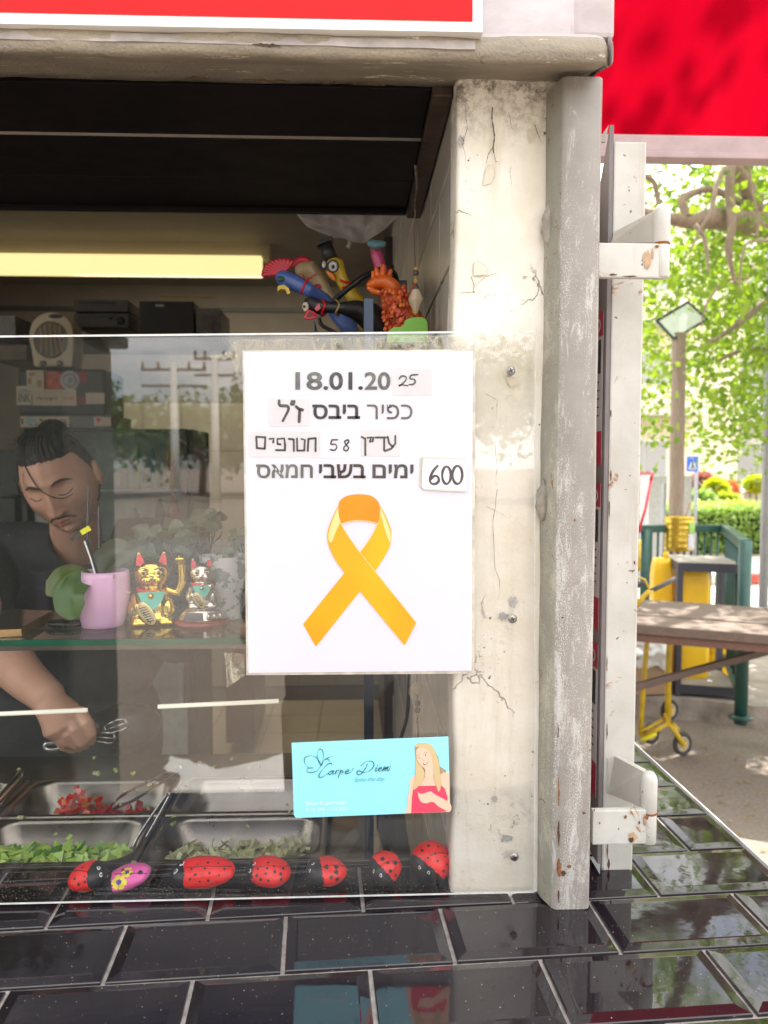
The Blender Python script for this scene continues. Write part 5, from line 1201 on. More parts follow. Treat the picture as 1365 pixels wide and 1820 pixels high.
# blue one with the fan comb
b = R_('rubber_chicken', 'blue rubber chicken with a red fan comb and yellow beak'); b.location = P(600, 600, YC)
chain('body', [(503, 494), (520, 501), (548, 515), (575, 530), (600, 560), (625, 582), (640, 590)], [14, 15, 12, 11, 14, 20, 18], CB_, b, dy=[0, 0, 0, .02, .03, .03, .03])
for i in range(11):
    t = R(178-i*11.5); c0 = (503, 486); g = MB(); L = 36; g.caps([P(*c0, YC-.002), P(c0[0]+L*math.cos(t)*.95, c0[1]-L*math.sin(t)*.72+3, YC-.004)], [.0012, .0032], 8); g.to('comb_rib', CR, b, True)
for q in ([(494, 508), (505, 506), (513, 512), (516, 521), (511, 523), (507, 514), (500, 513), (493, 518)],):
    g = MB(); g.poly([P(x, y, YC-.016) for x, y in q], (0, .012, 0)); g.to('beak', CY, b)
blob('eye_patch', 499, 496, (7, 4, 5), mat('dark_green_paint', (.02, .08, .05), .4), b, dY=-.009)
g = MB(); c = P(541, 511, YC); d = (P(560, 521, YC)-P(530, 506, YC)).normalized(); u = d.cross(Vector((0, 1, 0))); g.tube([c+(u*math.cos(t/16*math.tau)+Vector((0, 1, 0))*math.sin(t/16*math.tau))*S_(13, YC) for t in range(17)], .0014, 6, False); g.to('collar', RED, b, True)
# beige one
b = R_('rubber_chicken', 'beige rubber chicken with a low red comb behind the blue one'); b.location = P(600, 600, YC+.03)
chain('body', [(538, 480), (550, 478), (568, 500), (582, 525), (600, 550), (615, 580)], [14, 17, 14, 11, 13, 17], CBG, b, YC+.035)
chain('comb', [(522, 472), (530, 463), (541, 461), (550, 465)], [5, 7, 7, 5], CR, b, YC+.033)
g = MB(); g.tube([P(537, 500, YC+.013), P(552, 494, YC+.013), P(562, 487, YC+.013)], .001, 6); g.tube([P(538, 488, YC+.013), P(542, 502, YC+.013)], .001, 6); g.to('red_string', RED, b)
blob('wattle', 565, 510, (6, 5, 5), CR, b, YC+.02)
# yellow with glasses and hat
b = R_('rubber_chicken', 'yellow rubber chicken with black glasses and flat black hat'); b.location = P(640, 600, YC+.02)
YY = YC+.015
chain('body', [(590, 466), (598, 470), (604, 490), (613, 508), (628, 528), (640, 545), (655, 575)], [11, 14, 12, 11, 13, 16, 20], CY, b, YY)
g = MB(); M_ = Matrix.Rotation(R(-22), 4, 'Y'); cc = P(583, 447, YY)
g.lathe([(.0088, -.011), (.0075, .009), (.0, .009)], (0, 0, 0), 20); 
for v in g.bm.verts: v.co = cc+(M_ @ v.co)
g.to('hat_crown', CK, b, True); g = MB(); ex_, ez_ = M_ @ Vector((1, 0, 0)), M_ @ Vector((0, 0, 1)); g.obox(cc+ez_*.011, ex_, (0, 1, 0), ez_, .0108, .0105, .0022, .0006); g.to('hat_board', CK, b)
blob('eye', 592, 473, (8, 4, 9), WHITE, b, YY, -.012); blob('pupil', 592, 474, (3, 2, 3.6), BLACK, b, YY, -.0162); blob('eye', 575, 470, (4, 3, 6), WHITE, b, YY, -.009)
for cx, cy, rx, ry in ((592, 473, 9.5, 10.5), (576, 470, 5, 8)):
    g = MB(); g.tube([P(cx+rx*math.cos(t/20*math.tau), cy+ry*math.sin(t/20*math.tau), YY-.0165) for t in range(21)], .0009, 6, False); g.to('glasses_rim', BLACK, b, True)
chain('beak', [(581, 482), (588, 488), (594, 496)], [3, 6, 4], rcol('beak_orange', (.70, .20, .02)), b, YY-.012, .0012)
g = MB(); g.tube([P(604, 498, YY-.012), P(613, 501, YY-.013), P(623, 503, YY-.010)], .0014, 6); g.tube([P(608, 513, YY-.012), P(616, 510, YY-.012)], .0022, 6); g.to('neck_ribbon', RED, b)
# black one
b = R_('rubber_chicken', 'black rubber bird with red goggles lying towards the left'); b.location = P(660, 600, YC-.02)
YK = YC-.035
chain('body', [(552, 540), (562, 545), (585, 546), (605, 547), (630, 550), (655, 560), (680, 585)], [13, 14, 10, 10, 17, 25, 28], CK, b, YK, dy=[0, 0, 0, 0, .01, .02, .03])
blob('eye', 543, 545, (5.5, 4, 8), mat('cream_eye', (.62, .56, .42), .4), b, YK, -.010); blob('pupil', 541, 545, (2.5, 2, 2.5), BLACK, b, YK, -.0135)
g = MB(); g.tube([P(x, y, YK-.0115) for x, y in ((542, 564), (549, 552), (556, 556), (564, 562), (557, 565), (549, 566), (542, 564))], .002, 7); g.to('red_beak', CR, b)
g = MB(); g.poly([P(x, y, YK-.013) for x, y in ((559, 548), (567, 538), (570, 548), (563, 553))], (0, .003, 0)); g.to('red_goggle', CR, b)
for x_, m in ((575, RED), (600, mat('tarnished_gold_cord', (.35, .27, .08), .4, .4))):
    g = MB(); c = P(x_, 547, YK); g.tube([c+Vector((.1*0+.002*math.cos(t), math.sin(t/16*math.tau)*S_(12, YK), math.cos(t/16*math.tau)*S_(13, YK))) for t in range(17)], .0013, 6, False); g.to('neck_cord', m, b, True)
# orange scaly one
b = R_('rubber_chicken', 'bright orange scaly rubber chicken leaning against the tiled wall'); b.location = P(700, 600, YC-.03)
YO = YC-.045
t_ = NT('orange_scaly_rubber'); vv = t_.n('ShaderNodeTexVoronoi'); vv.inputs['Scale'].default_value = 190; t_.l(t_.coord((1, 1, .7)), vv.inputs['Vector'])
t_.bump(vv.outputs['Distance'], 1.0, .003); COS = t_.set(t_.mix(t_.ramp(vv.outputs['Distance'], .3, .6), (.74, .17, .012), (.55, .05, .01)), .35, 0, Coat_Weight=.3)
chain('body', [(696, 520), (702, 535), (712, 555), (722, 575), (732, 590)], [20, 27, 30, 32, 32], COS, b, YO)
for i in range(70):
    rr = random.Random(i); tx, ty = rr.uniform(680, 738), rr.uniform(508, 588)
    g = MB(); 
    c = P(tx, ty, YO-.018-.006*math.cos((tx-709)/18)); g.ball(c, (.0026, .0012, .0032), 8, 6, Matrix.Rotation(R(35), 4, 'Y')); g.to('scale', COS, b, True)
chain('head', [(658, 507), (668, 502), (685, 500), (698, 510)], [8, 12, 14, 14], CO, b, YO-.005)
chain('beak', [(656, 512), (664, 518), (674, 520)], [5, 6, 5], CO, b, YO-.014, .0013)
for (x0, y0), (x1, y1), r_ in (((672, 495), (669, 478), 5), ((680, 492), (681, 474), 6), ((664, 498), (663, 484), 4), ((690, 494), (694, 482), 5)):
    g = MB(); g.caps([P(x0, y0, YO-.006), P(x1, y1, YO-.006)], [S_(r_, YO)*1.1, S_(r_, YO)*.8], 10); g.to('comb_tip', CO, b, True)
# pink one, only neck
b = R_('rubber_chicken', 'pink rubber neck with a dusty teal top under the plastic bag'); b.location = P(675, 560, YC)
chain('neck', [(668, 438), (670, 455), (676, 475), (684, 500), (690, 540), (700, 580)], [10, 11, 11, 12, 14, 16], CPK, b, YC); chain('teal_top', [(658, 432), (668, 436), (680, 434)], [7, 9, 7], CTL, b, YC-.014)
# round bag handle loop, dark box and the tray they stand in
g = MB(); g.tube(spline([P(570, 560, YC+.01), P(590, 538, YC), P(620, 512, YC-.02), P(650, 490, YC-.02), P(682, 478, YC), P(700, 485, YC+.03), P(706, 505, YC+.04)], 8), .0034, 8); g.tube(spline([P(567, 565, YC), P(572, 578, YC), P(590, 588, YC), P(615, 600, YC)], 6), .0022, 8); t = g.to('black_hose', BLACK, None, True); tag(t, 'black hose looping between the rubber chickens', 'hose')
g = MB(); zt = P(600, 603, .2).z; g.box((P(560, 600, .2).x, .15, zt-.004), (XP0-.002, .40, zt), .001); g.box((P(560, 600, .2).x, .15, zt-.004), (P(560, 600, .2).x+.002, .40, zt+.012)); t = g.to('wire_tray', DKGREY); tag(t, 'dark tray behind the top of the notice that carries the rubber chickens', 'tray')
g = MB(); g.poly([P(x, y, .13) for x, y in cz([(688, 608), (690, 590), (700, 582), (715, 580), (722, 568), (738, 564), (755, 566), (760, 580), (760, 608)], 4)], (0, .02, 0)); t = g.to('green_tub', mat('lime_green_plastic', (.16, .45, .01), .35, 0, .05, 20)); tag(t, 'lime green scalloped plastic holder in front of the orange chicken', 'holder')
g = MB(); g.box((P(700, 500, .3).x, .29, P(700, 530, .3).z), (P(722, 500, .3).x, .35, P(700, 501, .3).z), .001); t = g.to('black_box', BLACK); tag(t, 'small black box in the corner behind the orange chicken', 'box')

r5 = np.random.RandomState(21); cen = np.stack([r5.uniform(-.45, .9, 1500), r5.uniform(-.22, .06, 1500), np.full(1500, ZL+.0044)], 1)[:800]
tag(leafcards('dust_specks', cen, .0009, mat('pale_dust', (.42, .38, .32), .9), flat=True, seed=22, aspect=.8), kind='stuff')

# rounded cucumber slices with a dark rim lying in the heap
sc_ = empty('sliced_cucumber', ((xl_+Xc)/2, r1[0]+.05, ZC-.05), 'half-moon cucumber slices with dark skin on top of the green heap', 'vegetables'); rs3 = random.Random(77)
for i in range(46):
    c = Vector((rs3.uniform(xl_+.025, Xc-.03), rs3.uniform(r1[0]+.03, r1[1]-.035), ZC-.012-rs3.random()*.02)); Mq = Matrix.Rotation(rs3.uniform(-.9, .9), 4, 'X') @ Matrix.Rotation(rs3.uniform(-.9, .9), 4, 'Y') @ Matrix.Rotation(rs3.uniform(0, 6.3), 4, 'Z')
    g = MB(); r_ = rs3.uniform(.008, .0115); n = 10
    top_ = [c+(Mq @ Vector((r_*math.cos(math.pi*t/n), r_*math.sin(math.pi*t/n), .002))) for t in range(n+1)]; g.poly(top_, (Mq @ Vector((0, 0, -.004)))); g.bm.faces.ensure_lookup_table()
    bmesh.ops.recalc_face_normals(g.bm, faces=g.bm.faces)
    for f in g.bm.faces:
        if len(f.verts) == 4 and (f.calc_center_median()-c).length > r_*.85: f.material_index = 1
    g.to('slice', [CUC, CUS], sc_, fixn=False)

# ================================================================ BACK SHELVES, HEATER, FRIDGE
YF2 = 1.75
fr = empty('drinks_fridge', (P(130, 900, YF2).x, YF2, 0), 'black glass-door drinks fridge with stickers on its header, behind the man', 'fridge')
def bxp(g, px0, py0, px1, py1, Y0, Y1, bev=.002): a, b = P(px0, py0, Y0), P(px1, py1, Y0); g.box((a.x, Y0, b.z), (b.x, Y1, a.z), bev); return g
FX0, FX1 = P(34, 700, YF2).x, P(338, 700, YF2).x
DG = mat('charcoal_steel', (.035, .032, .033), .45, 0, .2, 20)
g = MB(); zt_, zh, zl_ = Z_(655, YF2, 100), Z_(738, YF2, 100), Z_(762, YF2, 100)
g.box((FX0, YF2+.03, .1), (FX0+.03, YF2+.3, zl_)); g.box((FX1-.03, YF2+.03, .1), (FX1, YF2+.3, zl_)); g.box((FX0, YF2+.25, .1), (FX1, YF2+.3, zl_)); g.box((FX0, YF2+.03, .05), (FX1, YF2+.3, .15)); g.to('cabinet', DG, fr)
g = MB(); bxp(g, 30, 655, 188, 738, YF2, YF2+.2, .01); g.to('header_box', DG, fr)
g = MB(); bxp(g, 36, 737, 200, 762, YF2-.01, YF2+.2, .006); g.to('door_top', mat('mid_grey_trim', (.14, .13, .13), .4), fr)
g = MB(); bxp(g, 35, 762, 58, 1250, YF2-.005, YF2+.03); bxp(g, 318, 762, 338, 1250, YF2-.005, YF2+.03); bxp(g, 58, 762, 318, 768, YF2-.004, YF2+.03); g.to('door_frame', DG, fr)
g = MB(); bxp(g, 58, 768, 318, 1250, YF2+.01, YF2+.014, 0); g.to('door_glass', m_clear('fridge_glass', (.85, .88, .88), .02, False, 1.6), fr)
g = MB(); g.poly([(FX0+.03, YF2+.24, .15), (FX1-.03, YF2+.24, .15), (FX1-.03, YF2+.24, zl_), (FX0+.03, YF2+.24, zl_)]); g.to('liner', mat('pale_fridge_liner', (.55, .60, .58), .5), fr)
for py in (870, 970):
    g = MB(); a, b = P(58, py, YF2+.05), P(318, py, YF2+.05); g.box((a.x, YF2+.05, a.z-.006), (b.x, YF2+.23, a.z)); g.to('wire_shelf', mat('white_wire', (.55, .55, .55), .4), fr)
CRM = mat('cream_sticker', (.52, .44, .34), .55, 0, .08, 20); SK2 = mat('brown_sticker_print', (.30, .20, .07), .6, 0, .4, 60)
ys_ = YF2-.0015
def sticker(nm, px0, py0, px1, py1, m, Y=ys_): g = MB(); bxp(g, px0, py0, px1, py1, Y, Y+.0008, 0); return g.to(nm, m, fr)
def stext(body, px0, py0, px1, py1, m, Y=ys_-.0008, bold=.02): a = P(px0, py1, Y); put_text('lettering', body, a, P(px1, py1, Y)-a, P(px0, py0, Y)-a, m, fr, bold)
sticker('sticker', 47, 658, 82, 700, CRM); sticker('sticker', 78, 660, 110, 692, mat('red_patterned_sticker', (.45, .10, .06), .5, 0, .6, 60)); sticker('sticker', 29, 686, 56, 720, CRM, ys_-.0002); sticker('sticker', 57, 692, 136, 721, CRM, ys_-.0004)
sticker('sticker', 137, 660, 155, 680, mat('dark_red_sticker', (.25, .03, .04), .5)); sticker('sticker', 137, 704, 151, 718, mat('dark_red_sticker', (.25, .03, .04), .5)); sticker('sticker', 152, 698, 186, 718, CRM)
for x0, y0, x1, y1 in ((52, 662, 62, 668), (50, 672, 56, 682), (66, 676, 74, 688), (80, 662, 84, 672)): sticker('cow_patch', x0, y0, x1, y1, SK2, ys_-.0004)
stext('LONG', 32, 691, 54, 697, INK, ys_-.0012); stext('INK', 33, 699, 54, 715, INK, ys_-.0012); stext(H('\u05dc\u05d0 \u05e9\u05e8\u05d1\u05e8 \u05d0\u05dc\u05d9\u05d9'), 66, 705, 102, 711, INK, ys_-.0014); stext(H('\u05d8\u05e2\u05d9\u05dd'), 112, 706, 130, 711, RED, ys_-.0014)
sticker('sticker', 36, 740, 123, 759, CRM, YF2-.0125); stext('I', 38, 744, 41, 754, INK, YF2-.0135); stext('TATTOOS', 70, 745, 119, 756, INKG, YF2-.0135)
g = MB(); g.poly([P(x, y, YF2-.0133) for x, y in cz([(56, 744), (50, 741), (45, 744), (47, 750), (55, 757), (63, 750), (66, 744), (60, 741), (56, 744)], 3)[:-1]], (0, .0005, 0)); g.to('heart_print', mat('pale_blue_print', (.30, .42, .43), .5), fr)
sticker('sticker', 167, 741, 197, 757, CRM, YF2-.0125); g = MB(); g.poly([P(x, y, YF2-.0133) for x, y in ((170, 744), (175, 743), (180, 744), (175, 752))], (0, .0005, 0)); g.to('heart_print', RED, fr)
for r_, m, dy in ((17, mat('pale_sticker_ring', (.42, .38, .37), .5), 0), (14, INK, -.0005), (8, mat('pale_sticker_ring', (.42, .38, .37), .5), -.001), (5.5, INK, -.0015)):
    g = MB(); g.poly([P(124+r_*math.cos(t/28*math.tau), 676+r_*math.sin(t/28*math.tau), ys_-.0008+dy) for t in range(28)]); g.to('round_sticker', m, fr)
# bottles and cans in the fridge
def bottle(px, base_py, hpx, wpx, liquid, labelcol, capcol, label):
    Y = YF2+.12; b = P(px, base_py, Y); h = S_(hpx, Y); r_ = S_(wpx/2, Y); o = empty('drink_bottle', b, label, 'bottle', 'bottles in the fridge')
    g = MB(); g.lathe([(r_*.8, 0), (r_, h*.03), (r_*.96, h*.3), (r_*1.0, h*.34), (r_, h*.62), (r_*.85, h*.72), (r_*.4, h*.88), (r_*.36, h*.93)], b, 18); g.to('bottle_body', mat(liquid[0], liquid[1], .15), o, True)
    g = MB(); g.lathe([(r_*1.03, h*.35), (r_*1.03, h*.6)], b, 18); g.to('paper_label', mat(labelcol[0], labelcol[1], .4), o, True)
    g = MB(); g.lathe([(r_*.42, h*.93), (r_*.42, h), (.0, h)], b, 14); g.to('cap', mat(capcol[0], capcol[1], .4), o, True)
ORG, BLU, GRN = ('orange_drink', (.62, .20, .02)), ('blue_label', (.03, .05, .5)), ('green_can', (.08, .45, .08))
WH_ = ('white_label', (.6, .6, .58)); 
bottle(310, 968, 92, 22, ORG, ('red_label', (.55, .05, .03)), ORG, 'orange drink bottle with a red label at the right of the fridge shelf')
bottle(286, 968, 84, 18, ('cola', (.03, .02, .05)), BLU, BLU, 'dark cola bottle with a blue label, next to the orange bottle'); bottle(240, 968, 70, 17, ('clear_drink', (.35, .38, .38)), ('grey_label', (.25, .26, .26)), WH_, 'clear drink bottle left of the cola in the fridge')
bottle(216, 868, 82, 24, ('milky_drink', (.6, .62, .6)), ('mint_label', (.4, .6, .5)), GRN, 'milky bottle with a green cap on the upper fridge shelf')
bottle(248, 868, 80, 7, GRN, ('lime_label', (.6, .7, .1)), GRN, 'thin lime green bottle on the upper fridge shelf'); bottle(273, 868, 76, 6.5, ('sky_blue_drink', (.1, .45, .65)), ('sky_label', (.15, .5, .7)), WH_, 'thin sky blue bottle on the upper fridge shelf')
for px in (300, 309): bottle(px, 868, 82, 8, ('amber_drink', (.75, .38, .04)), ('red_orange_label', (.7, .2, .04)), ('yellow_cap', (.8, .6, .05)), 'thin amber bottle, %s of the pair on the upper fridge shelf' % ('left' if px == 300 else 'right'))

# items on top of the fridge and shelf
zT = Z_(655, YF2, 100)
ht = empty('fan_heater', (P(92, 655, YF2+.05).x, YF2+.05, zT), 'cream upright fan heater with a carrying hole standing on the fridge', 'heater')
YH = YF2+.06; HC = mat('cream_heater_plastic', (.56, .47, .34), .4, 0, .03, 10)
out = cz([(60, 652), (55, 620), (51, 600), (56, 575), (70, 560), (90, 554), (112, 560), (126, 575), (131, 600), (130, 630), (128, 652)], 6)
g = MB(); g.poly([P(x, y, YH) for x, y in out], (0, .09, 0)); h_ = g.to('casing', HC, ht)
bv = h_.modifiers.new('b', 'BEVEL'); bv.width = .008; bv.segments = 3; bv.limit_method = 'ANGLE'; bake(h_); h_.data.polygons.foreach_set('use_smooth', [True]*len(h_.data.polygons))
g = MB(); g.poly([P(99+13*math.cos(t/20*math.tau), 562+4*math.sin(t/20*math.tau), YH-.001) for t in range(20)]); g.to('handle_hole', BLACK, ht)
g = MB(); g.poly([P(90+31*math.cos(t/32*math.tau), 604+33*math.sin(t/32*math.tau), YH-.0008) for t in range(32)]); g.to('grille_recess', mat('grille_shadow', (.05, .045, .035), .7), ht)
for i in range(26):
    y = 573+i*2.5; hw = 31*math.sqrt(max(0, 1-((y-604)/33)**2)); g = MB(); g.tube([P(90-hw, y+3, YH-.002), P(90, y, YH-.003), P(90+hw, y-3, YH-.002)], .0009, 5); g.to('grille_slat', HC, ht)
for k_ in range(5): g = MB(); g.tube(spline([P(70+k_*9, 575+2*abs(k_-2), YH-.0035), P(74+k_*8, 604, YH-.0035), P(72+k_*10, 632-2*abs(k_-2), YH-.0035)], 4), .0013, 5); g.to('grille_rib', HC, ht)
for px in (76, 106): g = MB(); g.ball(P(px, 646, YH-.002), (.012, .006, .009), 16, 10); g.to('dial', mat('grey_dial', (.22, .2, .17), .4), ht, True)
YS = 2.2
sh = MB(); zsh = P(200, 596, YS).z; sh.box((-2.4, YS, zsh-.02), (P(395, 596, YS).x, YS+.35, zsh), .002); t = sh.to('back_shelf', mat('dark_brown_shelf', (.05, .035, .028), .6, 0, .2, 10)); tag(t, 'dark back shelf holding the stereo and boxes', 'shelf')
def thing_box(nm, lab, cat_, px0, py0, px1, py1, m, Y=YS+.02, d=.22): g = MB(); a = P(px0, py0, Y); b = P(px1, py1, Y); g.box((a.x, Y, b.z), (b.x, Y+d, a.z), .003); o = g.to(nm, m); return tag(o, lab, cat_)
ST = mat('dull_brown_grey_stereo', (.10, .08, .07), .5, 0, .2, 30)
s1 = thing_box('stereo_unit', 'flat brown-grey stereo unit on top of the other beside the heater', 'stereo', 131, 532, 228, 554, ST); s2 = thing_box('stereo_unit', 'lower brown-grey stereo unit with a round knob', 'stereo', 131, 556, 229, 582, ST)
for st_, (y0, y1) in ((s1, (536, 541)), (s2, (560, 565))):
    g = MB(); a, b = P(140, y0, YS+.018), P(205, y1, YS+.018); g.box((a.x, YS+.0185, b.z), (b.x, YS+.0195, a.z)); g.to('display', BLACK, st_)
g = MB(); c = P(214, 570, YS+.018); g.ball(c, (.016, .012, .016), 20, 10); g.to('knob', DKGREY, s2, True); g = MB(); g.ball(P(196, 566, YS+.018), (.005, .006, .005), 12, 8); g.to('knob', BLACK, s2, True)
d_ = thing_box('dark_case', 'dark brown case with a small pale label on the back shelf', 'case', 247, 535, 345, 594, mat('dark_brown_case', (.028, .018, .016), .4, 0, .2, 20)); g = MB(); a, b = P(276, 541, YS+.018), P(291, 545, YS+.018); g.box((a.x, YS+.018, b.z), (b.x, YS+.019, a.z)); g.to('pale_label', CRM, d_)
thing_box('package', 'crumpled grey package right of the dark case', 'package', 348, 548, 392, 594, mat('grey_wrapping', (.16, .14, .12), .6, 0, .4, 30, .8, 60, .01)); g = MB(); g.beam(P(285, 526, YS+.1), P(383, 528, YS+.1), .006, .006); tag(g.to('bamboo_stick', mat('yellow_bamboo', (.5, .33, .08), .4)), 'yellow bamboo stick lying on top of the dark case', 'stick')
for k_, (px0, px1, py0, py1, lab) in enumerate(((-20, 28, 560, 596, 'pale carton with green scribble behind the heater'), (-20, 48, 612, 640, 'brown crate stacked left of the heater'), (-30, 34, 800, 880, 'black box on the left behind the man'), (-30, 30, 885, 1000, 'large black speaker left behind the man'))):
    thing_box('storage_box', lab, 'box', px0, py0, px1, py1, (mat('pale_carton', (.2, .2, .18), .6, 0, .3, 30), mat('brown_carton', (.13, .09, .06), .6, 0, .3, 20), BLACK, BLACK)[k_], YF2+.1, .3)
# things in the background on the right of the interior: pillar, bin, hanging bags
thing_box('door_jamb', 'dark brown door jamb at the end of the tiled side wall', 'door frame', 683, 420, 700, 1500, mat('dark_brown_jamb', (.05, .03, .025), .5), 1.18, .05)
thing_box('floor_cabinet', 'dark maroon cabinet low against the back wall', 'cabinet', 400, 1180, 452, 1320, mat('maroon_cabinet', (.10, .02, .02), .5), 3.2, .5)
#thing_box('grey_locker', 'tall grey locker at the back right of the room', 'locker', 470, 640, 560, 1240, mat('grey_locker_paint', (.20, .19, .18), .5), 3.5, .4)

# ================================================================ THE MAN
SKN = NT('tanned_skin'); 
f_ = SKN.ramp(SKN.noise(20, 4, .6), .3, .7, (.58, .32, .22, 1), (.66, .38, .27, 1)); SKN.bump(SKN.noise(500, 3), .12, .0005); SKN = SKN.set(f_, .48, 0, Subsurface_Weight=.08, Subsurface_Scale=.008)
HAIR = mat('dark_brown_hair', (.020, .012, .009), .5, 0, .5, 90, .6, 300, .002); HAIRS = mat('thin_facial_hair', (.045, .024, .016), .6, 0, .4, 200)
SHIRT = NT('faded_black_cotton'); c_ = SHIRT.ramp(SHIRT.noise(6, 5, .7), .3, .75, (.030, .028, .032, 1), (.052, .048, .054, 1)); SHIRT.bump(SHIRT.noise(9, 4, .6, 1.5), .6, .010); SHIRT = SHIRT.set(c_, .85)
YM = .86
man = empty('person', (P(110, 1000, YM+.1).x, YM+.15, .02), 'man with dark hair and moustache in a dark T-shirt, looking down, holding tongs', 'person')
HCn = P(107, 854, YM)
# head axes: looks down and a little to the left, rolled
Mh = Matrix.Rotation(R(-14), 4, 'Y') @ Matrix.Rotation(R(1), 4, 'Z') @ Matrix.Rotation(R(24), 4, 'X') @ Matrix.Scale(.91, 4)
def ga(x, z, cx, cz_, sx, sz): return math.exp(-((x-cx)/sx)**2-((z-cz_)/sz)**2)
def headfn(q, q2):
    x, y, z = q2
    if q.z < 0: x *= 1-.23*(-q.z)**1.8; 
    if q.z < 0 and q.y > 0: y *= 1-.35*(-q.z)
    if q.z > .1: x *= 1-.05*q.z
    if q.y < -.02:
        w_ = min(1, (-q.y)*1.6); f = 0; ax_ = abs(x)
        f += .0075*ga(ax_, z, .024, .030, .020, .007)                       # brow
        f -= .0130*ga(ax_, z, .031, .010, .016, .012)                       # socket
        f += .0075*ga(ax_, z, .031, .008, .013, .0085)                      # closed lid
        nz = max(0, min(1, (.026-z)/.062)); prof_ = math.exp(-(x/(.0085+.006*nz))**2)
        if z > -.040: f += prof_*(.003+.024*nz**1.2)*(1 if z > -.036 else max(0, (z+.046)/.010))
        else: f += prof_*.027*max(0, (z+.048)/.010)
        f += .0085*ga(ax_, z, .0135, -.034, .0062, .006)                    # wings
        f += .006*ga(ax_, z, .043, -.018, .018, .016)                       # cheek
        f -= .004*ga(ax_, z, .040, -.055, .013, .018)
        f += .007*ga(x, z, 0, -.058, .024, .009)
        f += .0045*ga(x, z, 0, -.0565, .019, .0035)+.006*ga(x, z, 0, -.0665, .017, .0040)-.0045*ga(x, z, 0, -.0612, .022, .0018)
        f -= .005*ga(x, z, 0, -.078, .014, .005); f += .016*ga(x, z, 0, -.096, .022, .014)
        y -= f*w_
    return Vector((x, y, z))
g = MB(); g.ball((0, 0, 0), (.076, .094, .116), 150, 120, None, headfn)
# ears
for sx in (-1, 1):
    n0 = set(g.bm.verts); g.ball((sx*.079, .012, -.006), (.009, .017, .031), 20, 14, Matrix.Rotation(R(sx*22), 4, 'Z') @ Matrix.Rotation(R(8), 4, 'X'))
    g.ball((sx*.084, .008, .0), (.004, .012, .018), 14, 10)
for v in g.bm.verts: v.co = HCn+(Mh @ v.co)
hb = g.bm
# neck, chest, forearm and hand joined into the same body
def hw(x, y, z): return HCn+(Mh @ Vector((x, y, z)))
NK = P(128, 985, 1.0)
g.caps([hw(0, .045, -.055), NK+Vector((0, .03, 0)), NK+Vector((0, .05, -.06))], [.048, .056, .075], 24)
g.caps([NK+Vector((-.13, .04, -.05)), NK+Vector((0, .05, -.06)), NK+Vector((.13, .04, -.04))], [.05, .07, .05], 24)
sh_l = P(-25, 1000, .98); elb = P(-60, 1120, .66); wr_ = P(84, 1238, .475)
g.caps([sh_l, P(-35, 1060, .82), elb], [.052, .046, .042], 20)
g.caps([elb, P(0, 1158, .60), P(48, 1208, .52), wr_], [.044, .042, .032, .0265], 20)
YW = .47
def hp(x, y, dy=0): return P(x*.2198, 1200+y*.2198, YW+dy)
g.caps([hp(420, 250), hp(480, 320), hp(520, 400), hp(560, 460)], [.0260, .030, .033, .024], 20)
for pts, rr_ in ((((415, 390, 0), (448, 480, -.010), (520, 578, .0), (590, 606, .012)), (.0105, .0088, .0077, .0064)),
                 (((500, 370, -.006), (545, 480, -.020), (605, 560, -.010), (640, 590, .006)), (.0112, .0094, .0082, .0068)),
                 (((570, 340, -.008), (610, 440, -.024), (665, 540, -.016), (690, 572, .002)), (.0112, .0095, .0083, .0068)),
                 (((650, 310, -.002), (712, 390, -.018), (742, 470, -.016), (738, 535, -.004)), (.0110, .0091, .0079, .0066)),
                 (((500, 420, .022), (590, 480, .026), (680, 540, .018)), (.0140, .0115, .009))):
    g.caps([hp(*p) for p in pts], rr_, 14)
body = g.to('body', SKN, man); remesh(body, .0024, 1, .4)
# hair cap, parted and tied back
g = MB()
def hairfn(q, q2):
    v = headfn(q, q2); nr = Vector((v.x/.076, v.y/.094, v.z/.116)).normalized()
    hl = .64-.10*abs(q.x)
    on = 1 if (q.y > -.02-.5*max(0, q.z) and q.z > -.2) or q.z > hl else 0
    if q.y > .1 and q.z > -.62: on = 1
    k = (.0030+.003*mn.noise(q*5)+.0016*math.sin(q.x*60+q.z*10+6*mn.noise(q*3)))
    if q.z > .5: k *= max(.15, 1-(q.z-.5)*1.2)
    if q.y < -.12-.45*max(0, q.z) and q.z > hl: k *= min(1, (q.z-hl)*7+.15)
    return v+nr*(k if on else -.006)
g.ball((0, 0, 0), (.076, .094, .116), 150, 110, None, hairfn)
for v in g.bm.verts: v.co = HCn+(Mh @ v.co)
hair = g.to('hair', HAIR, man, True)
g = MB(); g.ball(hw(0, .075, .085), (.032, .026, .028), 24, 16, None, lambda q, q2: q2*(1+.12*mn.noise(q*4))); g.to('hair_bun', HAIR, hair, True)
# hair strands
def face_y(x, z):
    qz = z/.116; qx = x/.076; qy = -math.sqrt(max(.02, 1-qz*qz-qx*qx)); return headfn(Vector((qx, qy, qz)), Vector((qx*.076, qy*.094, qz*.116)))
rs = random.Random(5)
g = MB()
for i in range(420):
    a = rs.uniform(-1.25, 1.25); z0 = .075+.02*rs.random(); x0 = math.sin(a)*.062; p0 = face_y(x0*.9, z0)
    lf = rs.uniform(-.006, .004); q0 = Vector((p0.x+rs.uniform(-.004, .004), p0.y-.003, p0.z-rs.random()*.006)); q1 = Vector((x0*.80+rs.uniform(-.004, .004), p0.y*.5, .099+.008*rs.random()+lf)); q2 = Vector((x0*.5, .02, .117+.004*rs.random())); q3 = Vector((x0*.2, .07, .10))
    g.tube([HCn+(Mh @ v) for v in spline([q0, q1, q2, q3], 5)], [.0006]*15+[.0004], 4, False)
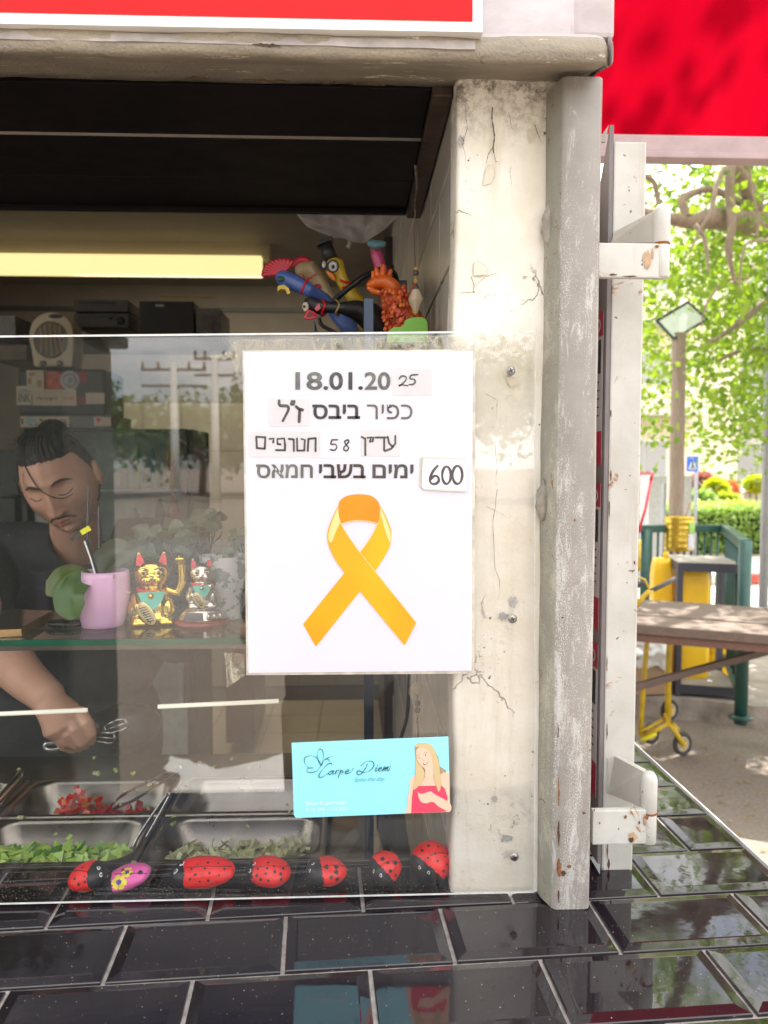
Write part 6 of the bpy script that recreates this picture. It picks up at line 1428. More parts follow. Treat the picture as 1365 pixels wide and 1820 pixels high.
for i in range(150):
    t = rs.uniform(0, math.tau); e = Vector((rs.uniform(-.075, .075), rs.uniform(-.03, .05), .105+rs.uniform(0, .02)-.3*0)); d = Vector((rs.uniform(-.02, .02), rs.uniform(-.02, .01), rs.uniform(.004, .016)))
    e.x *= .85; e.z -= abs(e.x)*.35
    g.tube([HCn+(Mh @ v) for v in (e, e+d*.6+Vector((.002, 0, 0)), e+d)], [.0005, .0004, .0002], 4, False)
for i in range(26):
    z = rs.uniform(-.02, .05); g.tube([HCn+(Mh @ v) for v in (Vector((-.074, .0, z)), Vector((-.082-.006*rs.random(), -.01, z-.01)), Vector((-.085-.01*rs.random(), -.005, z-.03)))], [.0006, .0005, .0002], 4, False)
g.to('hair_strands', HAIR, hair)
def onface(pts, lift=.0012): return [HCn+(Mh @ (face_y(x, z)+Vector((0, -lift, 0)))) for x, z in pts]
g = MB(); st = spline(onface([(-.034, .078), (-.022, .050), (-.010, .026), (.008, .006), (.024, -.006), (.044, -.006)], .0035), 6); g.tube(st, [.0012]*20+[.0009]*(len(st)-20), 5); st = spline(onface([(-.040, .060), (-.046, .04), (-.030, .030), (-.012, .022)], .003), 5); g.tube(st, .0004, 4); g.to('loose_lock', HAIR, hair)
for sx in (-1, 1):
    g = MB(); st = spline(onface([(sx*.012, .026), (sx*.024, .031), (sx*.038, .030), (sx*.050, .021)], -.0003), 5); n = len(st); g.tube(st, [.0010+.0018*math.sin(3.14*min(1, (i+2)/n)) for i in range(n)], 6); g.to('eyebrow', HAIRS, man, True)
    g = MB(); st = spline(onface([(sx*.018, .003), (sx*.026, -.0015), (sx*.036, -.001), (sx*.045, .004)], .0004), 5); g.tube(st, .0010, 5); g.to('eyelashes', HAIR, man, True)
    g = MB(); st = spline(onface([(sx*.001, -.0475), (sx*.012, -.0485), (sx*.022, -.053), (sx*.029, -.060)], -.0002), 5); n = len(st); g.tube(st, [.0042*(1-.6*i/n) for i in range(n)], 7); g.to('moustache', HAIRS, man, True)
g = MB(); st = spline(onface([(-.012, -.0615), (0, -.0605), (.012, -.0615), (.021, -.061)], .0003), 4); g.tube(st, .0007, 5); g.to('mouth_line', mat('lip_shadow', (.15, .05, .04), .6), man)
for z, w_ in ((-.0565, .0028), (-.0665, .0034)):
    g = MB(); st = spline(onface([(-.017, z-.001), (-.008, z+.001), (0, z), (.008, z+.001), (.017, z-.001)], -.0008), 4); n = len(st); g.tube(st, [w_*(.4+.6*math.sin(3.14*i/(n-1))) for i in range(n)], 8); g.to('lip', mat('lip_skin', (.40, .15, .11), .45), man, True)
g = MB(); rs2 = random.Random(9)
for i in range(900):
    x = rs2.uniform(-.058, .058); z = rs2.uniform(-.108, -.040)
    if abs(x) < .020 and -.073 < z < -.050: continue
    if z > -.070 and abs(x) < .052*(1-(-.040-z)*4) and abs(x) < .036: continue
    if rs2.random() < .35 and z > -.085: continue
    p = face_y(x, z); p2 = p+Vector((rs2.uniform(-.001, .001), -.0009, -.0022)); g.tube([HCn+(Mh @ v) for v in (p+Vector((0, .0008, 0)), p2)], [.00045, .0002], 3, False)
g.to('stubble', HAIRS, man)
# T-shirt: torso and sleeves with a wide scoop neck
TC = P(128, 1080, 1.02)
g = MB()
shL, shR = P(-10, 968, 1.02), P(262, 962, 1.02)
g.caps([shL+Vector((-.02, 0, -.02)), TC+Vector((-.05, 0, .108)), TC+Vector((.06, 0, .112)), shR+Vector((.0, 0, -.02))], [.075, .078, .078, .07], 24)
g.ball(TC+Vector((0, 0, -.05)), (.215, .115, .20), 40, 24); g.ball(TC+Vector((0, .02, -.30)), (.185, .115, .26), 40, 24); g.ball(TC+Vector((.0, .04, -.60)), (.18, .12, .25), 40, 24)
g.caps([shL+Vector((-.02, .0, -.02)), P(-38, 1040, .90), P(-48, 1075, .80)], [.078, .070, .064], 24)
g.caps([shR+Vector((.0, 0, -.02)), P(305, 1040, 1.04), P(315, 1130, 1.0)], [.072, .064, .058], 24)
shirt = g.to('t_shirt', SHIRT, man); remesh(shirt, .006, 6, .6)
bm = bmesh.new(); bm.from_mesh(shirt.data); nc = P(134, 936, .93)
for v in bm.verts:
    d = mn.noise(v.co*7)*.008+mn.noise(v.co*16+Vector((0, v.co.z*10, 0)))*.003; v.co += v.normal*d
kill = [v for v in bm.verts if ((v.co.x-nc.x)/.067)**2+((v.co.z-nc.z)/.082)**2+((v.co.y-.93)/.20)**2 < 1]
bmesh.ops.delete(bm, geom=kill, context='VERTS')
for _ in range(10):
    be = [v for v in bm.verts if v.is_boundary]
    nw = {v: sum((e.other_vert(v).co for e in v.link_edges if e.is_boundary), Vector())/max(1, sum(e.is_boundary for e in v.link_edges)) for v in be}
    for v, c in nw.items(): v.co = v.co*.5+c*.5
bm.to_mesh(shirt.data); bm.free()
m_s = shirt.modifiers.new('s', 'SOLIDIFY'); m_s.thickness = .003; m_s.offset = 1; bake(shirt)
g = MB(); lg = TC.copy()
for sx in (-1, 1): g.caps([Vector((TC.x+sx*.09, TC.y+.06, TC.z-.62)), Vector((TC.x+sx*.10, TC.y+.06, .55)), Vector((TC.x+sx*.10, TC.y+.08, .12))], [.105, .08, .06], 18); g.caps([Vector((TC.x+sx*.10, TC.y+.06, .07)), Vector((TC.x+sx*.12, TC.y-.10, .06))], [.05, .04], 12)
tr = g.to('trousers', mat('dark_trousers', (.03, .03, .035), .8), man); remesh(tr, .012, 3)
# tongs held in the hand, slotted heads
ht_ = empty('held_tongs', hp(640, 540), 'slotted chrome serving tongs held in the man\'s hand', 'tongs')
g = MB(); nrm_ = Vector((0, -.6, .8))
g.tube(spline([hp(500, 545, .0), hp(430, 548), hp(372, 556), (hp(366, 590)), hp(420, 604), hp(520, 585)], 5), .0032, 8); g.tube(spline([hp(600, 540), hp(700, 510), hp(780, 480)], 4), .003, 8); g.tube(spline([hp(620, 570), hp(720, 540), hp(760, 520)], 4), .003, 8); g.to('handle_loop', CHROME, ht_, True)
def slot_head(outer, slots):
    g = MB(); 
    for ring, w_ in [(outer, .0034)]+[(s, .0024) for s in slots]:
        st = spline([hp(x, y, -.006) for x, y in ring], 4, True); g.tube(st+[st[0]], w_/2, 7, False)
    (x0, y0), (x1, y1) = slots[0][0], slots[0][1]
    g.to('slotted_head', CHROME, ht_, True)
    g = MB(); o_ = [hp(x, y, -.004) for x, y in outer]; c0 = sum(o_, Vector())/len(o_)
    return o_
def head_plate(cx, cy, L, W_, ang, nslots=2):
    g = MB(); a = R(ang); ux, uy = Vector((math.cos(a), math.sin(a), 0)), Vector((-math.sin(a), math.cos(a), 0))
    def q(u, v): p = Vector((cx, cy, 0))+ux*u*L+uy*v*W_; return hp(p.x, p.y, -.008+.006*u*u)
    bars = [-1, -.33, .33, 1] if nslots == 3 else [-1, -.12, .12, 1]
    for v0 in ((-1, -.62), (-.16, .16), (.62, 1)):
        rws = []
        for i in range(11):
            u = -1+2*i/10; tp = math.sqrt(max(0, 1-abs(u)**3))*.9+.1*(u > 0); rws.append([g.bm.verts.new(q(u, v0[0]*tp)), g.bm.verts.new(q(u, (v0[0]+v0[1])/2*tp)+Vector((0, -.0015, 0))), g.bm.verts.new(q(u, v0[1]*tp))])
        for r0, r1_ in zip(rws, rws[1:]):
            for j in (0, 1): g._f([r0[j], r0[j+1], r1_[j+1], r1_[j]])
    for us in ((-1, -.72), (.76, 1.0)):
        rws = []
        for i in range(5):
            u = us[0]+(us[1]-us[0])*i/4; tp = math.sqrt(max(0, 1-abs(u)**3))*.9+.1*(u > 0); rws.append([g.bm.verts.new(q(u, v*tp)+Vector((0, -.0002, 0))) for v in (-1, 0, 1)])
        for r0, r1_ in zip(rws, rws[1:]):
            for j in (0, 1): g._f([r0[j], r0[j+1], r1_[j+1], r1_[j]])
    o = g.to('slotted_head', CHROME, ht_, True); m_ = o.modifiers.new('s', 'SOLIDIFY'); m_.thickness = .0012; bake(o)
head_plate(935, 415, 110, 55, -20); head_plate(845, 505, 95, 52, 5)
# dark rounded shape added behind the tongs, standing for a dark pane reflection
g = MB(); g.ball(P(225, 1288, .56), (.060, .04, .035), 30, 20, None, lambda q, q2: q2*(1+.15*mn.noise(q*1.6))); t = g.to('dark_reflection_shape', mat('dark_reflection_black', (.012, .011, .014), .35, 0, .3, 20, .5, 40, .006), None, True); tag(t, 'added round black shape imitating a dark pane reflection behind the held tongs', 'bag')

# ================================================================ OUTSIDE, RIGHT OF THE KIOSK
def G(px, py, z=0): return PZ(px, py, z)
# plank table
tb = empty('plank_table', (1.6, 2.9, 0), 'weathered wooden plank table with a brown edge, half in shade', 'table')
zt = .76; nf, nb = PZ(1132, 1110, zt), PZ(1132, 1064, zt); rf, rb_ = PZ(1365, 1128, zt), PZ(1365, 1077, zt)
dirx = (rf-nf).normalized(); WOOD = m_wood('weathered_brown_plank', (.11, .075, .06), (.20, .145, .115), (1.2, 12, 12)); WOODE = m_wood('red_brown_plank_edge', (.12, .06, .045), (.22, .12, .09), (1.2, 12, 12))
ndir = Vector((-dirx.y, dirx.x, 0)); wid = (nb-nf).dot(ndir); st = nf-dirx*.5
for i in range(3):
    w_ = wid/3; a = st+ndir*(w_*(i+.5)); g = MB(); g.beam(a+Vector((0, 0, -.024+.004*(i % 2))), a+dirx*2.6+Vector((0, 0, -.024+.004*(i % 2))), w_-.012, .046, bev=.006); g.to('plank', WOOD, tb)
g = MB(); g.beam(st+ndir*.035+Vector((0, 0, -.068)), st+ndir*.035+dirx*2.6+Vector((0, 0, -.068)), .03, .036, bev=.004); g.to('apron', WOODE, tb)
BR = mat('brown_painted_bar', (.13, .085, .07), .5, 0, .15, 20)
pbar = PZ(1128, 1222, .50); g = MB(); a = P(1125, 1222, nf.y+.15); b = P(1372, 1155, nf.y+.20); g.beam(a, b, .03, .035, bev=.004); g.to('diagonal_brace', BR, tb)
for d in (.2, 2.3):
    for q in (.06, wid-.06):
        p = st+dirx*d+ndir*q; g = MB(); g.beam(Vector((p.x, p.y, 0)), Vector((p.x, p.y, zt-.045)), .05, .05, (1, 0, 0), .004); g.to('leg', BR, tb)
# raised pad with rough edge
pad = MB(); pp = [(1132, 1275), (1250, 1282), (1420, 1292), (1480, 1200), (1300, 1140), (1000, 1150)]; base = [G(x, y) for x, y in cz(pp+[pp[0]], 4)[:-1]]
base = [v+Vector((mn.noise(v*3)*.03, mn.noise(v*3+Vector((9, 0, 0)))*.05, 0)) for v in base]
pad.poly([v+Vector((0, 0, .13)) for v in base], (0, 0, -.13)); t = pad.to('raised_concrete_pad', CONC); tag(t, kind='structure')
# plastic shelf unit
ZP = .13
su = empty('plastic_shelf', G(1255, 1240, ZP), 'black plastic shelf unit with a grey top carrying a gold can, yellow cans inside', 'shelf')
fl_, fr_ = G(1203, 1236, ZP), G(1311, 1244, ZP); Hs = Z_(1000, fl_.y, 1210)-.0
dx_ = (fr_-fl_); dx_.z = 0; dep = Vector((-dx_.y, dx_.x, 0)).normalized()*.42+Vector((-.05, 0, 0)); DK = mat('black_blue_shelf_plastic', (.045, .045, .06), .5, 0, .15, 20); TOPP = mat('dusty_shelf_top', (.30, .27, .24), .7, 0, .2, 12)
for q in (Vector(), dx_, dep, dep+dx_): g = MB(); p = fl_+q; g.beam(Vector((p.x, p.y, ZP)), Vector((p.x, p.y, Hs)), .035, .035, (1, 0, 0), .005); g.to('leg', DK, su)
for z, m in ((Hs, DK), (ZP+.07, DK)):
    g = MB(); c4 = [fl_, fl_+dx_, fl_+dx_+dep, fl_+dep]; cc = sum(c4, Vector())/4; q4 = [cc+(v-cc)*1.08 for v in c4]
    g.poly([Vector((v.x, v.y, z)) for v in q4], (0, 0, -.05)); g.to('tray', m, su)
    g = MB(); q5 = [cc+(v-cc)*1.03 for v in c4]; g.poly([Vector((v.x, v.y, z+.003)) for v in q5], (0, 0, -.002)); g.to('tray_surface', TOPP, su)
# jerrycans
def jerry(px0, px1, pyb, pyt, Y, label):
    a, b = P(px0, pyb, Y), P(px1, pyt, Y); w_, h = (b.x-a.x), b.z-a.z; o = empty('jerrycan', ((a.x+b.x)/2, Y+.1, a.z), label, 'canister', 'yellow plastic canisters')
    g = MB(); c = Vector(((a.x+b.x)/2, Y+w_*.4, a.z)); L = []
    for zz, s in ((0, .86), (.02, .95), (.07, 1), (.42, 1), (.44, .96), (.48, .96), (.50, 1), (.86, .99), (.94, .9), (.985, .72)):
        L.append([g.bm.verts.new((c.x+x, c.y+y, a.z+h*zz)) for x, y in rrect(-w_/2*s, w_/2*s, -w_*.38*s, w_*.38*s, w_*.17*s, 5)])
    for p, q in zip(L, L[1:]):
        n = len(p)
        for i in range(n): g._f([p[i], p[(i+1) % n], q[(i+1) % n], q[i]])
    g._f(L[0][::-1]); g._f(L[-1]); g.to('can_body', YPLAS, o, True)
    g = MB(); g.lathe([(w_*.12, 0), (w_*.13, h*.05), (0, h*.055)], (c.x+w_*.2, c.y, b.z-.012), 16); g.to('cap', YEL, o, True)
ys2 = fl_.y+.06
jerry(1206, 1268, 1212, 1005, ys2+.03, 'big yellow canister behind the front shelf leg'); jerry(1160, 1200, 1210, 990, ys2+.10, 'yellow canister left of the shelf unit'); jerry(1258, 1306, 1202, 1120, ys2+.32, 'yellow canister low at the back right of the shelf')
# gold can on top
cb_ = PZ(1206, 978, Hs+.004); cr = S_(26, cb_.y); chh = S_(61, cb_.y)
can = empty('gold_tin', cb_, 'large ribbed gold tin with a green and white label on the shelf unit', 'tin')
GT = mat('lacquered_gold_tin', (.62, .44, .07), .28, .85, .15, 20); g = MB(); pr = [(cr*.97, 0), (cr, chh*.02)]
for i in range(5):
    z = .1+i*.18; pr += [(cr*.985, chh*z), (cr*1.01, chh*(z+.03)), (cr*.985, chh*(z+.06)), (cr*.99, chh*(z+.12))]
pr += [(cr*1.01, chh*.985), (cr, chh), (cr*.93, chh), (cr*.93, chh*.94), (0, chh*.94)]
g.lathe(pr, cb_, 40); g.to('tin_body', GT, can, True)
for a0, a1, z0, z1, m in ((-78, -28, .06, .52, mat('white_print', (.65, .64, .66), .5, 0, .2, 40)), (-74, -24, .53, .86, mat('green_print', (.32, .55, .12), .5, 0, .2, 40))):
    g = MB(); n = 10; vs = []
    for i in range(n+1):
        t = R(a0+(a1-a0)*i/n); vs.append((g.bm.verts.new(cb_+Vector((cr*1.03*math.cos(t), cr*1.03*math.sin(t), chh*z0))), g.bm.verts.new(cb_+Vector((cr*1.03*math.cos(t), cr*1.03*math.sin(t), chh*z1)))))
    for p, q in zip(vs, vs[1:]): g._f([p[0], q[0], q[1], p[1]])
    g.to('printed_label', m, can, True)
g = MB(); g.beam(cb_+Vector((.02, .1, 0)), P(1226, 893, cb_.y+.1), .012, .012); t = g.to('brush_handle', mat('raw_wood', (.36, .26, .16), .6)); tag(t, 'short wooden brush handle sticking up behind the gold tin', 'brush')
# cardboard box with paper on the ground
g = MB(); a = G(1165, 1232, ZP); g.obox(a+Vector((-.10, .05, .16)), Vector((1, .1, 0)).normalized(), Vector((-.1, 1, 0)).normalized(), Vector((0, 0, 1)), .16, .12, .15, .004); t = g.to('cardboard_box', mat('kraft_cardboard', (.36, .24, .15), .8, 0, .12, 10)); tag(t, 'open cardboard box with crumpled white paper beside the yellow cart', 'box')
def crump(u, v): p = a+Vector((-.24+.28*u, -.075-.02*math.sin(v*3), .18+.17*v)); p += Vector((0, mn.noise(Vector((u*5, v*5, 1)))*.05, mn.noise(Vector((u*6, v*2, 4)))*.03)); return p
grid_wall('crumpled_paper', crump, 24, 14, WHITE, t, .01, 12)
# railing
FG = mat('dark_green_railing', (.025, .085, .07), .4, 0, .15, 20)
rl = empty('railing', G(1325, 1250, ZP), 'dark green metal railing turning a corner behind the shelf unit', 'railing')
zr = 1.08; pA = PZ(1325, 968, zr); pB = PZ(1288, 939, zr); pC = PZ(1120, 939, zr); pC.y = pB.y
if True:
    def bar(a, b, w_, m=FG, nm='rail'): g = MB(); g.beam(a, b, w_, w_, bev=.006); g.to(nm, m, rl)
    bar(pA, pB, .055); bar(pB, pC, .05)
    lo = Vector((0, 0, -.82)); bar(pA+lo, pB+lo, .04); bar(pB+lo, pC+lo, .04)
    g = MB(); g.tube([Vector((pA.x, pA.y, 0.1)), Vector((pA.x, pA.y, zr+.02))], .034, 16); g.lathe([(.06, .0), (.06, .012), (.04, .02)], (pA.x, pA.y, .131), 20); g.to('corner_post', FG, rl, True)
    pp_ = PZ(1147, 939, zr); g = MB(); g.tube([Vector((pp_.x, pB.y, 0)), Vector((pp_.x, pB.y, zr))], .038, 14); g.to('post', FG, rl, True)
    for a, b, n in ((pA, pB, 9), (pB, pC, 14)):
        for i in range(1, n): p = a+(b-a)*(i/n); g = MB(); g.tube([Vector((p.x, p.y, zr-.82)), Vector((p.x, p.y, zr))], .0085, 8); g.to('baluster', FG, rl, True)
# yellow hand cart with three-wheel clusters
YC2 = 3.15
hc = empty('hand_cart', G(1195, 1345), 'yellow stair-climbing hand cart with black tyres, grey grips raised', 'hand cart')
YP2 = mat('chipped_yellow_paint', (.62, .42, .02), .42, 0, .2, 25); TYR = mat('grey_black_tyre', (.05, .047, .045), .7, 0, .2, 40); HUB = mat('dull_yellow_hub', (.55, .42, .13), .5, 0, .2, 30)
g = MB()
def wheel(px, py, Y, rpx, first=True):
    c = P(px, py, Y); r_ = S_(rpx, Y); ax = Vector((.35, -1, .1)).normalized(); u = ax.orthogonal().normalized(); v = ax.cross(u)
    def ring(rad, off, tr, m, nm, par):
        g = MB(); g.tube([c+ax*off+(u*math.cos(t/28*math.tau)+v*math.sin(t/28*math.tau))*rad for t in range(29)], tr, 10, False); return g.to(nm, m, par, True)
    w_ = ring(r_*.80, 0, r_*.20, TYR, 'wheel', hc); ring(r_*.56, .004, r_*.07, mat('pale_rim', (.5, .47, .42), .4), 'rim', w_)
    g = MB(); g.poly([c+ax*.004+(u*math.cos(t/24*math.tau)+v*math.sin(t/24*math.tau))*r_*.56 for t in range(24)], -ax*.014); g.ball(c+ax*.012, r_*.17, 12, 8)
    for k_ in range(6): t = k_/6*math.tau; g.beam(c+ax*.009, c+ax*.009+(u*math.cos(t)+v*math.sin(t))*r_*.5, .007, .008, ax)
    g.to('hub', HUB, w_)
wheel(1190, 1262, YC2+.03, 20); wheel(1213, 1322, YC2, 21.5); wheel(1157, 1304, YC2+.08, 19); wheel(1128, 1348, YC2+.12, 19)
def cart(pts, rr_, m=YP2, nm='frame_tube'): g = MB(); g.tube([P(x, y, Y) for x, y, Y in pts], S_(rr_, YC2), 10); g.to(nm, m, hc, True)
cart([(1187, 1280, YC2-.02), (1188, 1190, YC2-.02), (1191, 1130, YC2-.02), (1193, 1090, YC2)], 5.5); cart([(1138, 1305, YC2+.02), (1145, 1200, YC2+.02), (1150, 1140, YC2+.04), (1154, 1090, YC2+.04)], 4.5)
cart([(1187, 1285, YC2-.03), (1200, 1300, YC2-.03), (1213, 1322, YC2-.035)], 4.5); cart([(1187, 1285, YC2-.03), (1183, 1270, YC2-.02), (1190, 1262, YC2)], 4); cart([(1187, 1285, YC2-.03), (1165, 1298, YC2-.02), (1140, 1310, YC2+.02)], 4.5)
cart([(1138, 1300, YC2), (1160, 1290, YC2), (1183, 1275, YC2)], 3); cart([(1140, 1316, YC2-.01), (1158, 1308, YC2-.02), (1166, 1303, YC2-.02)], 4, mat('bright_yellow_tape', (.8, .72, .02), .5), 'tape_wrap'); cart([(1195, 1285, YC2), (1205, 1298, YC2)], 4)
cart([(1130, 1078, YC2), (1142, 1062, YC2), (1152, 1052, YC2), (1160, 1050, YC2)], 4.5); cart([(1155, 1051, YC2), (1178, 1040, YC2), (1202, 1028, YC2-.02)], 4.2, mat('dark_grey_grip', (.09, .09, .10), .6), 'grip'); cart([(1133, 1026, YC2+.02), (1146, 1030, YC2+.02), (1154, 1048, YC2)], 2)
cart([(1130, 1045, YC2+.02), (1140, 1034, YC2+.02), (1146, 1040, YC2+.02)], 4.2, mat('dark_grey_grip', (.09, .09, .10), .6), 'grip'); cart([(1136, 960, YC2+.1), (1135, 1015, YC2+.1)], 3.5)
# red stick
g = MB(); g.tube([P(1135, 946, 3.4), P(1147, 905, 3.45), P(1157, 853, 3.5)], S_(2.6, 3.4), 8); g.tube([P(1157, 853, 3.5), P(1160, 842, 3.5)], S_(2.8, 3.4), 8)
t = g.to('red_pole', mat('red_painted_pole', (.62, .02, .05), .4), None, True); tag(t, 'thin leaning red pole beside the shutter leaf', 'pole')
# wooden post with a tilted framed panel
Yp = 5.3
wp = empty('wooden_post', P(1205, 960, Yp), 'round wooden post with a tilted framed mirror panel at its top', 'post'); wp.location.z = 0
g = MB(); b_ = P(1203, 930, Yp); t_p = P(1207, 592, Yp); n = 24; pts = [Vector((b_.x, Yp, 0)).lerp(Vector((t_p.x, Yp, t_p.z)), i/n)+Vector((mn.noise(Vector((1, 1, i*.5)))*.006, 0, 0)) for i in range(n+1)]; g.tube(pts, [S_(12.5, Yp)*(1.08-.12*i/n) for i in range(n+1)], 18); g.to('pole', m_wood('grey_brown_pole_wood', (.20, .145, .11), (.36, .28, .22), (18, 18, 1.5)), wp, True)
cn = [(1166, 571), (1232, 536), (1251, 562), (1202, 600), (1180, 594)]
g = MB(); fr4 = [P(x, y, Yp-.05+d) for (x, y), d in zip([(1167, 570), (1222, 537), (1256, 568), (1197, 602)], (0, .25, .25, 0))]
for i in range(4): g.beam(fr4[i], fr4[(i+1) % 4], .018, .018)
g.to('panel_frame', mat('dark_frame', (.03, .045, .05), .4), wp)
g = MB(); g.poly(fr4, (0, .004, .004)); g.to('mirror_panel', mat('pale_frosted_glass', (.80, .88, .86), .3, 0, .02, 3), wp)
# grey street pole at the right frame edge
g = MB(); p0 = P(1362, 900, 5.4); g.tube([Vector((p0.x, 5.4, 0)), Vector((p0.x-.02, 5.4, 4.2))], S_(8, 5.4), 14); t = g.to('street_pole', mat('galvanised_grey', (.33, .34, .36), .4, .3, .1, 20), None, True); tag(t, 'grey galvanised street pole at the right edge', 'pole')
g = MB(); p0 = P(1180, 900, 6.2); g.tube([Vector((p0.x, 6.2, 0)), Vector((p0.x, 6.2, 1.35))], .02, 10); t = g.to('thin_pole', mat('galvanised_grey', (.33, .34, .36), .4), None, True); tag(t, 'thin grey pole left of the wooden post', 'pole')
# light grey boards
for px, w_, Y, lab in ((1170, 32, 6.6, 'light grey utility cabinet left of the wooden post'), (1222, 18, 6.7, 'light grey utility cabinet half behind the wooden post')):
    a, b = P(px-w_/2, 845, Y), P(px+w_/2, 845, Y); o = empty('utility_cabinet', (a.x, Y, 0), lab, 'cabinet'); g = MB(); g.box((a.x, Y, .35 if px < 1200 else .2), (b.x, Y+.25, a.z), .01); g.to('housing', mat('light_grey_cabinet', (.50, .50, .49), .5), o); g = MB(); g.box((a.x+.01, Y+.02, 0), (b.x-.01, Y+.2, .36)); g.to('plinth', CONC, o)
# crossing sign
YS2 = 11.5
sgn = empty('crossing_sign', P(1231, 900, YS2), 'blue pedestrian crossing sign on a pole across the road', 'traffic sign'); a, b = P(1221, 811, YS2), P(1241, 838, YS2)
g = MB(); g.box((a.x, YS2, b.z), (b.x, YS2+.01, a.z), .004); g.to('plate', mat('sign_blue', (.02, .12, .62), .4), sgn)
g = MB(); g.poly([P(x, y, YS2-.004) for x, y in ((1224, 834), (1231, 815), (1238, 834))], (0, .002, 0)); g.to('white_triangle', WHITE, sgn)
g = MB(); g.tube([P(x, y, YS2-.007) for x, y in ((1231, 820), (1231, 827), (1228, 833))], .012, 6); g.tube([P(x, y, YS2-.007) for x, y in ((1231, 826), (1234, 833))], .012, 6); g.ball(P(1231, 819, YS2-.007), .014, 8, 6); g.to('walking_figure', BLACK, sgn)
p0 = P(1238, 840, YS2+.02); g = MB(); g.tube([Vector((p0.x, YS2+.03, 0)), Vector((p0.x, YS2+.03, a.z))], .03, 10); g.to('sign_pole', mat('galvanised_grey', (.33, .34, .36), .4), sgn, True)

# vegetation
HG = m_leaf('clipped_hedge_leaf', (.40, .52, .18), (.28, .40, .12), .4); LT = m_leaf('plane_tree_leaf', (.24, .32, .05), (.12, .20, .035), .56)
YLF = m_leaf('yellow_shrub_leaf', (.55, .55, .04), (.40, .45, .04), .4); PKF = m_leaf('purple_pink_shrub_leaf', (.42, .10, .20), (.26, .10, .14), .4); RDF = m_leaf('coral_flower_petal', (.75, .22, .16), (.7, .3, .2), .3)
for m in (HG, LT, YLF, PKF, RDF): pass
def vol(n, c, r_, seed, shell=.55):
    q = np.random.RandomState(seed).normal(size=(n, 3)); q /= np.linalg.norm(q, axis=1)[:, None]; rad = np.random.RandomState(seed+1).uniform(shell, 1, n)[:, None]; return np.array(c)[None]+q*rad*np.array(r_)[None]
r0 = np.random.RandomState(8); n = 26000; hx = r0.uniform(1.5, 14, n); hy = r0.uniform(12.2, 13.4, n); top_ = r0.random(n) < .45
hz = np.where(top_, .78+.05*np.sin(hx*2.1)+r0.normal(size=n)*.03, r0.uniform(.02, .8, n)); hy = np.where(top_, hy, 12.2+np.abs(r0.normal(size=n))*.06)
t = leafcards('clipped_hedge', np.stack([hx, hy, hz], 1), .085, HG, seed=3); tag(t, 'long clipped green hedge across the road', 'hedge')
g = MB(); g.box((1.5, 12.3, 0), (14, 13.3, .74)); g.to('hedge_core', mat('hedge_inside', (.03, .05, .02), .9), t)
def bush(px, py, rx, rz, Y, m, lab, n=1500, sz=.09, seed=1):
    c = P(px, py, Y); r_ = (S_(rx, Y), S_(rx, Y)*.8, S_(rz, Y)); t = leafcards('flowering_shrub', vol(n, c, r_, seed), sz, m, seed=seed); tag(t, lab, 'shrub')
    g = MB(); [g.tube([Vector((c.x, c.y, 0)), c+Vector((dx, 0, r_[2]*.4))], [.03, .008], 6) for dx in (-.2, 0, .2)]; g.to('stem', mat('brown_stem', (.12, .08, .05), .8), t)
bush(1272, 872, 20, 20, 14.5, YLF, 'round bright yellow shrub above the hedge, left one', 1600, .10, 31); bush(1290, 892, 26, 16, 14.2, m_leaf('lime_shrub_leaf', (.42, .45, .08), (.30, .36, .08), .4), 'low lime yellow shrub behind the hedge', 1500, .09, 33); bush(1345, 860, 20, 13, 16, YLF, 'yellow shrub on top of the cream planter wall', 1200, .10, 35)
bush(1145, 868, 26, 26, 15.5, PKF, 'purple pink shrub left of the wooden post', 1600, .10, 37); bush(1248, 865, 22, 24, 15.8, PKF, 'purple pink shrub right of the crossing sign', 1500, .10, 39); bush(1298, 870, 12, 16, 15.3, RDF, 'coral flowering shrub between the yellow ones', 500, .10, 41); bush(1245, 892, 16, 12, 14.0, m_leaf('pale_spiky_leaf', (.32, .42, .20), (.22, .34, .14), .3), 'pale spiky green plant behind the hedge', 700, .2, 43)
bush(1296, 905, 10, 4, 13.9, m_leaf('magenta_petal', (.6, .08, .55), (.5, .1, .45), .3), 'small magenta flowering plant on the hedge line', 200, .07, 45)
g = MB(); a, b = P(1322, 873, 16.2), P(1420, 873, 16.2); g.box((a.x, 16.2, 0), (b.x, 17.2, a.z), .02); t = g.to('planter_wall', mat('cream_stucco', (.62, .55, .45), .8, 0, .05, 1)); tag(t, 'cream planter wall under a yellow shrub', 'planter')

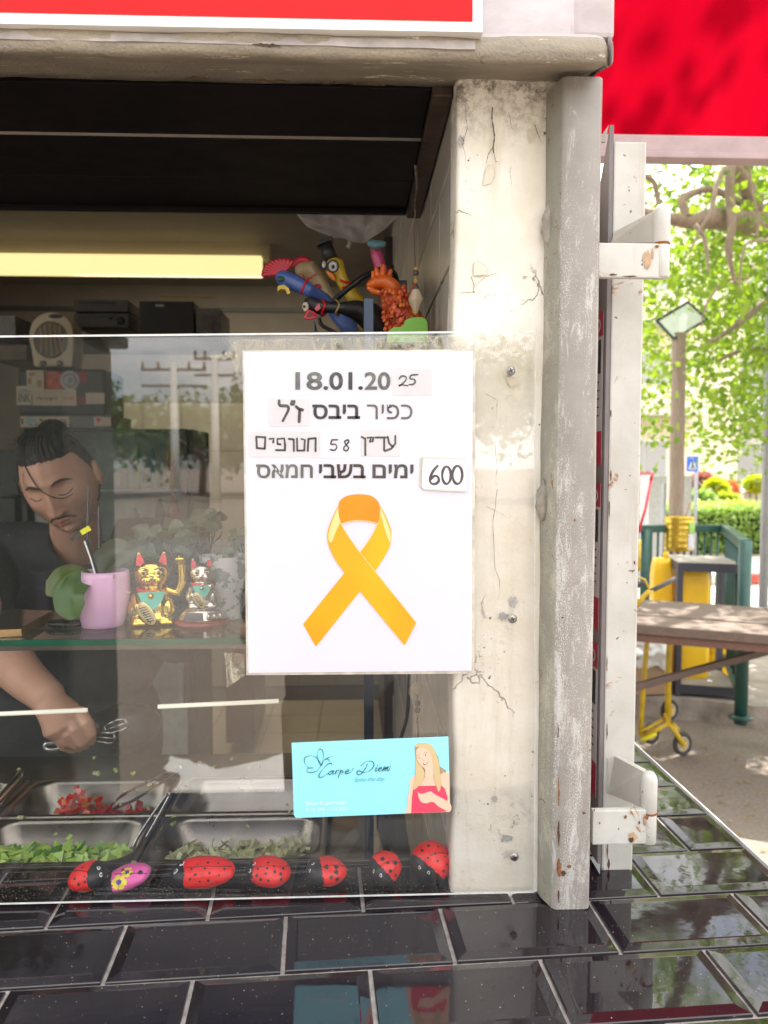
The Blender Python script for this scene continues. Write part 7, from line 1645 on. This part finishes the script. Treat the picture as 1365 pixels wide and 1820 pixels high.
# buildings
BW = mat('cream_building_wall', (.80, .70, .55), .8, 0, .04, .6); BW2 = mat('white_building_wall', (.76, .75, .72), .8, 0, .04, .6)
def building(x0, x1, Y, h, m, lab, floors=3, wx=3.2, dep=10, face=-1, zbase=0):
    o = empty('apartment_building', ((x0+x1)/2, Y, 0), lab, 'building'); g = MB(); g.box((x0, Y, 0), (x1, Y+dep*(-face), h), .03); g.to('wall', m, o)
    WG = mat('pale_shutter_pane', (.42, .41, .40), .35); FRM = mat('white_window_frame', (.7, .7, .68), .5); BLN = mat('balcony_slab', (.6, .56, .5), .8)
    nf_ = int((x1-x0)//wx)
    for f in range(floors):
        z = 1.0+f*(h-1)/floors
        for i in range(nf_):
            x = x0+.8+i*wx
            g = MB(); g.box((x-.06, Y+.05*face, z-.06), (x+1.46, Y-.02*face, z+1.36)); fm = g.to('window', FRM, o); g = MB(); g.box((x, Y+.07*face, z), (x+.68, Y, z+1.3)); g.box((x+.72, Y+.07*face, z), (x+1.4, Y, z+1.3)); g.to('pane', WG, fm)
            if f and i % 2 == 0:
                g = MB(); g.box((x-.5, Y+1.1*face, z-.75), (x+2.2, Y, z-.6)); bl = g.to('balcony', BLN, o); g = MB(); g.box((x-.5, Y+1.1*face, z-.6), (x+2.2, Y+1.02*face, z+.2)); g.to('parapet', m, bl)
    g = MB(); g.box((x0-.2, Y+.25*face, h), (x1+.2, Y+dep*(-face), h+.35)); g.to('roof', BW2, o); return o
building(1.5, 12.5, 24, 9.5, BW, 'cream apartment building with balconies behind the tree', 3)
building(13.2, 26, 27, 12, BW2, 'white apartment building beyond the cream one', 4)
building(-16, 0.5, 26, 10, BW2, 'white apartment building hidden mostly behind the kiosk', 3)
# the big plane tree
BARK = m_wood('grey_brown_bark', (.16, .115, .085), (.33, .25, .18), (6, 6, 2), 7, .85)
tree = empty('plane_tree', (4.6, 6.0, 0), 'large shady tree with thick grey-brown limbs and backlit yellow-green leaves, right', 'tree')
def limb(pts, rads, nm='limb'):
    g = MB(); sp = spline(pts, 6); n = len(sp); rr_ = np.interp(np.linspace(0, 1, n), np.linspace(0, 1, len(rads)), rads); sp = [p+Vector((mn.noise(p*1.8), mn.noise(p*1.8+Vector((7, 0, 0))), mn.noise(p*1.8+Vector((0, 9, 0)))))*.07*min(1, i/3) for i, p in enumerate(sp)]
    g.tube(sp, [r_*(1+.12*mn.noise(sp[i]*3)) for i, r_ in enumerate(rr_)], 14); return g.to(nm, BARK, tree, True)
TB = Vector((4.6, 6.0, 0)); Q = lambda px, py, Y: P(px, py, Y)
limb([TB, TB+Vector((0, 0, 1.2)), TB+Vector((-.15, -.1, 2.6)), TB+Vector((-.3, -.2, 4.2)), TB+Vector((-.2, 0, 6.0))], [.34, .28, .26, .2, .12], 'trunk')
fork = Q(1440, 400, 5.0); limb([TB+Vector((-.2, -.1, 2.6)), fork, Q(1340, 402, 4.7), Q(1262, 388, 4.5), Q(1200, 388, 4.4), Q(1130, 380, 4.3), Q(1060, 350, 4.2)], [.24, .14, .085, .065, .045, .035, .02])
limb([Q(1360, 395, 4.75), Q(1325, 345, 4.7), Q(1300, 300, 4.6), Q(1290, 240, 4.5), Q(1270, 120, 4.4), Q(1200, -100, 4.3)], [.075, .06, .05, .045, .04, .03])
limb([Q(1300, 290, 4.5), Q(1299, 340, 4.45), Q(1296, 400, 4.4), Q(1290, 440, 4.4), Q(1310, 500, 4.4)], [.035, .03, .026, .02, .008], 'branch'); limb([Q(1288, 300, 4.4), Q(1262, 370, 4.3), Q(1235, 410, 4.3), Q(1218, 460, 4.3)], [.018, .014, .010, .005], 'branch')
limb([Q(1220, 385, 4.4), Q(1212, 350, 4.4), Q(1260, 342, 4.5), Q(1310, 365, 4.7)], [.03, .028, .022, .025], 'branch'); limb([Q(1138, 312, 4.6), Q(1165, 330, 4.6), Q(1172, 365, 4.6), Q(1190, 384, 4.45)], [.018, .018, .018, .022], 'branch')
limb([Q(1365, 428, 4.4), Q(1325, 430, 4.3), Q(1318, 480, 4.3), Q(1325, 520, 4.3)], [.010, .008, .007, .004], 'branch'); limb([Q(1325, 300, 4.3), Q(1335, 290, 4.3), Q(1345, 380, 4.3), Q(1340, 420, 4.3)], [.008]*4, 'branch'); limb([Q(1330, 495, 4.5), Q(1290, 495, 4.5), Q(1268, 530, 4.5), Q(1262, 580, 4.5)], [.009, .009, .008, .004], 'branch')
limb([Q(1235, 400, 4.3), Q(1250, 450, 4.3), Q(1262, 490, 4.3)], [.018, .012, .006], 'branch'); limb([Q(1420, 500, 5.2), Q(1350, 545, 5), Q(1300, 580, 5), Q(1250, 620, 5)], [.04, .03, .02, .01], 'branch'); limb([Q(1420, 640, 5.6), Q(1330, 625, 5.4), Q(1270, 640, 5.4)], [.03, .02, .01], 'branch')
for a in range(9):
    t = a*.7; e = TB+Vector((math.cos(t)*3.2-.5, math.sin(t)*3.0-.3, 5.0+math.sin(t*3)*.8)); limb([TB+Vector((-.25, -.1, 3.4+a*.2)), (TB+e)/2+Vector((0, 0, 2.2)), e], [.13, .08, .03])
# leaf clusters
rr = np.random.RandomState(17); CL = []
def mask(px, py):
    if py < 430: return .33+.35*(px > 1260)-.25*(px < 1215 and py < 420)
    if py < 650: return .95 if not (1160 < px < 1250 and 535 < py < 600) else .15
    if py < 760: return .30+.5*(px-1140)/225+.2*(px < 1190)
    if py < 850: return .55 if px > 1320 else (.14 if px > 1230 else 0.0)
    return 0
while len(CL) < 330:
    px, py = rr.uniform(1120, 1480), rr.uniform(270, 850)
    if rr.random() > mask(min(px, 1365), py): continue
    Yc = rr.uniform(6.0, 8.4) if (1145 < px < 1262 and 520 < py < 900) else rr.uniform(4.4, 8.2)
    CL.append((*P(px, py, Yc), rr.uniform(.09, .22), int(rr.uniform(22, 48))))
for i in range(24): CL.append((rr.uniform(2.3, 3.7), rr.uniform(4.1, 5.6), rr.uniform(4.5, 5.4), rr.uniform(.12, .22), 50))
for i in range(12): CL.append((rr.uniform(.7, 2.4), rr.uniform(1.2, 2.0), rr.uniform(4.0, 4.8), rr.uniform(.12, .22), 40))
for _ in range(470):          # the crown above and to the right, out of the frame
    t, ph_, r_ = rr.uniform(0, 6.28), rr.uniform(0, 1.2), rr.uniform(.75, 1.0)
    p = (4.2+5.2*r_*math.cos(t)*math.cos(ph_), 5.6+4.6*r_*math.sin(t)*math.cos(ph_), 3.7+3.0*r_*math.sin(ph_))
    if p[1] < .9 or p[0] < -.5: continue
    q = Vector(p)-CAM; zc = q.dot(FWD)
    if zc > 0:
        ix, iy = 682+FPX*q.dot(RGT)/zc, 910-FPX*q.dot(UPV)/zc
        if 1100 < ix < 1400 and 250 < iy < 1000: continue
    em = math.degrees(math.atan2(p[2]-.68, p[1]+.7)); am = math.degrees(math.atan2(p[0], p[1]+.7))
    if 22 < em < 50 and 5 < am < 40 and rr.random() < .6: continue
    CL.append((*p, rr.uniform(.25, .45), int(rr.uniform(40, 90))))
pts_ = np.concatenate([np.array(c[:3])[None]+rr.normal(size=(c[4], 3))*c[3] for c in CL]); pts_ = pts_[pts_[:, 2] > 1.3]
leafcards('crown', pts_, .068, LT, tree, seed=7, aspect=.8)
# neighbouring trees
def tree2(x, y, h, r_, lab, m, seed, n=9000, leaf=.16, grp='street trees'):
    o = empty('street_tree', (x, y, 0), lab, 'tree', grp); g = MB(); g.tube([(x, y, 0), (x+.1, y, h*.35), (x-.05, y+.1, h*.6), (x, y, h*.85)], [.2, .16, .11, .04], 12)
    rs_ = random.Random(seed)
    for i in range(7): t = i*.9; g.tube([(x, y, h*(.35+.04*i)), (x+math.cos(t)*r_*.4, y+math.sin(t)*r_*.4, h*.62), (x+math.cos(t)*r_*.8, y+math.sin(t)*r_*.8, h*(.66+.03*i))], [.09, .05, .015], 8)
    g.to('trunk', BARK, o, True); q = np.random.RandomState(seed); cs = []
    for i in range(int(n/110)):
        t, ph_, rad = q.uniform(0, 6.28), q.uniform(-.5, 1.4), q.uniform(.45, 1); cs.append(np.array([x+r_*rad*math.cos(t)*math.cos(ph_), y+r_*rad*math.sin(t)*math.cos(ph_), h*.66+h*.34*rad*math.sin(ph_)])[None]+q.normal(size=(110, 3))*r_*.13)
    leafcards('crown', np.concatenate(cs), leaf, m, o, seed=seed)
LT2 = m_leaf('dark_green_tree_leaf', (.10, .18, .04), (.05, .10, .025), .35)
tree2(9.5, 9.5, 7.5, 2.6, 'leafy street tree beyond the white pole, far right', LT, 51); tree2(2.5, 19.0, 5.2, 1.9, 'round street tree in front of the cream building', LT, 52, 5000)
for i, (x, y, h, r_) in enumerate(((-6.4, -8.5, 7.5, 2.9), (-14, -36, 4.6, 4.5), (-22, -36, 6.0, 5), (-8, -40, 4.2, 4.2), (3, -34, 6.0, 4.5), (-2.5, -38, 5.4, 4.0), (10, -30, 7, 5))):  # first tree is added to darken the left of the pane reflection
    tree2(x, y, h, r_, ('tall dark tree added behind the viewer to darken the pane reflection, farthest left', 'street tree behind the viewer near the electricity pole', 'broad street tree behind the viewer', 'low round street tree across the road behind the viewer', 'wide street tree right behind the viewer', 'small far street tree behind the viewer', 'tall street tree behind the viewer, farthest right')[i], LT2, 60+i, 9000 if i == 0 else 5000, .24 if i == 0 else .45, 'street trees across the road behind the viewer')
# electricity pole and shops behind the viewer, seen only in reflections
for (X_, Y_, H_, cw, lab) in ((-5.6, -30.7, 6.1, .8, 'pale electricity pole with insulators far across the road behind the viewer'), (-7.3, -31.0, 5.7, 1.3, 'wide-armed electricity pole left of the other one, far behind the viewer')):
    ep = empty('electricity_pole', (X_, Y_, 0), lab, 'pole'); g = MB(); g.tube([(X_, Y_, 0), (X_, Y_, H_)], [.20, .13], 12); g.to('shaft', mat('pale_concrete_pole', (.6, .6, .58), .8), ep, True)
    for z in (H_-.35, H_-1.0): g = MB(); g.box((X_-cw, Y_-.05, z), (X_+cw, Y_+.05, z+.10)); g.to('crossbar', DKGREY, ep)
    for x in (-cw, -cw*.5, cw*.5, cw): g = MB(); g.lathe([(.07, 0), (.08, .08), (.04, .14), (.07, .22), (0, .3)], (X_+x*.95, Y_, H_-.25), 10); g.to('insulator', mat('brown_insulator', (.12, .06, .04), .3), ep, True)
building(-32, -20, -45, 8, BW2, 'pale building far across the road behind the viewer, left', 3, face=1); building(14, 26, -42, 8, BW, 'pale building far across the road behind the viewer, right', 3, face=1)

# two people standing behind the camera, seen only as reflections in the pane
def bystander(x, y, h, label, shirt_m, trouser_m, hair_m, phone=False, a0=0):
    o = empty('person', (x, y, 0), label, 'person'); k = h/1.72; B = Vector((x, y, 0)); rot = Matrix.Rotation(a0, 4, 'Z')
    def q(a, b, c): return B+(rot @ Vector((a*k, b*k, c*k)))
    g = MB(); g.ball((0, 0, 0), (.074*k, .093*k, .113*k), 60, 48, Matrix.Identity(4), lambda u, v: headfn(Vector((u.x, -u.y, u.z)), Vector((v.x, -v.y, v.z))) if False else v)
    for v in g.bm.verts: v.co = q(0, .02, 1.60)+v.co
    g.caps([q(0, .0, 1.53), q(0, -.01, 1.42)], [.052*k, .06*k], 16)
    arms = ((-1, [(-.20, 0, 1.36), (-.25, .06, 1.12), (-.14, .30, 1.24)]), (1, [(.20, 0, 1.36), (.25, .06, 1.12), (.14, .30, 1.24)])) if phone else ((-1, [(-.20, 0, 1.36), (-.25, .0, 1.10), (-.24, .06, .86)]), (1, [(.20, 0, 1.36), (.25, .0, 1.10), (.24, .06, .86)]))
    for sx, pts in arms:
        g.caps([q(*p) for p in pts], [.046*k, .038*k, .026*k], 14); e = Vector(pts[2]); d = (e-Vector(pts[1])).normalized()
        g.caps([q(*e), q(*(e+d*.07))], [.027*k, .030*k], 12)
        for f in range(4): s_ = e+d*.07+Vector((.014*(f-1.5), 0, 0)); g.caps([q(*s_), q(*(s_+d*.04)), q(*(s_+d*.06+Vector((-sx*.012, 0, 0))))], [.009, .008, .006], 8)
        s_ = e+d*.03; g.caps([q(*s_), q(*(s_+d*.03+Vector((-sx*.03, 0, .01))))], [.011, .008], 8)
    remesh(g.to('body', SKN, o), .007, 2)
    g = MB(); g.ball(q(0, .0, 1.625), (.082*k, .098*k, .105*k), 30, 20, None, lambda u, v: v*(1+.06*mn.noise(u*3)) if u.y < .35 or u.z > .45 else v*.9); g.to('hair', hair_m, o, True)
    g = MB(); g.caps([q(-.17, 0, 1.37), q(0, -.01, 1.39), q(.17, 0, 1.37)], [.07*k]*3, 18); g.ball(q(0, 0, 1.20), (.19*k, .12*k, .22*k), 30, 20); g.ball(q(0, 0, .98), (.175*k, .12*k, .16*k), 30, 20)
    for sx, pts in arms: g.caps([q(*pts[0]), q(*(Vector(pts[0]).lerp(Vector(pts[1]), .7)))], [.066*k, .055*k], 14)
    if not phone:
        for sx, pts in arms: g.caps([q(*pts[1]), q(*pts[2])], [.05*k, .036*k], 14); g.caps([q(*pts[0]), q(*pts[1])], [.06*k, .05*k], 14)
    remesh(g.to('shirt', shirt_m, o), .012, 3)
    g = MB(); g.ball(q(0, 0, .92), (.17*k, .12*k, .12*k), 24, 16)
    for sx in (-1, 1): g.caps([q(sx*.09, 0, .90), q(sx*.10, .01, .5), q(sx*.10, -.01, .10)], [.095*k, .07*k, .05*k], 16)
    remesh(g.to('trousers', trouser_m, o), .012, 3)
    for sx in (-1, 1): g = MB(); g.caps([q(sx*.10, -.04, .045), q(sx*.11, .14, .038)], [.045*k, .036*k], 14); g.to('shoe', BLACK, o, True)
    return o
GSH = mat('grey_cotton_shirt', (.10, .10, .105), .9, 0, .1, 10); DSH = mat('navy_cotton_shirt', (.022, .024, .035), .9, 0, .1, 10); TRS = mat('dark_trousers', (.03, .03, .035), .8)
bystander(-.02, -1.30, 1.64, 'person in a grey shirt holding up both hands, reflected in the pane below the notice', GSH, TRS, HAIR, True)
kb_ = empty('added_dark_cabinet', (-1.45, -2.1, 0), 'tall dark green cabinet added behind the viewer to darken the pane reflection', 'cabinet')  # unseen cabinet added to darken the left of the pane reflection
DGN = mat('added_cabinet_dark_green', (.018, .03, .024), .35, 0, .2, 5)
g = MB(); g.box((-2.2, -2.5, 0), (-.98, -1.95, 1.98), .03); g.to('housing', DGN, kb_); g = MB(); g.box((-2.25, -2.55, 1.982), (-.93, -1.9, 2.03), .01); g.to('lid', DGN, kb_)
for x in (-2.17, -1.57): g = MB(); g.box((x, -1.949, .1), (x+.56, -1.935, 1.9), .006); d_ = g.to('door', DGN, kb_); g = MB(); g.box((x+.5, -1.934, 1.0), (x+.53, -1.91, 1.14), .004); g.to('handle', DKGREY, d_)
